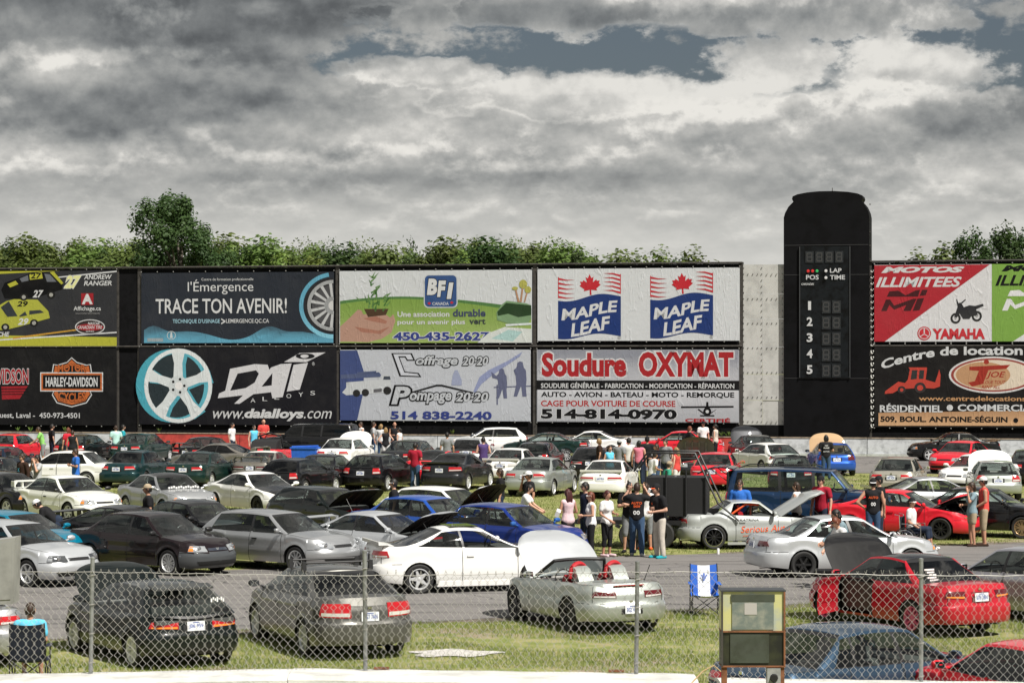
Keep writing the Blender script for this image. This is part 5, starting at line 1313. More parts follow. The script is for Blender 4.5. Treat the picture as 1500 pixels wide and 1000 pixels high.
for c_ in cells:
    q = tbox(*c_, .06, .09, 'digit_module', DG)
    m = MB(); x0, y0, x1, y1 = c_
    for (a, b_, e, f_) in ((.2, .12, .8, .2), (.2, .46, .8, .54), (.2, .8, .8, .88), (.15, .2, .26, .46), (.74, .2, .85, .46), (.15, .54, .26, .8), (.74, .54, .85, .8)):
        m.face([Wt.p(lerp(x0, x1, u_), lerp(y0, y1, v_), .096) - tb for u_, v_ in ((a, b_), (e, b_), (e, f_), (a, f_))])
    m.obj('digit_segments', DG2, q, smooth=0)
def tsign(body, x0, y0, x1, y1, col=W_, bold=.02, shear=0):
    v, tris = text_geo(body, shear, bold, bold); m = MB(); m.v = [tuple(Wt.p(lerp(x0, x1, a), lerp(y1, y0, b), .10) - tb) for a, b in v]; m.f = tris; m.m = [0] * len(tris)
    link('lettering', m.mesh('lettering', smooth=0, weld=False), [pm(col, amt=0.0)], tower)
for i in range(5): tsign(str(i + 1), 1182 if i else 1184, 441 + 23.4 * i, 1190.5 if i else 1188.3, 454 + 23.4 * i, bold=.03)
tsign('POS', 1181, 402.5, 1199.5, 409.5); tsign('LAP', 1216, 393, 1233, 399.5); tsign('TIME', 1216, 403, 1238, 409.5); tsign('CHRONDEK', 1174, 414.5, 1193, 417.5, shear=.3)
for (px, py, col) in ((1184, 397, (.5, .02, .02)), (1190.5, 397, (.5, .02, .02)), (1197, 397, (.03, .35, .10)), (1210, 397, (.5, .5, .5)), (1210, 407, (.5, .5, .5))):
    m = MB(); p = Wt.p(px, py, .11) - tb; m.lathe([(0, -.05), (.07, -.04), (.085, 0)], 10, 0, 'Y', p); m.obj('signal_disc', pmat('disc_%d' % (px * 10 + py), col, .4), tower)
m = MB(); p = Wt.p(1218, 280, -.5) - tb; m.tube([p, p + Vector((0, 0, .2))], .02, 6); m.obj('antenna', POSTM, tower)
m = MB()
for py in (300, 340, 360, 380, 420, 470, 520, 570, 620): p = Wt.p(1274.2, py, -.1) - tb; m.box(p.x - .03, p.x + .03, p.y - .03, p.y + .03, p.z - .03, p.z + .03)
tag(m.obj('bolts', POSTM, tower, smooth=0, weld=False), kind='stuff')
# rope lacing beside the tower
LR = pmat('lacing_rope', (.55, .55, .52), .8); Wl = Wall(1278, BC)
lb = Wl.p(1278, 620, .1); lac = None
m = MB()
for i in range(26):
    py = 396 + i * 9.0
    if py > 622: break
    big_ = 1.0 if py > 505 else .55
    pts = [Wl.p(1276.2, py, .14), Wl.p(1276.0, py + 3 * big_, .15), Wl.p(1277.3, py + 4.6 * big_, .16), Wl.p(1279.2, py + 4.4 * big_, .15), Wl.p(1279.8, py + 1.5 * big_, .15), Wl.p(1279.4, py, .14)]
    m.tube([p - lb for p in pts], .034 if big_ == 1 else .022, 5)
lo = m.obj('rope_lacing', LR, None, loc=lb, weld=False); tag(lo, 'white rope lacing looped down the post right beside the black tower', 'rope')

# ------------------------------------------------------------------ trees
def leaf_mat(name, c0, c1, c2):
    m = bpy.data.materials.new(name); m.use_nodes = True; t = NT(m.node_tree); b = t.n['Principled BSDF']
    out = [n for n in t.n if n.type == 'OUTPUT_MATERIAL'][0]
    g = t.add('ShaderNodeNewGeometry'); oi = t.add('ShaderNodeObjectInfo')
    n = t.noise(g.outputs['Position'], .55, 3, .6); f = t.noise(g.outputs['Position'], 5.0, 2, .6)
    c = t.mix(t.ss(n, .38, .62), (*c0, 1), (*c1, 1)); c = t.mix(t.m('MULTIPLY', t.ss(f, .5, .7), .6), c, (*c2, 1))
    hs = t.add('ShaderNodeHueSaturation'); t.put(hs.inputs['Color'], c); t.put(hs.inputs['Value'], t.ss(oi.outputs['Random'], 0, 1, .72, 1.3)); t.put(hs.inputs['Hue'], t.ss(oi.outputs['Random'], 0, 1, .485, .51))
    t.put(b.inputs['Base Color'], hs.outputs[0]); b.inputs['Roughness'].default_value = .55; b.inputs['Specular IOR Level'].default_value = .3
    tl = t.add('ShaderNodeBsdfTranslucent'); t.put(tl.inputs[0], hs.outputs[0]); mx = t.add('ShaderNodeMixShader'); mx.inputs[0].default_value = .35
    t.l.new(b.outputs[0], mx.inputs[1]); t.l.new(tl.outputs[0], mx.inputs[2]); t.l.new(mx.outputs[0], out.inputs[0]); return m
LEAF = leaf_mat('leaves_mid_green', (.080, .130, .030), (.135, .195, .048), (.21, .26, .075)); LEAFD = leaf_mat('leaves_dark_green', (.030, .060, .018), (.048, .085, .024), (.08, .115, .035)); LEAFY = leaf_mat('leaves_yellow_green', (.10, .16, .03), (.16, .22, .045), (.22, .27, .07))
BARK = pmat('bark', (.10, .085, .07), .9, var=.5, vscale=5, bump=.5)
def crown_mesh(seed, W, Hh, z0, clumps, per, leaf, upright=0.5, gap=1.0):
    """leaf-sized faces in clumps spread through the crown's volume; returns mesh and limb ends"""
    rg = np.random.default_rng(seed); cs = []
    for i in range(clumps):
        t = (i + .5) / clumps; z = z0 + (Hh - z0) * (.04 + .96 * t ** .8)
        k = (z - z0) / (Hh - z0); rad = W / 2 * ((math.sin(PI * min(1, max(.08, k * .78 + .20))) ** .75) if seed != 15 else (.62 + .38 * min(1, k / .5)) * math.sqrt(max(.10, 1 - (max(0, k - .5) / .56) ** 2))) * rg.uniform(.30, 1.05)
        a = rg.uniform(0, 2 * PI); cs.append((rad * math.cos(a), rad * math.sin(a), z + rg.normal() * .25, (W * .085 + .38) * rg.uniform(.6, 1.35) * (1.15 - .5 * k)))
    C = np.array([c[:3] for c in cs]); Rr = np.array([c[3] for c in cs]); N = clumps * per
    idx = np.repeat(np.arange(clumps), per); d = rg.normal(size=(N, 3)); d /= np.linalg.norm(d, axis=1)[:, None]
    rr = Rr[idx] * rg.uniform(.12, 1.0, N) ** .7; stretch = np.array([1, 1, 1 + upright])
    pos = C[idx] + d * rr[:, None] * stretch
    nrm = d * .8 + rg.normal(size=(N, 3)) * .35 + np.array([0, -.1, .45]); nrm /= np.linalg.norm(nrm, axis=1)[:, None]
    up = rg.normal(size=(N, 3)); e1 = np.cross(nrm, up); e1 /= np.linalg.norm(e1, axis=1)[:, None]; e2 = np.cross(nrm, e1)
    s_ = leaf * rg.uniform(.6, 1.4, N)[:, None]
    V = np.stack([pos - e1 * s_ * .5, pos - e2 * s_ * .35 , pos + e1 * s_ * .5, pos + e2 * s_ * .35], axis=1).reshape(-1, 3)
    Fc = np.arange(4 * N, dtype=np.int32).reshape(-1, 4)
    me = bpy.data.meshes.new('crown'); me.vertices.add(4 * N); me.vertices.foreach_set('co', V.astype(np.float32).ravel()); me.loops.add(4 * N); me.loops.foreach_set('vertex_index', Fc.ravel()); me.polygons.add(N)
    me.polygons.foreach_set('loop_start', np.arange(0, 4 * N, 4, dtype=np.int32)); me.update(calc_edges=True); me.materials.append(None)
    return me, cs
def trunk_mesh(seed, cs, Hh, z0, r):
    m = MB(); rg = random.Random(seed)
    pts = [(0, 0, -.1), (.05, .02, z0 * .5), (rg.uniform(-.2, .2), rg.uniform(-.2, .2), z0), (rg.uniform(-.4, .4), rg.uniform(-.4, .4), lerp(z0, Hh, .45)), (rg.uniform(-.4, .4), 0, lerp(z0, Hh, .85))]
    m.tube(pts, [r * 1.25, r, r * .85, r * .5, r * .1], 8); limbs = MB()
    for c_ in cs[::max(1, len(cs) // 16)]:
        t = min(.8, max(.0, (c_[2] - z0) / (Hh - z0) - .25)); b = Vector(pts[2]).lerp(Vector(pts[4]), t); e = Vector(c_[:3]); mid = b.lerp(e, .5) + Vector((0, 0, -.15 * (e - b).length * .5))
        limbs.tube([b, mid, e], [r * .38, r * .22, r * .06], 5)
    return m.mesh('trunk'), limbs.mesh('limbs', weld=False)
TV = {}
for nm, a in dict(broad=(11, 8.5, 11, 1.5, 56, 330, .20, .3), tall=(12, 5.5, 12.5, 1.5, 48, 300, .19, .9), bushy=(13, 7, 9, .8, 50, 300, .20, .4), poplar=(14, 4.6, 12, 1.2, 42, 300, .18, 1.3), cotton=(15, 6.6, 15.4, 3.0, 90, 360, .20, .4), loose=(16, 6.4, 13.5, 3.0, 36, 300, .20, .6), small=(17, 3.2, 7.8, .8, 20, 200, .17, .8)).items():
    me, cs = crown_mesh(*a); tm, lm = trunk_mesh(a[0], cs, a[2], a[3], .16 + a[2] * .012); TV[nm] = (me, tm, lm, a[2])
def tree(kind, px, ytop, Y, label, mat=LEAF, rz=None, wk=1.0, name='leafy_tree', group='trees behind the banner wall'):
    me, tm, lm, H0 = TV[kind]; z = CAM_H - (ytop - HZ) * Y / F; k = z / (H0 * 1.09)
    t = empty(name, ((px - 750) * Y / F, Y, 0), rz if rz is not None else WR.uniform(0, 6.28)); t.scale = (k * wk, k * wk, k); tag(t, label, 'tree', group)
    link('crown', me, [mat], t); link('trunk', tm, [BARK], t); link('limbs', lm, [BARK], t); return t
# the big one first, then the line from left to right; heights follow the skyline
skyline = [(-30, 350), (12, 346), (45, 348), (72, 350), (100, 346), (128, 354), (158, 352), (186, 346), (212, 352), (318, 347), (345, 350), (372, 352), (398, 350), (424, 358), (447, 354), (470, 353), (492, 360), (527, 362), (552, 364), (575, 361), (600, 362), (625, 363), (646, 360), (668, 352), (690, 344), (706, 350), (730, 352), (752, 348), (772, 352), (796, 362), (818, 355), (838, 364), (868, 372), (900, 371), (922, 376), (972, 370), (1001, 368), (1026, 370), (1330, 374), (1372, 368), (1395, 366), (1424, 322), (1470, 313), (1510, 318), (1556, 330)]
kinds = ['broad', 'tall', 'bushy', 'poplar', 'broad', 'bushy', 'tall']
looks = {'broad': 'broad rounded', 'tall': 'tall narrow', 'bushy': 'low bushy', 'poplar': 'upright feathery', 'loose': 'loose open', 'small': 'small slender', 'cotton': 'very large'}
def where(px):
    if px < 0: return 'off the left end of the skyline'
    if px < 205: return 'left of the big cottonwood'
    if px < 330: return 'just right of the big cottonwood'
    if px < 500: return 'behind the dark smoke and wheel banner'
    if px < 785: return 'behind the green recycling banner'
    if px < 1090: return 'behind the white leaf banner'
    return 'behind the banners right of the tower'
tree('cotton', 258, 262, 168, 'very large dark cottonwood rising high above the treeline at left', LEAFD, rz=.6, wk=1.12, name='cottonwood_tree')
seen = {}
ordw = ['first', 'second', 'third', 'fourth', 'fifth', 'sixth', 'seventh', 'eighth', 'ninth', 'tenth', 'eleventh', 'twelfth', 'thirteenth', 'fourteenth']
for i, (px, yt) in enumerate(skyline):
    if px >= 1424: kd = 'loose'
    elif px in (972, 1026, 1372, 1395, 1330, 922): kd = 'small'
    else: kd = kinds[i % len(kinds)]
    Y = 185 + (i * 37 % 40) if px < 1300 else (160 if kd == 'loose' else 172)
    if kd == 'small': Y = 165
    wh = where(px); seen[wh] = seen.get(wh, 0) + 1
    tree(kd, px, yt, Y, '%s green tree, %s from the left %s' % (looks[kd], ordw[seen[wh] - 1], wh), LEAFD if i % 5 == 1 or kd == 'loose' else LEAF, wk=1.4 if kd != 'loose' else 1.0)
for i, px in enumerate((412, 458, 470, 690)):
    tree('small', px, (376, 379, 384, 388)[i], 150, 'yellow green sapling top just above the banner edge, %s from the left' % ordw[i], LEAFY, name='sapling', group='yellow green saplings')
# a second row further back closes the gaps at the foot of the skyline
me, cs = crown_mesh(91, 26, 9.5, .4, 150, 200, .34, .3)
for i in range(17):
    px = -60 + i * 55
    Y = 236 + (i % 3) * 6; o = link('woodland', me, [LEAF if i % 2 else LEAFD], None, ((px - 750) * Y / F, Y, 0), (0, 0, i * 1.3)); k_ = (CAM_H - (360 - HZ) * Y / F) / 10.4
    if i == 0: wl = o
    o.scale = (.42, .8, k_ * .92); tag(o, kind='stuff')
    if i: o.name = 'woodland'
# ------------------------------------------------------------------ cars, nearest first
RD_ = 'cars in the front row by the fence'
def extra(root, name, mb, mats, parent=None, **kw):
    return mb.obj(name, mats, parent or root, **kw)
ch = lambda root, nm: [o for o in root.children if o.name.split('.')[0] == nm]
# front row
r_, c_ = car('hatch_old', 217, 843, 119, 'black green three door hatchback with hood up and white rims, front row', 'black_green', world_heading=121, plate_text='J06 959', hood_open=50, rim=RIMWHITE, rims='multi', spoiler='lip', group=RD_, tail=REDL, taillens=AMBER, dz=-.02)
m = MB(); 
for k_ in range(7): m.box(-1.80 - .0, -1.795, .42 + .035 * k_, .445 + .035 * k_, 1.08 + (k_ % 3) * .02, 1.14 + (k_ % 2) * .02)
m.xf(Matrix.Translation((-.03, -.98, -.02))); extra(r_, 'window_sticker', m, WHITEM, smooth=0)
r_, c_ = car('sedan_aero', 477, 824, 0, 'grey brown four door sedan with black roof bars in the front row', 'grey_brown', world_heading=113, plate_text='YGT 7AN', group=RD_, side=GL_CLEAR, rear=GL_TINT, tail=REDL, recess=P['grey_brown'], rims='multi', mirror=BLK)
for xx in (.10, -.62):
    m = MB(); m.tube([(xx, -.64, 1.50), (xx, .64, 1.50)], .018, 8)
    for s_ in (-1, 1): m.prism([(xx - .05, 1.36), (xx + .05, 1.36), (xx + .03, 1.52), (xx - .03, 1.52)], s_ * .60 - .035, s_ * .60 + .035, 'Y')
    extra(r_, 'roof_bar', m, BLK)
r_, c_ = car('roadster', 852, 819, 0, 'open silver roadster with red roll hoops and raised hood, in the front row', 'silver_green', cat='car', s=78, world_heading=114, plate_text='302 VDS', top=False, hood_open=44, group=RD_, tail=REDD, rim=RIMBLACK, rims='multi', seat=REDM, plate=PLATE, hood='silver_light', cap=REDM)  # hood painted paler than the body to imitate its bright sky reflection
for s_ in (1, -1):
    m = MB(); pts = [(-.62 - .05 * math.cos(a), .36 * s_ + .19 * math.cos(a), .92 + .27 * max(0, math.sin(a)) ** .7) for a in [PI * i / 12 for i in range(13)]]
    m.tube(pts, .045, 8); extra(r_, 'roll_hoop', m, REDM)
    m = MB(); m.prism([(-.62, .88), (-.98, .88), (-.80, 1.10), (-.66, 1.15)], .36 * s_ - .15, .36 * s_ + .15, 'Y'); extra(r_, 'hoop_cowl', m, P['silver_green'])
m = MB(); m.tube([(-1.5, -.55, .92), (-1.72, -.55, 1.22)], .008, 5); extra(r_, 'antenna', m, BLK)
m = MB(); m.box(-1.99, -1.94, -.30, .30, .885, .90); extra(r_, 'brake_light', m, REDL)
m = MB(); m.tube([(.10, -.05, 1.12), (.10, .10, 1.12)], .035, 6); extra(r_, 'rear_view_mirror', m, REDM)
r_, c_ = car('coupe', 1322, 808, 0, 'red coupe with black roof and pink rims, its black hood raised, in the front row', 'red_deep', world_heading=119, plate_text='678 DBN', roof='carbon', hood='carbon', hood_open=58, rim=RIMPINK, rims='multi', group=RD_, tail=REDD, taillens=AMBER, recess=REDD, door_open=1, rear=GL_TINT, side=GL_CLEAR)
m = MB()
for k_ in range(6): m.box(-1.31 - .03 * k_, -1.30 - .03 * k_, .28 + .02 * (k_ % 2), .50 - .03 * (k_ % 3), 1.10 - .045 * k_, 1.13 - .045 * k_)
m.xf(Matrix.Translation((-.03, .05, .05))); extra(r_, 'window_sticker', m, WHITEM, smooth=0)
car('sedan', 1262, 907, 0, 'dark steel blue sedan nearest the fence behind the yellow signal box', 'steel_blue', world_heading=38, group=RD_, rims='multi', dz=-.02)
car('hatch', 1512, 930, 0, 'red hatchback with tinted glass in the bottom right corner by the fence', 'red', world_heading=112, group=RD_, tint=GL_TINT, dz=-.02)
car('coupe', -92, 0, 0, 'silver coupe cut off at the left edge beside the seated boy', 'silver', s=87.5, world_heading=120, group=RD_, tail=REDL)
car('sedan', 1508, 797, 0, 'mauve grey sedan parked right beside the red coupe with pink rims', 'grey_mauve', world_heading=128, group=RD_, rear=GL_TINT)
# across the lane
G2 = 'cars along the far side of the lane'
r_, c_ = car('sport', 684, 768, 0, 'white sport coupe with low rear lip crossing the lane behind the grey sedan', 'white', world_heading=17, group='cars standing in the lane', spoiler='lip', rims='star', side=GL_CLEAR, rear=GL_TINT, down=('w0',), fbump='white')
m = MB(); m.prism([(-.90, .15), (.90, .15), (.84, .26), (-.84, .26)], -.855, .855, 'Y'); extra(r_, 'side_skirt', m, P['white'], smooth=0)
m = MB(); m.box(-.5, .12, -.42, .42, 1.375, 1.392); extra(r_, 'sunroof', m, GL_TINT)
car('coupe', 1237, 753, 0, 'silver coupe with black six spoke rims and smoked tail lights in the lane', 'silver_light', world_heading=14, group='cars standing in the lane', rim=RIMBLACK, rims='six', tail=REDD, taillens=REDD, recess=P['silver_light'])
car('sedan', 226, 748, 0, 'dark aubergine sedan with grey front bumper and mesh rims facing the lane', 'black_aub', world_heading=-38, group=G2, fbump='bumper_grey', rims='mesh', rim=ALLOY, grille=CHROME, mirror=BLK, handle=BLK)
car('hatch', 408, 746, 0, 'silver hatchback with black slot grille facing the lane beside the dark sedan', 'silver', world_heading=-38, group=G2, rims='multi', rim=ALLOY, handle=BLK, mirror=P['silver'], indicator=LAMPW)
car('hatch', 22, 761, 0, 'silver hatchback with taped dented bumper at the left behind the grey box', 'silver_light', world_heading=-37, group=G2, rims='six', rim=ALLOY, indicator=LAMPW, headlight=LAMPD)
r_, c_ = car('liftback', 560, 748, 0, 'light silver coupe with rear wing and open hood showing its black underside', 'silver_light', world_heading=-33, group=G2, spoiler='wing', hood_open=42, side=GL_CLEAR)
car('sedan', 742, 736, 0, 'blue sedan in front of the group of standing people', 'blue', world_heading=-37, group=G2, mirror=P['blue_light'], rims='mesh')
car('hatch_old', 22, 747, 0, 'teal blue hatchback behind the silver hatchback at the left edge', 'teal', world_heading=-32, group=G2, side=GL_TINT)
car('liftback', 190, 739, 0, 'black fastback mostly hidden behind the aubergine sedan', 'black', world_heading=-30, group=G2, spoiler='wing')
car('coupe', 288, 731, 0, 'black coupe behind the silver hatchback, next to the man in the brown cap', 'black', world_heading=-42, group=G2, mirror=BLK)
# third row, noses towards the camera
G3 = 'cars in the middle row facing the camera'
car('coupe', 100, 695, 0, 'white coupe with high rear wing and fabric seats in the middle row', 'white_warm', world_heading=-48, group=G3, spoiler='wing', mirror=BLK, rims='six', handle=BLK)
r_, c_ = car('coupe', 246, 692, 0, 'silver coupe with matt black roof and white banner on the windscreen', 'silver', world_heading=-56, group=G3, roof='carbon')
m = MB()
for k_ in range(13): y = -.50 + k_ * .082; m.box(1.02, 1.06, y, y + .06, .93 + .01 * (k_ % 3), .985 + .015 * ((k_ * 7) % 3))
extra(r_, 'windscreen_lettering', m, WHITEM, smooth=0)
car('liftback', 378, 690, 0, 'white fastback with black hood and round lamps in the middle row', 'white', world_heading=-52, group=G3, hood='carbon', roof='white', rims='multi', rim=RIMBLACK)
car('hatch', 480, 712, 0, 'black hatchback with raised black hood left of the man in white glasses', 'black_green', world_heading=-48, group=G3, hood_open=40)
r_, c_ = car('sedan', 628, 725, 0, 'bright blue car largely hidden behind the raised black hood', 'blue_bright', world_heading=-38, group=G3)
r_, c_ = car('hatch_old', 655, 712, 0, 'white hatchback with open black hood between two blue cars', 'white', world_heading=-35, group=G3, hood_open=48, side=GL_CLEAR)
r_, c_ = car('hatch', 8, 690, 0, 'black hatchback with blue tape on its windows at the left edge', 'black', world_heading=-45, group=G3)
m = MB(); m.box(-.9, -.1, -.775, -.77, .95, 1.0); m.box(-.6, .1, -.75, -.74, 1.12, 1.16, 0); extra(r_, 'blue_tape', m, pmat('blue_tape', (.0, .18, .62), .5), smooth=0)
r_, c_ = car('roadster', 1103, 730, 0, 'matt silver hardtop roadster with orange lettering on its door and raised hood', 'matt_silver', world_heading=6, group=G3, rims='multi', rim=RIMBLACK, hood_open=36, hood_under='matt_silver', seat=REDM, side=GL_CLEAR, down=('w0',))
SRT = Matrix
def side_text(root, c, body, x0, x1, z0, z1, mat, side=-1, shear=0.0, bold=.02, off=.012, slope=0.0):
    v, tris = text_geo(body, shear, bold, bold); m = MB()
    for a, b in v:
        x = lerp(x0, x1, a) if side < 0 else lerp(x1, x0, a); z = lerp(z0, z1, b) + slope * (a - .5)
        m.v.append(tuple(c.surf(c.ax(x), z=z, off=off, side=side)))
    m.f = tris; m.m = [0] * len(tris); return link('lettering', m.mesh('lettering', smooth=0, weld=False), [mat], root)
ORG = pmat('orange_vinyl', (.75, .10, .02), .5); DKV = pmat('dark_vinyl', (.03, .035, .03), .5)
side_text(r_, c_, 'KATRINA', -.52, -.02, .75, .80, DKV, shear=.1); side_text(r_, c_, 'Serious Auto', -.50, .80, .46, .63, ORG, shear=.2, bold=.0, slope=.05); side_text(r_, c_, 'www.serious-auto.com', -.45, .45, .36, .40, ORG, slope=.05)
for rr_ in (.19,):   # white tyre line of the near rear wheel
    pass
for wv in ch(r_, 'wheel'):
    m = MB(); m.lathe([(.222, .0), (.234, .012), (.222, .018)], 28); m.xf(Matrix.Translation((0, .088, 0))); extra(r_, 'rim_lip', m, CHROME, parent=wv)
m = MB(); m.tube([(-.72, -.50, .86), (-.30, -.52, 1.16), (.05, -.50, 1.14)], .03, 8); m.tube([(-.72, .50, .86), (-.30, .52, 1.16), (.05, .50, 1.14)], .03, 8); m.tube([(-.30, -.52, 1.16), (-.30, .52, 1.16)], .03, 8); extra(r_, 'roll_cage', m, ORG)
m = MB(); m.box(-.85, .85, -.92, -.88, .13, .20); extra(r_, 'side_skirt', m, P['matt_silver'])
r_, c_ = car('suv', 1192, 684, 0, 'dark blue sport utility vehicle with its tailgate open behind the hardtop roadster', 'blue_suv', world_heading=-12, cat='suv', group='off-road vehicles', side=GL_CLEAR, rims='five')
# its open tailgate
m = MB(); rows = []
for i in range(7):
    t = i / 6; rows.append([(-2.25 - 1.05 * t, y * (1 - .06 * t), 1.80 + .16 * math.sin(t * PI * .5) - .30 * t * t) for y in (-.70, -.35, 0, .35, .70)])
m.quad_grid(rows); tg_ = m.obj('open_tailgate', [P['navy']], r_, solid=.04)
m = MB(); m.box(-2.43, -2.38, -.78, .78, .70, 1.70); extra(r_, 'load_bay', m, UNDER)
for s_ in (-1, 1): m = MB(); m.tube([(-2.3, s_ * .66, 1.35), (-2.95, s_ * .62, 1.82)], .014, 6); extra(r_, 'gas_strut', m, BLK)
for s_ in (-1, 1): m = MB(); m.tube([(.2, s_ * .60, 1.83), (.0, s_ * .60, 1.88), (-1.9, s_ * .60, 1.88), (-2.1, s_ * .60, 1.82)], .018, 6); extra(r_, 'roof_rail', m, BLK)
r_, c_ = car('liftback', 1322, 716, 0, 'bright red sports car with black hood raised behind the wheelchair', 'red', world_heading=-24, group=G3, hood_open=34, roof='red', hood='red', rims='multi', rim=RIMBLACK, headlight=LAMPD, cap=CHROME)
car('coupe', 1442, 712, 0, 'black coupe with amber corner lamps and bronze rims behind the man in red', 'black', world_heading=-28, group=G3, rim=RIMGOLD, rims='mesh')
car('sport', 1370, 697, 0, 'light grey coupe behind the raised black hood at right', 'silver', world_heading=8, group=G3, spoiler='lip')
# fourth row, tails towards the camera
G4 = 'cars in the grass rows seen from behind'
WH = 77
car('sedan', 203, 658, 0, 'dark teal sedan with wide tinted rear window, left one of the green pair', 'teal_dark', world_heading=WH, group=G4, tint=GL_TINT, tail=REDL)
car('coupe', 298, 660, 0, 'dark green coupe with papers on its rear shelf, beside the teal sedan', 'green_dark', world_heading=WH, group=G4, rims='six')
car('liftback', 392, 659, 0, 'pale beige fastback with tall rear wing and grey tail', 'beige_grey', world_heading=WH, group=G4, spoiler='wing', roof='white_warm', tail=REDD)
car('hatch', 440, 669, 0, 'black hatchback with red tail lamps, left of the centre hatchback', 'black', world_heading=70, group=G4, rear=GL_TINT)
car('coupe', 480, 664, 0, 'black coupe squeezed between two black hatchbacks', 'black', world_heading=74, group=G4)
car('hatch', 560, 663, 0, 'glossy black hatchback with see-through rear window and red lamps, centre left', 'black', world_heading=69, group=G4, rims='multi')
car('sport', 672, 662, 0, 'charcoal coupe with thin rear spoiler and pale tail lamps, behind the red shirt', 'charcoal', world_heading=72, group=G4, spoiler='lip', tint=GL_TINT, tail=REDL, taillens=CLEARL, recess=P['charcoal'])
car('coupe', 795, 668, 0, 'silver coupe with red tail lamps parked on the grass beside the white fastback', 'silver_green', world_heading=72, group=G4, rims='multi', recess=P['silver_green'])
car('liftback', 893, 672, 0, 'white fastback with round red lamps in a clear panel, on the grass', 'white', world_heading=79, group=G4, tail=REDL, taillens=CLEARL, spoiler='lip', recess=P['white'])
car('sedan', 1317, 668, 0, 'beige sedan with plate recess and tinted rear glass behind the man in a white cap', 'beige', world_heading=74, group=G4, tail=REDL)
r_, c_ = car('hatch', 1455, 672, 0, 'silver beige hatchback seen from behind, raised hood painted white like reflected sky', 'silver_green', world_heading=84, group=G4, hood='white', hood_under='white', hood_open=60)  # white on the hood stands in for sky reflected in silver paint
car('coupe', 1432, 664, 0, 'white coupe hidden behind the silver beige hatchback', 'white', world_heading=-125, group=G4)
car('hatch', 1158, 665, 0, 'dark hatchback with flag stickers in the rear window by the blue suv', 'black_green', world_heading=84, group=G4, rear=GL_CLEAR)
car('coupe', 1510, 657, 0, 'black coupe at the right edge beyond the raised hood painted sky-bright', 'black', world_heading=78, group=G4)
car('hatch', 5, 652, 0, 'dark blue hatchback at the left edge behind the man in brown', 'navy', world_heading=79, group=G4)
car('sedan', -8, 668, 0, 'charcoal sedan at the far left edge, nearest the man in brown', 'charcoal', world_heading=79, group=G4)
car('sedan', 96, 659, 0, 'white sedan in side view behind the man in the blue shirt', 'white', world_heading=163, group=G4, side=GL_TINT)
r_, c_ = car('hatch_old', 868, 653, 0, 'black wagon-like hatchback in front of the green coupe', 'black', world_heading=84, group=G4, tint=GL_TINT)
r_, c_ = car('coupe', 1018, 0, 0, 'dark car facing the camera with grey hood underside showing', 'charcoal', s=35.5, world_heading=-93, group=G4, hood_open=70, hood_under='primer_grey')
car('sedan', 1050, 661, 0, 'small red sedan behind the raised grey hood', 'red', world_heading=80, group=G4)
# far rows by the race wall
G5 = 'cars in the far rows by the race wall'
car('hatch', 22, 634, 0, 'red hatchback with the man in green leaning on its door', 'red', world_heading=79, group=G5, rims='multi')
car('hatch', 124, 635, 0, 'dark green hatchback just right of the red one by the race wall', 'black_green', world_heading=77, group=G5)
car('sedan', 210, 634, 0, 'dark green sedan in front of the red wall stretch', 'green_dark', world_heading=76, group=G5)
car('coupe', 305, 639, 0, 'black coupe with high wing below the big wheel banner', 'black', world_heading=70, group=G5, spoiler='wing')
car('sport', 318, 648, 0, 'beige grey fastback in side view with tall rear wing', 'beige_grey', world_heading=160, group=G5, spoiler='wing', side=GL_TINT)
r_, c_ = car('roadster', 402, 0, 0, 'open red roadster with black roll hoop below the red shirted man', 'red', s=32.5, world_heading=77, group=G5, top=False, hood='black')
m = MB(); m.tube([(-.6, -.62, .85), (-.65, -.55, 1.45), (-.65, 0, 1.62), (-.65, .55, 1.45), (-.6, .62, .85)], .04, 8); extra(r_, 'roll_hoop', m, BLK)
m = MB(); m.prism([(-.9, .85), (-1.6, .9), (-1.4, 1.25), (-.85, 1.35)], -.6, .6, 'Y'); extra(r_, 'soft_top', m, MBLK)
car('suv', 452, 619, 0, 'black sport utility vehicle below the banner of white lettering', 'black', world_heading=168, cat='suv', group='off-road vehicles', tint=GL_TINT)
r_, c_ = car('sedan', 508, 640, 0, 'white sedan with white hood raised near the people by the wall', 'white', world_heading=77, group=G5, hood_open=62)
car('sedan', 604, 643, 0, 'dark sedan with orange sticker in its rear window', 'charcoal', world_heading=74, group=G5)
car('liftback', 640, 658, 0, 'red coupe with black roof tucked behind the charcoal coupe', 'red', world_heading=77, group=G5, roof='black', tint=GL_TINT)
car('hatch', 717, 622, 0, 'white hatchback in side view standing against the race wall', 'white', s=28.2, world_heading=184, group=G5, handle=BLK)
car('hatch_old', 690, 640, 0, 'small white hatchback with dark rear glass beside the man in a striped tank top', 'silver_light', world_heading=84, group=G5, tint=GL_TINT)
car('sport', 797, 627, 0, 'dark green coupe in side view with black mesh rims by the wall', 'green_dark', s=30.4, world_heading=166, group=G5, rims='multi', rim=ALLOY)
car('liftback', 862, 625, 0, 'white fastback with rear spoiler near the wall', 'white', s=29.2, world_heading=170, group=G5, spoiler='lip')
car('coupe', 993, 628, 0, 'red coupe in side view near the wall behind the standing crowd', 'red', s=29.6, world_heading=168, group=G5)
car('coupe', 752, 655, 0, 'white coupe with pale tail beside the charcoal coupe', 'white', world_heading=76, group=G5, spoiler='lip', tail=CLEARL)
car('hatch', 790, 646, 0, 'black hatchback with red tail lamp beside the white coupe', 'black', world_heading=79, group=G5)
car('hatch_old', 1120, 647, 0, 'white hatchback with dark sunroof and red lamps left of the tower', 'white', world_heading=112, group=G5)
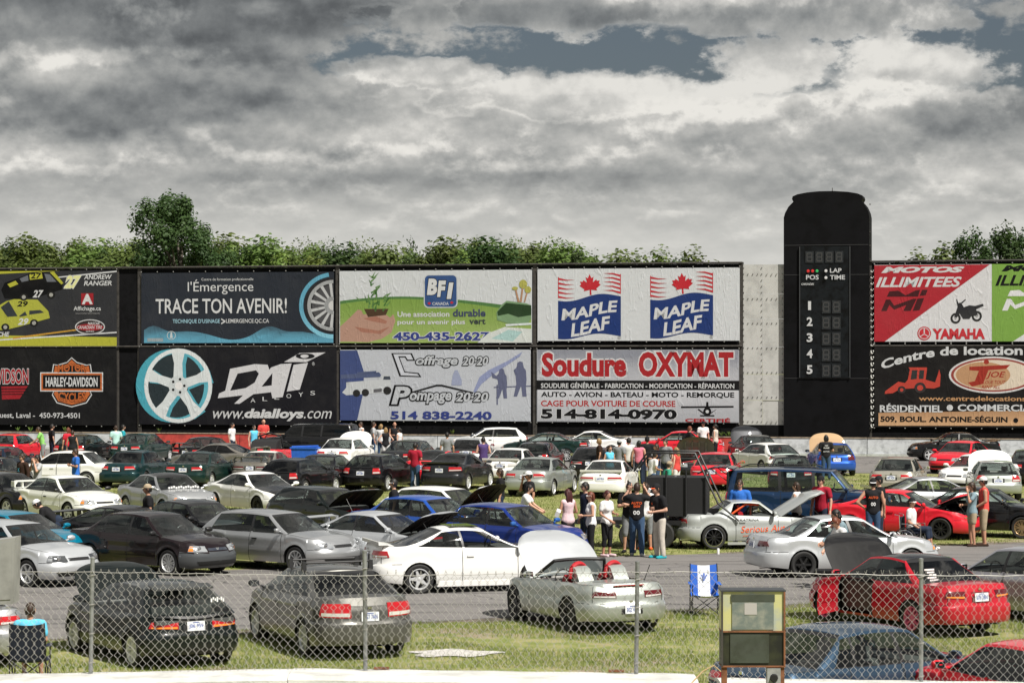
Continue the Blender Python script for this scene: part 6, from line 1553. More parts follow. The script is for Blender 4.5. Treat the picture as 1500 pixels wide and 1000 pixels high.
car('coupe', 1104, 0, 0, 'black coupe with raised hood behind the white hatchback left of the tower', 'black', s=31.2, world_heading=100, group=G5, hood_open=66, hood='charcoal')
car('hatch', 1217, 647, 0, 'bright blue hatchback with raised tan hood in front of the tower', 'blue_bright', world_heading=90, group=G5, hood='tan', hood_open=66, tail=REDD, taillens=REDD, mirror=BLK)
car('coupe', 1408, 645, 0, 'bright red coupe with pale lamps facing the camera at right', 'red', world_heading=-121, group=G5, grille=BLK, rims='multi')
car('coupe', 1395, 634, 0, 'black coupe with white headlamps in side view against the race wall', 'black', s=30.2, world_heading=183, group=G5, spoiler='lip')
# ------------------------------------------------------------------ people
SKIN = [pmat('skin_%d' % i, c, .5, spec=.35) for i, c in enumerate(((.50, .28, .19), (.42, .22, .145), (.55, .32, .23)))]
HAIRC = {'brown': (.035, .018, .010), 'dark': (.010, .008, .007), 'blond': (.30, .19, .08), 'auburn': (.14, .035, .015), 'red': (.06, .012, .012)}
CLC = dict(white=(.72, .72, .72), black=(.014, .014, .016), navy=(.012, .016, .035), blue=(.03, .14, .50), lblue=(.12, .50, .72), teal=(.02, .32, .38), mint=(.42, .66, .60), green=(.25, .55, .15), dgreen=(.04, .30, .20), red=(.50, .02, .04), dred=(.34, .015, .035), coral=(.62, .07, .06), brown=(.035, .018, .012),
           grey=(.22, .23, .24), lgrey=(.42, .43, .44), jeans=(.045, .085, .16), djeans=(.02, .03, .055), khaki=(.36, .29, .20), stone=(.55, .50, .44), pink=(.66, .20, .28), pinkwhite=(.70, .52, .56), purple=(.08, .05, .16), plaid=(.20, .28, .32), rwhite=(.66, .66, .64))
def cloth(n): return pmat('cloth_' + n, CLC[n], .85, spec=.2, var=.18, vscale=9, bump=.25, bscale=14)
def capsule(mb, p0, p1, r0, r1, wy=1.0, n=12, side=None):
    """tapered round-ended limb; wy widens it across the body's side axis"""
    p0 = Vector(p0); p1 = Vector(p1); d = p1 - p0; L = d.length; d = d / L if L > 1e-6 else Vector((0, 0, 1))
    sd = Vector(side) if side else Vector((0, 1, 0)); e2 = (sd - d * sd.dot(d))
    if e2.length < .1: e2 = Vector((1, 0, 0)) - d * d.x
    e2.normalize(); e1 = e2.cross(d).normalized(); rows = []
    for a in (-80, -50, -22): rows.append((p0 + d * r0 * math.sin(R(a)), r0 * math.cos(R(a))))
    for t in (0, .33, .66, 1): rows.append((p0 + d * L * t, lerp(r0, r1, t)))
    for a in (22, 50, 80): rows.append((p1 + d * r1 * math.sin(R(a)), r1 * math.cos(R(a))))
    b = len(mb.v)
    mb.quad_grid([[c + e1 * r * math.cos(2 * PI * k / n) + e2 * r * wy * math.sin(2 * PI * k / n) for k in range(n)] for c, r in rows], close=True)
    mb.f.append(tuple(b + k for k in range(n))[::-1]); mb.m.append(0); e = b + (len(rows) - 1) * n; mb.f.append(tuple(e + k for k in range(n))); mb.m.append(0)
def fuse(mb, name, vox, smooth=3):
    """weld overlapping limbs into one continuous skin"""
    me = bpy.data.meshes.new(name); me.from_pydata(mb.v, [], mb.f); bm = bmesh.new(); bm.from_mesh(me); bmesh.ops.recalc_face_normals(bm, faces=bm.faces); bm.to_mesh(me); bm.free()
    o = bpy.data.objects.new('tmp', me); TMP.collection.objects.link(o)
    md = o.modifiers.new('r', 'REMESH'); md.mode = 'VOXEL'; md.voxel_size = vox; md.use_smooth_shade = True
    ms = o.modifiers.new('s', 'SMOOTH'); ms.factor = .5; ms.iterations = smooth
    out = baked(o); bpy.data.objects.remove(o); bpy.data.meshes.remove(me)
    out.name = name; out.materials.clear(); out.materials.append(None)
    for p in out.polygons: p.use_smooth = True
    return out
ARMS = {   # elbow, wrist for the left side (mirrored for the right)
    'down': ((-.03, .27, 1.13), (.03, .28, .87)), 'front': ((-.02, .27, 1.14), (.24, .12, 1.13)), 'crossed': ((.04, .27, 1.15), (.20, -.02, 1.20)), 'up': ((.16, .34, 1.36), (.20, .20, 1.58)), 'face': ((.16, .26, 1.22), (.16, .09, 1.50)),
    'hips': ((-.10, .40, 1.16), (.02, .20, 1.0)), 'reach': ((.20, .24, 1.22), (.45, .18, 1.14)), 'lap': ((-.02, .25, 1.14), (.24, .16, .98)), 'back': ((-.12, .26, 1.15), (-.12, .08, 1.0))}
pn = 0
def person(px, ytop, head, label, h=1.75, top='white', sleeve='short', bot='jeans', leg='long', hair='dark', hl='short', arms='down', arm2=None, bend=0, fem=False, cap=None, capback=False, shades=None, skin=None, sit=False, s=None, world=None, detail=True, shoes='black', beard=False, emblem=None, turn=0, stride=.0, group='people standing among the cars', base_z=0.0):
    global pn; pn += 1
    if s is None: s = (ytop - HZ) / (CAM_H - h)
    d = F / s; X = (px - 750) / s; hw = world if world is not None else head + math.degrees(math.atan((750 - px) / F))
    k = h / 1.75; root = empty('person', (X, d, base_z), R(hw)); root.scale = (k, k, k); tag(root, label, 'person', group)
    sk = SKIN[(skin if skin is not None else pn) % 3]; vox = .019 if detail else .028; far = not detail
    hipz = .93 if not sit else .52
    bz = Vector((0, 0, hipz)); rb = Matrix.Rotation(R(bend), 4, 'Y')
    dz = hipz - .93
    def up(p): return bz + rb @ (Vector(p) + Vector((0, 0, dz)) - bz)
    shw = .175 if fem else .20; body = MB(); shirt = MB(); trou = MB(); shoe = MB()
    wy = 1.28 if not fem else 1.15
    def torso(mb, g, low=.93):
        capsule(mb, up((0, 0, low)), up((0, 0, 1.12)), .118 + g + (.012 if fem else 0), (.092 if fem else .108) + g, wy + (.18 if fem else .05)); capsule(mb, up((0, 0, 1.12)), up((.0, 0, 1.34)), (.095 if fem else .108) + g, .118 + g, wy + .08)
        capsule(mb, up((-.01, -shw + .055, 1.405)), up((-.01, shw - .055, 1.405)), .068 + g, .068 + g, 1, side=(1, 0, 0))
        if fem:
            for q in (-1, 1): capsule(mb, up((.07, q * .07, 1.27)), up((.075, q * .07, 1.255)), .062 + g, .058 + g)
    torso(body, 0); capsule(body, up((-.01, 0, 1.42)), up((.01, 0, 1.56)), .058, .052)
    legs = []
    for q in (-1, 1):
        if sit: hp, kn, an = (0, .095 * q, hipz - .01), (.44, .13 * q, hipz + .02), (.50, .14 * q, .09)
        else: hp, kn, an = (0, .090 * q, .90), (.015 + stride * q, .105 * q, .49), (-.02 + stride * 1.6 * q, .125 * q, .085)
        legs.append((hp, kn, an)); capsule(body, hp, kn, .088, .056); capsule(body, kn, an, .057, .036); capsule(body, Vector(kn).lerp(Vector(an), .3) + Vector((-.018, 0, 0)), Vector(kn).lerp(Vector(an), .55), .045, .036)
        ft = Vector(an) + Vector((.15, .02 * q, -.05)); capsule(body, Vector(an) + Vector((-.03, 0, -.04)), ft, .036, .030)
        capsule(shoe, Vector(an) + Vector((-.045, 0, -.045)), ft + Vector((.03, 0, 0)), .046, .040, 1.05, n=10)
        if leg != 'skirt':
            end = {'long': 1.0, 'shorts': 0.12, 'capri': .45, 'short': -1}[leg]
            if end < 0: capsule(trou, hp, Vector(hp).lerp(Vector(kn), .55), .108, .092)
            else:
                capsule(trou, hp, kn, .106, .076 if end else .085)
                if end > 0: capsule(trou, kn, Vector(kn).lerp(Vector(an), end), .078 if leg != 'capri' else .066, .064 if leg == 'long' else .068)
    capsule(trou, (0, 0, hipz - .01), (0, 0, hipz + .08), .132, .122, wy + .08)
    hands = []
    for q in (-1, 1):
        A = ARMS[arms if q > 0 else (arm2 or arms)]; e, w_ = [up((a[0], a[1] * q * (.93 if fem else 1), a[2])) for a in A]; sh = up((-.01, shw * q, 1.405))
        t_ = 1.0 if not fem else .85
        capsule(body, sh, e, .056 * t_, .042 * t_, side=(1, 0, 0)); capsule(body, e, w_, .043 * t_, .028 * t_, side=(1, 0, 0))
        if sleeve == 'short': capsule(shirt, sh, sh.lerp(e, .58), .078 * t_, .072 * t_, side=(1, 0, 0))
        elif sleeve == 'long': capsule(shirt, sh, e, .076 * t_, .060 * t_, side=(1, 0, 0)); capsule(shirt, e, e.lerp(w_, .92), .060 * t_, .045 * t_, side=(1, 0, 0))
        elif sleeve == 'none': capsule(shirt, up((-.01, (shw - .03) * q, 1.41)), up((-.01, (shw - .05) * q, 1.36)), .066, .07, side=(1, 0, 0))
        hands.append((w_, (w_ - e).normalized(), q))
    torso(shirt, .020)
    bme = fuse(body, 'body', vox)
    # hands and head are added to the same mesh
    ex = MB()
    for w_, dr, q in hands:
        sdv = Vector((0, 0, 1)) if abs(dr.z) < .7 else Vector((1, 0, 0)); sdv = (sdv - dr * sdv.dot(dr)).normalized(); nv = dr.cross(sdv)
        pc = w_ + dr * .09; capsule(ex, w_, pc, .027, .030, 1.25, n=8, side=sdv)
        if far: capsule(ex, pc, pc + dr * .06 + nv * .02, .028, .016, 1.3, n=6, side=sdv); continue
        for fi, (o_, ln) in enumerate(((-.030, .064), (-.010, .074), (.010, .070), (.029, .054))):
            b_ = pc + sdv * o_; m_ = b_ + dr * ln * .55 + nv * .012 * q; t_ = m_ + dr * ln * .38 + nv * .026 * q; ex.tube([b_, m_, t_], [.0095, .0085, .0065], 6)
        b_ = w_ + dr * .025 - sdv * .026; ex.tube([b_, b_ - sdv * .030 + dr * .030, b_ - sdv * .034 + dr * .062], [.012, .010, .007], 6)
    hc = up((.015, 0, 1.632)); rh = Matrix.Rotation(R(turn), 3, 'Z') @ Matrix.Rotation(R(bend * .55), 3, 'Y')
    def HP(x, y, z): return hc + rh @ Vector((x, y, z))
    rows = []
    for i in range(13):
        ph = PI * i / 12; zz = .118 * math.cos(ph); rr = max(.001, math.sin(ph)); row = []
        jaw = sst(.02, -.11, zz)
        for j in range(18):
            a = 2 * PI * j / 18; x = .098 * rr * math.cos(a); y = .077 * rr * math.sin(a) * (1 - .22 * jaw)
            if math.cos(a) > 0: x += .010 * jaw * math.cos(a)
            else: x *= 1.02 - .35 * jaw
            f = math.exp(-((a if a < PI else a - 2 * PI) / .22) ** 2) * math.exp(-((zz + .018) / .024) ** 2); x += .026 * f
            f2 = math.exp(-((abs(a if a < PI else a - 2 * PI) - .38) / .18) ** 2) * math.exp(-((zz - .012) / .016) ** 2); x -= .008 * f2
            row.append(HP(x, y, zz))
        rows.append(row)
    ex.quad_grid(rows, close=True)
    for q in (-1, 1): capsule(ex, HP(-.005, .078 * q, .012), HP(-.008, .081 * q, -.022), .017, .011, .5, n=6, side=(1, 0, 0))
    bm = bmesh.new(); bm.from_mesh(bme); e2 = bpy.data.meshes.new('e'); e2.from_pydata(ex.v, [], ex.f)
    for p in e2.polygons: p.use_smooth = True
    bm.from_mesh(e2); bmesh.ops.recalc_face_normals(bm, faces=bm.faces); bm.to_mesh(bme); bm.free(); bpy.data.meshes.remove(e2)
    link('body', bme, [sk], root)
    if top != 'bare':
        o = link('shirt', fuse(shirt, 'shirt', vox * 1.05, 2), [cloth(top)], root)
        if emblem:
            for (body_, y0, y1, z0, z1, col, side_) in emblem:
                v, tris = text_geo(body_, 0, .03, .03); m = MB(); sg = 1 if side_ == 'front' else -1
                for a, b in v: m.v.append(tuple(up((sg * (.158 if z0 > 1.1 else .15) - sg * .9 * abs(lerp(y0, y1, a)) ** 2 * 1.0, sg * lerp(y0, y1, a), lerp(z0, z1, b)))))
                m.f = tris; m.m = [0] * len(tris); link('shirt_print', m.mesh('shirt_print', smooth=0, weld=False), [cloth(col) if col in CLC else ORG], root)
    link({'long': 'trousers', 'capri': 'leggings'}.get(leg, 'shorts'), fuse(trou, 'trousers', vox * 1.05, 2), [cloth(bot)], root)
    if not far or shoes != 'black': shoe.obj('shoes', cloth(shoes), root)
    # hair
    hm = pmat('hair_' + hair, HAIRC[hair], .55, spec=.4, var=.4, vscale=30) if hair else None
    if hm:
        m = MB(); rows = []
        for i in range(8):
            ph = PI * .60 * i / 7; row = []
            for j in range(18):
                a = 2 * PI * j / 18; fr_ = max(0, math.cos(a)); p2 = ph * (1 - .42 * fr_ ** 1.2) * (1.12 if fr_ == 0 else 1.0); k2 = 1.10 + .015 * math.sin(j * 5.3 + i)
                row.append(HP(.100 * k2 * math.sin(p2) * math.cos(a) - .004, .080 * k2 * math.sin(p2) * math.sin(a), .121 * k2 * math.cos(p2)))
            rows.append(row)
        m.quad_grid(rows, close=True)
        if hl == 'long':
            for q in (-1, 0, 1): m.tube([HP(-.05, .045 * q, .06), HP(-.088, .05 * q, -.05), HP(-.095, .055 * q, -.17), HP(-.10, .045 * q, -.34)], [.045, .048, .042, .012], 8)
        elif hl == 'medium':
            for q in (-1, 0, 1): m.tube([HP(-.04, .05 * q, .05), HP(-.075, .062 * q, -.05), HP(-.07, .06 * q, -.13)], [.042, .042, .022], 8)
        elif hl == 'bun': capsule(m, HP(-.115, 0, .02), HP(-.13, 0, -.02), .035, .03, n=8)
        m.obj('hair', hm, root)
    if beard: m = MB(); capsule(m, HP(.055, 0, -.085), HP(.045, 0, -.10), .045, .04, 1.1, n=8); m.obj('beard', pmat('hair_dark', HAIRC['dark'], .55), root)
    e_ = MB()
    for q in (-1, 1): capsule(e_, HP(.086, .031 * q, .012), HP(.088, .031 * q, .011), .009, .008, 1.3, n=6)
    if not shades: e_.obj('eyes', pmat('eye_dark', (.03, .02, .02), .2), root)
    m = MB(); m.tube([HP(.094, -.022, -.056), HP(.100, 0, -.054), HP(.094, .022, -.056)], [.004, .006, .004], 5); m.obj('mouth', pmat('lips', (.30, .10, .08), .5), root)
    if shades:
        m = MB()
        for q in (-1, 1): capsule(m, HP(.098, .032 * q, .012), HP(.100, .032 * q, .011), .021, .020, 1.35, n=10)
        for q in (-1, 1): m.tube([HP(.095, .055 * q, .018), HP(.03, .083 * q, .02), HP(-.02, .083 * q, .018)], .004, 4)
        m.tube([HP(.105, -.02, .015), HP(.105, .02, .015)], .005, 4)
        m.obj('sunglasses', WHITEM if shades == 'white' else pmat('shade_lens', (.01, .01, .012), .08), root)
    if cap:
        m = MB(); rows = []
        for i in range(7):
            ph = PI * .50 * i / 6; rows.append([HP(.108 * math.sin(ph) * math.cos(2 * PI * j / 16) - .002, .089 * math.sin(ph) * math.sin(2 * PI * j / 16), .035 + .102 * math.cos(ph)) for j in range(16)])
        m.quad_grid(rows, close=True)
        co = m.obj('cap', cloth(cap if isinstance(cap, str) else cap[0]), root); m = MB(); sg = -1 if capback else 1; rows = []
        for i in range(4):
            t = i / 3; rows.append([HP(sg * (.085 + .085 * t * math.cos(R(a))), (.075 - .012 * t) * math.sin(R(a)) * 1.1, .037 - .018 * t) for a in (-75, -50, -25, 0, 25, 50, 75)])
        m.quad_grid(rows); m.obj('cap_brim', [cloth(cap if isinstance(cap, str) else cap[1])] if not (not isinstance(cap, str) and cap[1] == 'orange') else [ORG], co, solid=.004)
    return root, up, HP
CLC['orange'] = (.75, .12, .03)
GC = 'visitors chatting in the lane'
person(832, 716, 118, 'woman with long dark red hair in a white sleeveless top and black shorts', 1.68, 'pinkwhite', 'none', 'black', 'short', 'red', 'long', 'front', fem=True, group=GC)
person(858, 706, 205, 'tall man in a black tank top behind the auburn haired woman', 1.82, 'navy', 'none', 'djeans', 'long', 'dark', arms='down', shades='dark', group=GC)
person(866, 720, 186, 'auburn haired woman in a white tank top and black trousers', 1.66, 'white', 'none', 'black', 'long', 'auburn', 'medium', 'front', fem=True, shades='white', group=GC)
person(889, 718, -42, 'barefoot woman in white t-shirt and black cropped trousers holding a camera', 1.66, 'white', 'short', 'black', 'capri', 'red', 'bun', 'front', 'lap', fem=True, group=GC, shoes='pinkwhite')
person(933, 707, 86, 'man seen from behind in black t-shirt with orange print, arms raised', 1.84, 'black', 'short', 'jeans', 'long', 'brown', arms='up', stride=.06, group=GC, shoes='lgrey', emblem=[('AUTO', -.13, .13, 1.25, 1.31, 'orange', 'back'), ('SHOW', -.07, .09, 1.17, 1.23, 'orange', 'back'), ('oo', -.08, .08, 1.0, 1.10, 'white', 'back')])
person(922, 706, -95, 'man in grey shorts mostly hidden behind the man with raised arms', 1.80, 'black', 'short', 'grey', 'shorts', 'dark', arms='crossed', shades='dark', group=GC)
person(946, 707, 100, 'long haired woman in orange shoes behind the man with raised arms', 1.74, 'white', 'short', 'grey', 'shorts', 'brown', 'long', 'down', fem=True, group=GC, shoes='orange')
person(966, 708, 215, 'man in orange and black cap and light trousers looking down', 1.86, 'black', 'short', 'stone', 'long', 'dark', arms='front', arm2='crossed', cap=('black', 'orange'), bend=6, group=GC, shoes='teal', emblem=[('S', -.05, .0, 1.28, 1.33, 'orange', 'front')])
person(990, 698, 250, 'man in dark cap and sunglasses with white shorts, right of the orange cap', 1.85, 'black', 'short', 'stone', 'shorts', 'dark', arms='down', cap='grey', shades='dark', group=GC, shoes='black')
GM = 'visitors between the parked cars'
person(775, 690, 200, 'man in black t-shirt and white cap, hand at his face', 1.80, 'black', 'short', 'djeans', 'long', 'dark', arms='down', arm2='face', cap='white', shades='dark', group=GM)
person(766, 708, -10, 'curly haired boy in a white t-shirt leaning beside the blue sedan', 1.66, 'white', 'short', 'jeans', 'long', 'dark', 'medium', 'reach', bend=14, group=GM)
person(733, 686, 180, 'person with shaggy brown hair behind the raised black hood', 1.74, 'black', 'short', 'djeans', 'long', 'brown', 'medium', 'down', group=GM)
person(1084, 702, -100, 'man in bright blue t-shirt and sunglasses behind the hardtop roadster', 1.78, 'blue', 'short', 'djeans', 'long', 'brown', arms='down', shades='dark', group=GM)
person(1203, 697, 238, 'man in a red t-shirt and sunglasses beside the blue suv', 1.84, 'dred', 'short', 'djeans', 'long', 'dark', arms='down', shades='dark', cap='black', capback=True, group=GM)
person(1167, 706, 160, 'woman in a white tank top behind the raised silver hood', 1.66, 'white', 'none', 'black', 'long', 'brown', 'medium', 'front', fem=True, group=GM)
person(1279, 701, 92, 'man in black sleeveless top with orange print and white backwards cap, seen from behind', 1.82, 'black', 'none', 'jeans', 'long', 'dark', arms='hips', arm2='down', cap=('black', 'white'), capback=True, group=GM, emblem=[('AUTO', -.12, .12, 1.26, 1.32, 'orange', 'back'), ('oo', -.06, .06, 1.08, 1.17, 'white', 'back')])
person(1288, 697, 200, 'dark haired man in black beside the man in the white backwards cap', 1.84, 'black', 'short', 'djeans', 'long', 'dark', arms='down', cap='black', group=GM)
person(1441, 698, 187, 'sturdy man in red tank top, khaki shorts and pale cap at right', 1.84, 'coral', 'none', 'khaki', 'shorts', 'dark', arms='lap', arm2='down', cap='rwhite', capback=False, skin=1, group=GM, shoes='brown', emblem=None)
person(1424, 706, 200, 'woman in striped top next to the man in the red tank top', 1.70, 'plaid', 'short', 'khaki', 'short', 'brown', 'medium', 'face', 'front', fem=True, group=GM, shoes='brown')
person(1240, 752, 215, 'woman with sunglasses bending over the raised black hood', 1.64, 'white', 'short', 'black', 'long', 'auburn', 'bun', 'reach', bend=25, fem=True, shades='dark', group=GM)
person(1240, 743, 190, 'dark haired man in a plaid shirt behind the woman with sunglasses', 1.74, 'plaid', 'long', 'jeans', 'long', 'dark', 'medium', 'reach', bend=18, group=GM)
person(217, 709, 184, 'man in a brown cap and black t-shirt with orange print between cars at left', 1.80, 'black', 'short', 'djeans', 'long', 'dark', arms='down', cap='khaki', group=GM, emblem=[('AUTO', -.12, .12, 1.22, 1.30, 'orange', 'back')])
person(85, 742, 165, 'man in a white cap leaning into the teal car', 1.74, 'black', 'short', 'djeans', 'long', 'dark', arms='reach', bend=48, cap='white', group=GM, s=59.5)
person(577, 701, 178, 'young man in a black t-shirt and white sunglasses beside a raised hood', 1.80, 'black', 'short', 'djeans', 'long', 'dark', arms='down', shades='white', group=GM)
person(111, 657, 195, 'man in a bright blue t-shirt with folded arms by the white sedan', 1.80, 'blue', 'short', 'blue', 'shorts', 'brown', arms='crossed', shades='dark', group=GM)
person(33, 664, 215, 'man in a brown sweater with pale blue emblem at left', 1.82, 'brown', 'long', 'djeans', 'long', 'brown', arms='down', shades='dark', group=GM, emblem=[('X', -.06, .06, 1.18, 1.30, 'lblue', 'front')])
person(55, 666, 205, 'person drinking in a pale grey t-shirt beside the brown sweater', 1.76, 'lgrey', 'short', 'djeans', 'long', 'dark', 'medium', arms='face', shades='dark', group=GM)
person(608, 648, 62, 'man in a dark red t-shirt between the black hatchback and charcoal coupe', 1.80, 'dred', 'short', 'jeans', 'long', 'dark', arms='front', group=GM, detail=False)
person(708, 640, 92, 'man in a purple and red tank top seen from behind', 1.80, 'purple', 'none', 'jeans', 'long', 'dark', arms='front', group=GM, detail=False)
person(1210, 637, 97, 'man in black t-shirt with white lettering and faded jeans by the blue hatchback', 1.82, 'black', 'short', 'jeans', 'long', 'dark', 'medium', arms='front', group=GM, emblem=[('NO', -.06, .06, 1.32, 1.37, 'white', 'back'), ('RULES', -.11, .11, 1.23, 1.28, 'white', 'back'), ('MOTORS', -.12, .12, 1.08, 1.14, 'lgrey', 'back')])
GF = 'far visitors along the race wall'
D = dict(detail=False, group=GF)
person(63, 624, 180, 'man in light green t-shirt leaning on the red hatchback', 1.80, 'green', 'short', 'grey', 'shorts', 'brown', arms='reach', bend=16, **D)
person(76, 621, 20, 'dark haired man behind the one in light green', 1.80, 'black', 'short', 'djeans', 'long', 'dark', **D)
person(100, 626, 120, 'person in a red top beside the woman in a black tank top', 1.76, 'red', 'short', 'djeans', 'long', 'auburn', 'medium', **D)
person(106, 630, 80, 'woman in a black tank top with hair in a bun at the far left', 1.70, 'black', 'none', 'djeans', 'long', 'brown', 'bun', fem=True, **D)
person(170, 623, 100, 'man in a pale mint t-shirt leaning over the dark green hatchback', 1.78, 'mint', 'short', 'jeans', 'long', 'brown', arms='front', bend=6, **D)
person(180, 622, 10, 'person in teal behind the one in mint', 1.78, 'teal', 'short', 'jeans', 'long', 'dark', **D)
person(340, 619, -30, 'man in a loose white shirt before the red stretch of wall', 1.80, 'white', 'short', 'djeans', 'long', 'dark', 'bun', **D)
person(372, 622, -60, 'man in a light blue tank top beside the bald one', 1.78, 'lblue', 'none', 'white', 'shorts', 'dark', shades='dark', **D)
person(386, 614, -70, 'bald man in a coral red t-shirt by the red roadster', 1.86, 'coral', 'short', 'djeans', 'long', None, arms='front', **D)
person(497, 621, 100, 'person in a turquoise t-shirt left of the raised white hood', 1.74, 'teal', 'short', 'jeans', 'long', 'brown', 'medium', **D)
person(514, 619, 20, 'bare armed man next to the turquoise t-shirt', 1.78, 'stone', 'none', 'jeans', 'long', 'dark', arms='front', **D)
person(529, 618, 200, 'man in a white tank top facing the bare armed man', 1.80, 'white', 'none', 'jeans', 'long', 'brown', arms='crossed', **D)
person(547, 618, 5, 'brown haired man just behind the raised white hood', 1.80, 'lgrey', 'short', 'jeans', 'long', 'brown', **D)
person(565, 626, 90, 'blond woman in a black tank top and white shorts seen from behind', 1.70, 'black', 'none', 'white', 'short', 'blond', 'medium', arms='hips', fem=True, **D)
person(558, 621, 60, 'second blond person beside the woman in the black tank top', 1.74, 'white', 'short', 'jeans', 'long', 'blond', 'medium', **D)
person(578, 618, -80, 'man with a shaved head in a black top right of the blond woman', 1.80, 'black', 'none', 'djeans', 'long', None, arms='front', **D)
person(585, 626, 150, 'woman in a white tank top at the right of the wall group', 1.68, 'white', 'none', 'djeans', 'long', 'dark', 'bun', fem=True, **D)
person(1010, 624, 20, 'person in a black t-shirt by the far red coupe', 1.78, 'black', 'short', 'djeans', 'long', 'auburn', 'medium', **D)
person(1030, 617, -70, 'man in a white t-shirt and dark cap near the far red coupe', 1.84, 'white', 'short', 'grey', 'shorts', 'dark', cap='black', **D)
person(1048, 621, 160, 'woman in a pale tank top and dark skirt beside the white t-shirt', 1.76, 'stone', 'none', 'black', 'shorts', 'dark', 'bun', fem=True, **D)
person(878, 642, 180, 'fair haired person behind the black hatchback roof', 1.72, 'brown', 'short', 'djeans', 'long', 'blond', 'medium', **D)
person(907, 644, 60, 'person in a grey cap and grey t-shirt at the left of the crowd', 1.76, 'grey', 'short', 'djeans', 'long', 'dark', cap='lgrey', **D)
person(921, 641, 88, 'broad man in a white t-shirt seen from behind in the crowd', 1.84, 'rwhite', 'short', 'djeans', 'long', 'dark', **D)
person(936, 645, 80, 'person in pink between the white and black t-shirts', 1.74, 'pink', 'none', 'djeans', 'long', 'dark', 'medium', **D)
person(948, 639, 95, 'man in a black t-shirt and dark cap in the crowd', 1.86, 'black', 'short', 'djeans', 'long', 'dark', cap='black', **D)
person(975, 643, 240, 'man in a grey t-shirt and headband at the right of the crowd', 1.84, 'grey', 'short', 'djeans', 'long', 'brown', arms='down', **D)
person(893, 652, 300, 'woman in a light blue tank top at the edge of the crowd', 1.68, 'lblue', 'none', 'jeans', 'long', 'brown', 'long', fem=True, **D)
person(962, 650, 200, 'man in a navy t-shirt between the black and grey t-shirts', 1.78, 'navy', 'short', 'jeans', 'long', 'brown', arms='crossed', **D)
person(991, 655, 150, 'woman in a coral top right of the crowd', 1.68, 'coral', 'none', 'white', 'shorts', 'blond', 'long', fem=True, **D)
person(655, 633, 80, 'man in a grey t-shirt standing by the small white hatchback', 1.78, 'grey', 'short', 'djeans', 'long', 'dark', **D)
person(955, 661, 30, 'boy in a white and light blue t-shirt before the crowd', 1.68, 'white', 'short', 'jeans', 'long', 'dark', arms='front', bend=10, **D)
person(975, 675, 20, 'person in a green top with straw coloured hat behind the trailer', 1.66, 'dgreen', 'short', 'djeans', 'long', 'brown', cap='khaki', bend=10, **D)

# ---- folding chair, wheelchair and their sitters
TUBE = pmat('dark_tube', (.02, .02, .022), .4, .5); CB = pmat('chair_blue', (.01, .10, .48), .7, var=.2); CN = pmat('chair_navy', (.008, .012, .03), .8, var=.3); CW = pmat('chair_white', (.66, .68, .72), .7)
def camp_chair(X, Y, wh, label, mats, flower=False):
    t = empty('folding_chair', (X, Y, 0), R(wh)); tag(t, label, 'chair', 'folding chairs on the grass')
    def P_(x, y, z): return (x, y, z)
    for q in (-1, 1):
        m = MB(); m.tube([(-.26, .27 * q, .0), (-.22, .27 * q, .62), (-.30, .26 * q, .98)], .011, 6); m.obj('back_post', TUBE, t)
        m = MB(); m.tube([(.26, .27 * q, 0), (.22, .27 * q, .60)], .011, 6); m.obj('front_post', TUBE, t)
        m = MB(); m.tube([(-.26, .27 * q, .02), (.24, .27 * q, .42)], .009, 6); m.tube([(.26, .27 * q, .02), (-.24, .27 * q, .42)], .009, 6); m.obj('side_brace', TUBE, t)
        m = MB(); m.quad_grid([[(-.25, .27 * q - .04, .63), (0, .27 * q - .045, .60), (.24, .27 * q - .04, .62)], [(-.25, .27 * q + .04, .63), (0, .27 * q + .045, .60), (.24, .27 * q + .04, .62)]]); m.obj('armrest', mats[0], t, solid=.012)
    for xx in (-.25, .25): m = MB(); m.tube([(xx, -.27, .02), (xx, .27, .42)], .009, 6); m.tube([(xx, .27, .02), (xx, -.27, .42)], .009, 6); m.obj('cross_brace', TUBE, t)
    def panel(nm, y0, y1, mt):
        m = MB(); rows = []
        for i in range(11):
            u = i / 10; x, z = (lerp(.25, -.17, u * 2), .42 - .05 * math.sin(PI * u * 2)) if u < .5 else (lerp(-.17, -.30, (u - .5) * 2), lerp(.42, .97, (u - .5) * 2))
            rows.append([(x, lerp(y0, y1, j / 3), z - .03 * (1 - (abs(lerp(y0, y1, j / 3)) / .27) ** 2)) for j in range(4)])
        m.quad_grid(rows); return m.obj(nm, mt, t, solid=.006)
    panel('seat_sling', -.27, -.12, mats[0]); panel('seat_sling', .12, .27, mats[0]); panel('seat_panel', -.12, .12, mats[1])
    if flower:
        m = MB(); k = .075
        def pt(u, v): z = .72 + v * k; x = -.17 - .13 * (z - .42) / .55 + .010 + .03 * 0; return (x + .028, -u * k, z)
        for sh_ in ([(0, 1.3), (.22, .75), (.16, .1), (.25, -.2), (-.25, -.2), (-.16, .1), (-.22, .75)], [(.25, .0), (.45, .55), (.85, .55), (.85, .15), (.62, .3), (.5, -.1)], [(-.25, .0), (-.45, .55), (-.85, .55), (-.85, .15), (-.62, .3), (-.5, -.1)], [(-.42, -.2), (.42, -.2), (.42, -.36), (-.42, -.36)], [(0, -1.0), (.2, -.6), (.12, -.36), (-.12, -.36), (-.2, -.6)]):
            m.face([pt(u, v) for u, v in sh_])
        m.obj('lily_emblem', CB, t, smooth=0)
    return t
camp_chair((1033 - 750) / 75.5, F / 75.5, -88, 'empty blue folding chair with white panel and blue lily emblem beside the lane', (CB, CW), True)
cx_, cy_ = (44 - 750) / 96.0, F / 96.0
camp_chair(cx_, cy_, 92, 'dark navy folding chair with the boy sitting in it at lower left', (CN, CN))
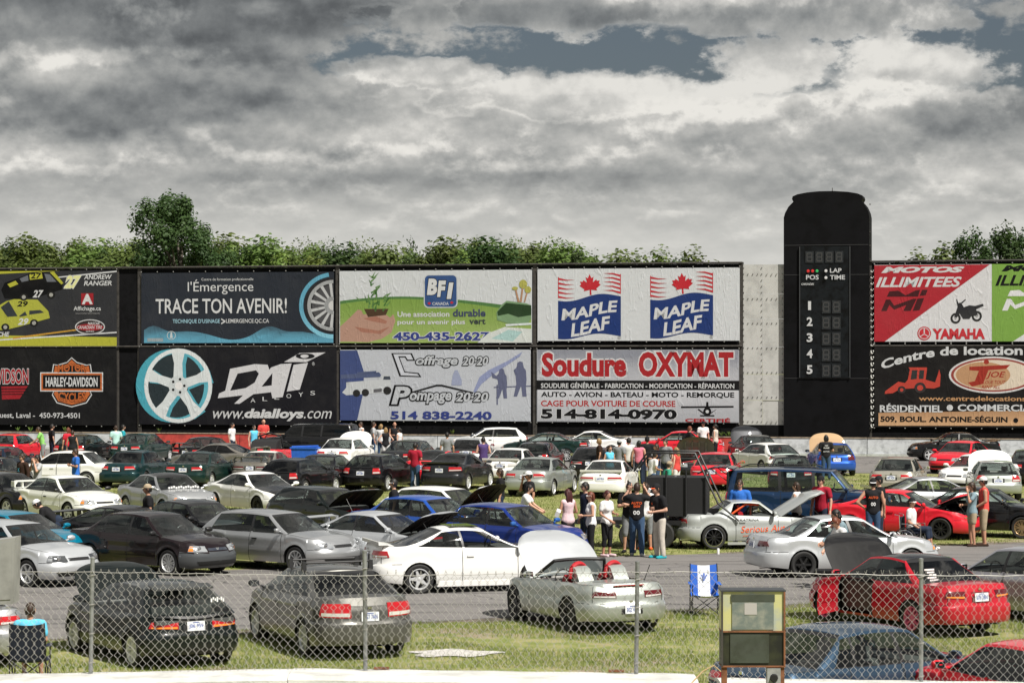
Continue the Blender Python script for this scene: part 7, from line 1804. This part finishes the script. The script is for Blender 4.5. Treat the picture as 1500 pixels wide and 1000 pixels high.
person(44, 0, 90, 'boy with brown hair in a sky blue t-shirt sitting in the dark chair', 1.62, 'lblue', 'short', 'navy', 'shorts', 'brown', arms='lap', sit=True, s=95.7, world=96, group='people sitting', skin=1)
# wheelchair
wx_, wy_ = (1335 - 750) / 56.6, F / 56.6
wc = empty('wheelchair', (wx_, wy_, 0), R(-22)); tag(wc, 'black manual wheelchair standing in front of the bright red sports car', 'wheelchair')
for q in (-1, 1):
    m = MB(); m.lathe([(.285, -.018), (.305, -.015), (.305, .015), (.285, .018), (.285, -.018)], 28, 0, 'Y', (-.10, .30 * q, .305)); wl_ = m.obj('wheel', RUB, wc)
    m = MB(); m.lathe([(.235, -.008), (.25, 0), (.235, .008), (.235, -.008)], 24, 0, 'Y', (-.10, .335 * q, .305)); m.obj('push_rim', CHROME, wl_)
    m = MB()
    for i in range(16): a = 2 * PI * i / 16; m.tube([(-.10, .30 * q, .305), (-.10 + .285 * math.cos(a), .30 * q, .305 + .285 * math.sin(a))], .0035, 4)
    m.obj('spokes', CHROME, wl_)
    m = MB(); m.lathe([(0, -.016), (.075, -.016), (.08, 0), (.075, .016), (0, .016)], 14, 0, 'Y', (.34, .25 * q, .08)); m.obj('caster', RUB, wc)
    m = MB(); m.tube([(.34, .25 * q, .10), (.34, .25 * q, .26), (-.22, .25 * q, .26), (-.26, .25 * q, .92), (-.38, .25 * q, .94)], .013, 6); m.tube([(.30, .25 * q, .26), (.30, .25 * q, .70), (-.2, .25 * q, .70)], .012, 6); m.tube([(.34, .22 * q, .40), (.52, .14 * q, .10), (.66, .14 * q, .09)], .012, 6); m.obj('frame_tube', CHROME, wc)
    m = MB(); m.box(.50, .66, .14 * q - .07, .14 * q + .07, .075, .095); m.obj('footplate', BLK, wc)
m = MB(); m.box(-.20, .30, -.23, .23, .46, .50); m.obj('seat', CN, wc); m = MB(); m.box(-.25, -.22, -.23, .23, .50, .88); m.obj('backrest', CN, wc)
person(1335, 0, 0, 'man with white sunglasses and dark cap in a white t-shirt sitting in the wheelchair', 1.74, 'white', 'short', 'djeans', 'capri', 'dark', arms='lap', sit=True, s=56.6, world=-22, cap='black', capback=True, shades='white', turn=-30, group='people sitting', shoes='white', base_z=.03)
# ---- items people hold
def held(name, label, cat, p, size, mat, rz=0, grp='small things in hands'):
    m = MB(); a, b, c = size; m.box(-a, a, -b, b, -c, c); o = m.obj(name, mat, None, loc=p, rot=(.3, .4, rz), smooth=0); tag(o, label, cat, grp); return o
held('leaflet', 'white leaflet held by the woman with long dark red hair', 'leaflet', at(817, 751, F / 61.0), (.05, .10, .07), WHITEM)
held('camera', 'small camera held by the barefoot woman in white', 'camera', at(905, 770, F / 59.5), (.06, .03, .04), BLK, .5)
held('drink_can', 'white drink can raised by the man seen from behind', 'can', at(951, 718, F / 59.6), (.03, .03, .05), WHITEM)
# ---- blue bin
m = MB(); bx_, by_ = (447 - 750) / 33.0, F / 33.0
bn = empty('storage_bin', (bx_, by_, 0), R(-10)); tag(bn, 'blue plastic storage bin beside the white sedan', 'bin')
m.prism([(-.48, 0), (.48, 0), (.56, .95), (-.56, .95)], -.35, .35, 'Y'); m.obj('bin_body', CB, bn, smooth=0); m = MB(); m.box(-.60, .60, -.39, .39, .95, 1.02); m.tube([(-.60, 0, 1.02), (.60, 0, 1.06)], .05, 6); m.obj('bin_lid', CB, bn, smooth=0)
# ---- black show trailer with tube frame and large tyres
tx, ty = (990 - 750) / 55.5, F / 55.5
tr = empty('utility_trailer', (tx, ty, 0), R(-8)); tag(tr, 'black boxed trailer with tube frame behind the men in black shirts', 'trailer')
m = MB(); m.box(-.75, .85, -.7, .7, .85, 1.86); 
m.obj('trailer_box', MBLK, tr, smooth=0)
for xx in (-.73, -.20, .32, .83):
    m = MB(); m.tube([(xx, -.74, .6), (xx, -.74, 2.05)], .025, 6); m.obj('upright', BLK, tr)
for q in (-1, 1):
    m = MB(); m.tube([(-1.05, q * .74, 2.02), (-.7, q * .74, 2.5), (.55, q * .74, 2.5), (1.15, q * .74, 1.2), (1.7, q * .74, .75)], .03, 6); m.obj('frame_tube', BLK, tr)
for xx in (-1.02, -.38, .5): m = MB(); m.tube([(xx, -.74, 2.4 if xx > -1 else 2.1), (xx, .74, 2.4 if xx > -1 else 2.1)], .025, 6); m.obj('cross_tube', BLK, tr)
m = MB(); m.box(-2.6, .9, -.68, .68, .62, .74); m.obj('trailer_bed', BLK, tr, smooth=0)
for (xx, q) in ((-1.05, -1), (-.35, -1), (-1.05, 1), (-.35, 1)):
    m = MB(); m.lathe([(.17, -.10), (.19, -.12), (.34, -.13), (.37, -.10), (.37, .10), (.34, .13), (.19, .12), (.17, .10), (.17, -.10)], 26, 0, 'Y', (xx, q * .88, .37)); w_ = m.obj('wheel', RUB, tr)
    m = MB(); m.lathe([(0, -.06), (.165, -.06), (.175, -.11)], 18, 0, 'Y', (xx, q * .88, .37)); m.obj('rim', ENGM, w_)
# ---- drink can standing by the roadster wheel, papers
m = MB(); m.lathe([(0, 0), (.032, 0), (.034, .01), (.034, .13), (.028, .15), (0, .15)], 12, 0, 'Z'); q = gp(1052, 812); tag(m.obj('drink_bottle', WHITEM, None, loc=(q[0], q[1], .012)), 'small white and red bottle standing on the lane edge by the roadster', 'bottle')

# ------------------------------------------------------------------ near race wall, fence and boxes
FS = 131.0; FY = F / FS
CONC = pmat('near_wall_white_paint', (.62, .62, .59), .75, var=.28, vscale=2.2, bump=.35, bscale=30); RUST = pmat('rust', (.22, .09, .04), .9, var=.5, vscale=10)
nw = empty('near_race_wall', (0, FY, 0)); tag(nw, 'white concrete race wall along the bottom edge, under the chain link fence', 'wall')
for (a, b_, ya, yb) in ((-120, 427.5, 990, 979.5), (428.5, 1018, 979, 987), (1052, 1640, 993, 1001)):
    m = MB(); n = 14; rows = []
    for i in range(n + 1):
        t = i / n; x = lerp(a, b_, t); za = CAM_H - (lerp(ya, yb, t) - HZ) / FS; X = (x - 750) / FS; e = .03 * (1 if i in (0, n) else 0)
        pr = [(.42, 0), (.42, za - .05), (.36, za - .012 + .004 * math.sin(i * 2.1)), (.0, za - .004), (-.30, za - .01), (-.36, za - .05), (-.42, .2), (-.42, 0)]
        rows.append([(X, yy - .20, zz) for yy, zz in pr])
    m.quad_grid(rows); m.face(rows[0]); m.face(rows[-1][::-1]); m.obj('wall_block', CONC, nw, smooth=25)
for (px, py) in ((560, 979), (905, 983)):
    m = MB(); p = at(px, py, FY); m.box(p.x - .10, p.x + .07, .10, .15, p.z - .02, p.z + .006); m.obj('rust_stain', RUST, nw, smooth=0)
# fence
GALV = pmat('galvanised_wire', (.42, .41, .385), .5, .35, var=.3, vscale=12); POST = pmat('galvanised_post', (.30, .31, .31), .5, .5, var=.4, vscale=6)
fn = empty('chain_link_fence', (0, FY, 0)); tag(fn, 'galvanised chain link fence on the near race wall in front of all the cars', 'fence')
def ztop_f(x): return CAM_H - (836 - HZ) / FS + .02 * math.sin(x * .9)
def zbot_f(x): px = 750 + x * FS; return CAM_H - (lerp(986, 979, min(1, max(0, px / 500))) if px < 500 else (lerp(979, 986, (px - 500) / 500) if px < 1030 else 1000) - HZ) / FS if px >= 500 else CAM_H - (lerp(988, 979, max(0, px / 500)) - HZ) / FS
V = []; Fs = []
DX = .0465; DZ = .0490; rw_ = .0021; x0 = -6.9; x1 = 6.9; ni = int((x1 - x0) / (2 * DX)) * 2
frng = np.random.default_rng(4)
for i in range(0, ni):
    xa = x0 + i * DX; pts = []; zt = ztop_f(xa); zb = zbot_f(xa); nz = int((zt - zb) / DZ)
    for j in range(nz + 1):
        sgn = 1 if (j + i) % 2 == 0 else -1
        pts.append((xa + (DX if (j % 2 == 0) else 0) * (1 if i % 2 == 0 else 1) - DX / 2 + .0008 * frng.normal() + .012 * math.sin(xa * 1.7 + j * .12), sgn * .0032 + .015 * math.sin(xa * 1.1) * math.sin(j * .15), zb + j * DZ))
    if i % 2: pts = [(2 * (xa) - p[0] + 0, p[1], p[2]) for p in pts]
    # twisted barbs at the top
    e_ = pts[-1]; pts.append((e_[0] + .010 * (1 if i % 2 else -1), e_[1], e_[2] + .030 + .008 * frng.normal()))
    b0 = len(V)
    for p in pts:
        for a in range(4): V.append((p[0] + rw_ * 1.25 * math.cos(a * PI / 2), p[1] + rw_ * math.sin(a * PI / 2), p[2]))
    for j in range(len(pts) - 1):
        for a in range(4): b1 = (a + 1) % 4; Fs.append((b0 + 4 * j + a, b0 + 4 * j + b1, b0 + 4 * j + 4 + b1, b0 + 4 * j + 4 + a))
me = bpy.data.meshes.new('wire_mesh'); me.from_pydata(V, [], Fs); me.materials.append(None); wm_ = link('wire_mesh', me, [GALV], fn); tag(wm_, kind='stuff')
m = MB(); m.tube([(x0 + i * .2, .0, ztop_f(x0 + i * .2) - .03 + .006 * math.sin(i * 1.9)) for i in range(70)], .004, 5); m.obj('tension_wire', GALV, fn)
for (px, yt, yb, lean) in ((135, 816, 983, -3), (534, 806, 979, 1), (934, 822, 984, -2), (1350, 818, 1003, 0)):
    m = MB(); xb = (px - 750) / FS; zt = CAM_H - (yt - HZ) / FS; zb = CAM_H - (yb - HZ) / FS; r = .024
    m.tube([(xb + lean / FS, .03, zb - .05), (xb, .03, zt - .02)], r, 12); m.tube([(xb, .03, zt - .02), (xb, .03, zt), (xb, .03, zt + .008)], [r * 1.12, r * 1.1, r * .4], 12)
    pp = m.obj('post', POST, fn)
    for k_ in range(4):
        zz = lerp(zb + .1, zt - .2, k_ / 3); m = MB(); m.tube([(xb - .032, .0, zz - .01), (xb, -.008, zz), (xb + .032, .0, zz + .008)], .0035, 5); m.lathe([(r + .004, -.006), (r + .006, 0), (r + .004, .006)], 10, 0, 'Z', (xb + lean / FS * (1 - k_ / 3), .03, zz)); m.obj('wire_tie', GALV, pp)
# signal box, yellow above and black below
YB = pmat('faded_yellow_panel', (.52, .50, .22), .5, dirt=(.34, .38, .36), vscale=3.2); BB = pmat('old_black_box', (.008, .009, .007), .5, dirt=(.03, .033, .014), vscale=3); GLW = pmat('dull_window', (.13, .16, .16), .15, dirt=(.30, .30, .26), vscale=4, coat=1.0); GLD = pmat('dull_dark_window', (.045, .055, .052), .15, coat=1.0, var=.4, vscale=4)
bs = 139.0; BY = F / bs; p0 = at(1057, 975, BY); zb = p0.z; Xb0 = (1057 - 750) / bs; Xb1 = (1150 - 750) / bs
sg = empty('signal_box', ((Xb0 + Xb1) / 2, BY, zb - .32)); tag(sg, 'weathered signal box with faded yellow upper window and black lower half on rusty legs', 'signal box')
wd = (Xb1 - Xb0) / 2; zm_ = 51 / bs + .32; zt_ = 109 / bs + .32; zb_ = .32
m = MB(); m.box(-wd, wd, 0, .30, zb_, zm_ - .003); bo = m.obj('lower_box', BB, sg, smooth=0)
m = MB(); m.box(-wd, wd, 0, .30, zm_ + .003, zt_); uo = m.obj('upper_box', YB, sg, smooth=0)
m = MB(); m.box(-wd + .11, wd - .12, -.012, -.001, zm_ + .02, zt_ - .11); m.obj('window', GLW, uo, smooth=0); m = MB(); m.box(-wd + .10, wd - .11, -.014, -.002, zt_ - .105, zt_ - .03); m.obj('dark_header', GLD, uo, smooth=0)
m = MB(); m.box(-wd + .24, -wd + .37, -.016, -.0125, zt_ - .24, zt_ - .12); m.obj('pale_label', pmat('label_grey', (.40, .38, .37), .6), uo, smooth=0)
m = MB(); m.box(-wd + .09, wd - .17, -.012, -.001, zb_ + .035, zm_ - .03); m.obj('window', GLD, bo, smooth=0)
m = MB(); m.box(-wd - .008, wd + .008, -.016, .31, zt_, zt_ + .016); m.obj('top_plate', pmat('dark_plate', (.05, .055, .06), .5, .3), sg, smooth=0)
for zz in (zm_, zb_): m = MB(); m.box(-wd - .004, wd + .004, -.018, .305, zz - .010, zz + .006); m.obj('rusty_edge', RUST, sg, smooth=0)
for xx in (-wd + .03, wd - .035): m = MB(); m.box(xx - .028, xx + .028, .0, .07, -.05, zb_ - .012); m.obj('leg', RUST, sg, smooth=0)
for xx in (-wd, wd - .012): m = MB(); m.box(xx - .004, xx + .014, -.020, .0, zb_, zt_); m.obj('corner_strip', RUST if xx > 0 else POSTM, sg, smooth=0)
m = MB(); m.box(wd - .19, wd - .05, -.03, .10, .12, zb_ - .02); jb = m.obj('junction_box', pmat('junction_grey', (.30, .31, .30), .6, var=.4), sg, smooth=0); m = MB(); m.lathe([(0, -.06), (.035, -.06), (.045, -.03)], 10, 0, 'Y', (wd - .12, 0, .20)); m.tube([(wd - .12, -.05, .17), (wd - .13, -.08, .05), (wd - .16, -.06, -.05)], .010, 6); m.obj('plug_and_cable', BLK, jb)
m = MB(); m.tube([at(1010, 1000, BY) + Vector((0, -.1, 0)), at(1030, 982, BY), at(1046, 974, BY), at(1056, 983, BY)], .007, 6); b_ = m.v[0]; tag(m.obj('cable', pmat('cable_tan', (.42, .28, .14), .6), None), 'thin tan cable lying on the wall beside the signal box', 'cable')
# grey box at the left edge
gb = empty('grey_cabinet', ((-10 - 750) / 134, F / 134, 1.6)); tag(gb, 'plain grey metal cabinet cut off by the left edge of the view', 'cabinet')
zt2 = CAM_H - (787 - HZ) / 134 - 1.6; zb2 = CAM_H - (884 - HZ) / 134 - 1.6
m = MB(); m.prism([(-.45, zb2 - .04), (.215, zb2), (.235, zt2), (-.45, zt2 - .09)], 0, .35, 'Y'); m.obj('cabinet_body', pmat('cabinet_grey', (.27, .27, .26), .6, var=.25, vscale=3), gb, smooth=0)
m = MB(); m.tube([(-.1, .2, -1.6), (-.1, .2, zb2)], .04, 8); m.obj('cabinet_post', POST, gb); m = MB(); m.prism([(-.40, zb2 + .02), (.19, zb2 + .05), (.205, zt2 - .04), (-.40, zt2 - .12)], -.008, -.001, 'Y'); m.obj('cabinet_door', pmat('cabinet_grey', (.27, .27, .26), .6, var=.25, vscale=3), gb, smooth=0)

# ------------------------------------------------------------------ ground details
m = MB(); q = gp(662, 957); pts = [(q[0] + .72 * math.cos(a) * (1 + .18 * math.sin(3 * a + 1) + .12 * math.sin(7 * a)), q[1] + .52 * math.sin(a) * (1 + .25 * math.sin(5 * a)), .016) for a in [2 * PI * i / 40 for i in range(40)]]
m.face(pts); tag(m.obj('limestone_patch', pmat('limestone', (.55, .53, .50), .9, var=.4, vscale=14, bump=.6), None, smooth=0), kind='structure')
def blades(name, n, area, hmin, hmax, w, seed, mat, keep=None):
    rg = np.random.default_rng(seed); x = rg.uniform(area[0], area[1], n); y = rg.uniform(area[2], area[3], n)
    ok = np.ones(n, bool)
    cl = np.sin(x * 1.3 + np.sin(y * 2.1)) + np.sin(y * 1.7 + x * .6) + rg.normal(size=n) * .8; ok &= cl > -1.1
    if keep is not None: ok &= keep(x, y)
    x = x[ok]; y = y[ok]; n = len(x); a = rg.uniform(0, PI, n); h = rg.uniform(hmin, hmax, n); lx = rg.normal(size=n) * h * .35; ly = rg.normal(size=n) * h * .35
    z0 = np.full(n, .0); V = np.stack([np.stack([x - np.cos(a) * w, y - np.sin(a) * w, z0], 1), np.stack([x + np.cos(a) * w, y + np.sin(a) * w, z0], 1), np.stack([x + lx, y + ly, h], 1)], 1).reshape(-1, 3)
    me = bpy.data.meshes.new(name); me.vertices.add(3 * n); me.vertices.foreach_set('co', V.astype(np.float32).ravel()); me.loops.add(3 * n); me.loops.foreach_set('vertex_index', np.arange(3 * n, dtype=np.int32)); me.polygons.add(n); me.polygons.foreach_set('loop_start', np.arange(0, 3 * n, 3, dtype=np.int32)); me.update(calc_edges=True); me.materials.append(None)
    return tag(link(name, me, [mat]), kind='stuff')
GBL = leaf_mat('grass_blades', (.11, .155, .03), (.20, .24, .065), (.34, .30, .14))
blades('grass', 190000, (-13, 14, 37, 53), .03, .10, .006, 1, GBL, lambda x, y: (y < near_y(x) - .25 + .3 * np.sin(x * 2.3)) & ((np.sin(x * .9 + 1) + np.sin(y * 1.5 + x * .5)) < 1.25) & ~((np.abs(x - q[0]) < .8) & (np.abs(y - q[1]) < .4)))
blades('grass', 170000, (-20, 24, 57, 104), .03, .09, .010, 2, GBL, lambda x, y: (y > far_y(x) + .25 + .25 * np.sin(x * 1.9)) & (y < 109 - WM * x))
# weeds growing on top of the far race wall
WEED = leaf_mat('weeds', (.10, .17, .03), (.16, .24, .05), (.22, .28, .08)); wr = random.Random(12)
for i, px in enumerate((26, 45, 96, 233, 663, 1057, 1064, 1068)):
    p = Wall(px, 129.2).p(px, 636, 0); p.z = .90; m = MB()
    for k_ in range(22):
        a = wr.uniform(0, 2 * PI); L = wr.uniform(.12, .32); e = Vector((math.cos(a) * L * .6, math.sin(a) * L * .3, L)); w_ = Vector((-math.sin(a), math.cos(a), 0)) * .035; m.face([e * .5 - w_, e, e * .5 + w_, Vector((0, 0, 0))])
    o = m.obj('weed', WEED, None, loc=p, smooth=0, weld=False); tag(o, 'small yellow green weed on the race wall, ' + ('left end', 'behind the man in light green', 'behind the red and black tops', 'below the big wheel banner', 'behind the white hatchback', 'left one of three near tower', 'middle one of three near tower', 'right one of three near tower')[i], 'weed', 'weeds on the race wall')

bpy.data.scenes.remove(TMP)
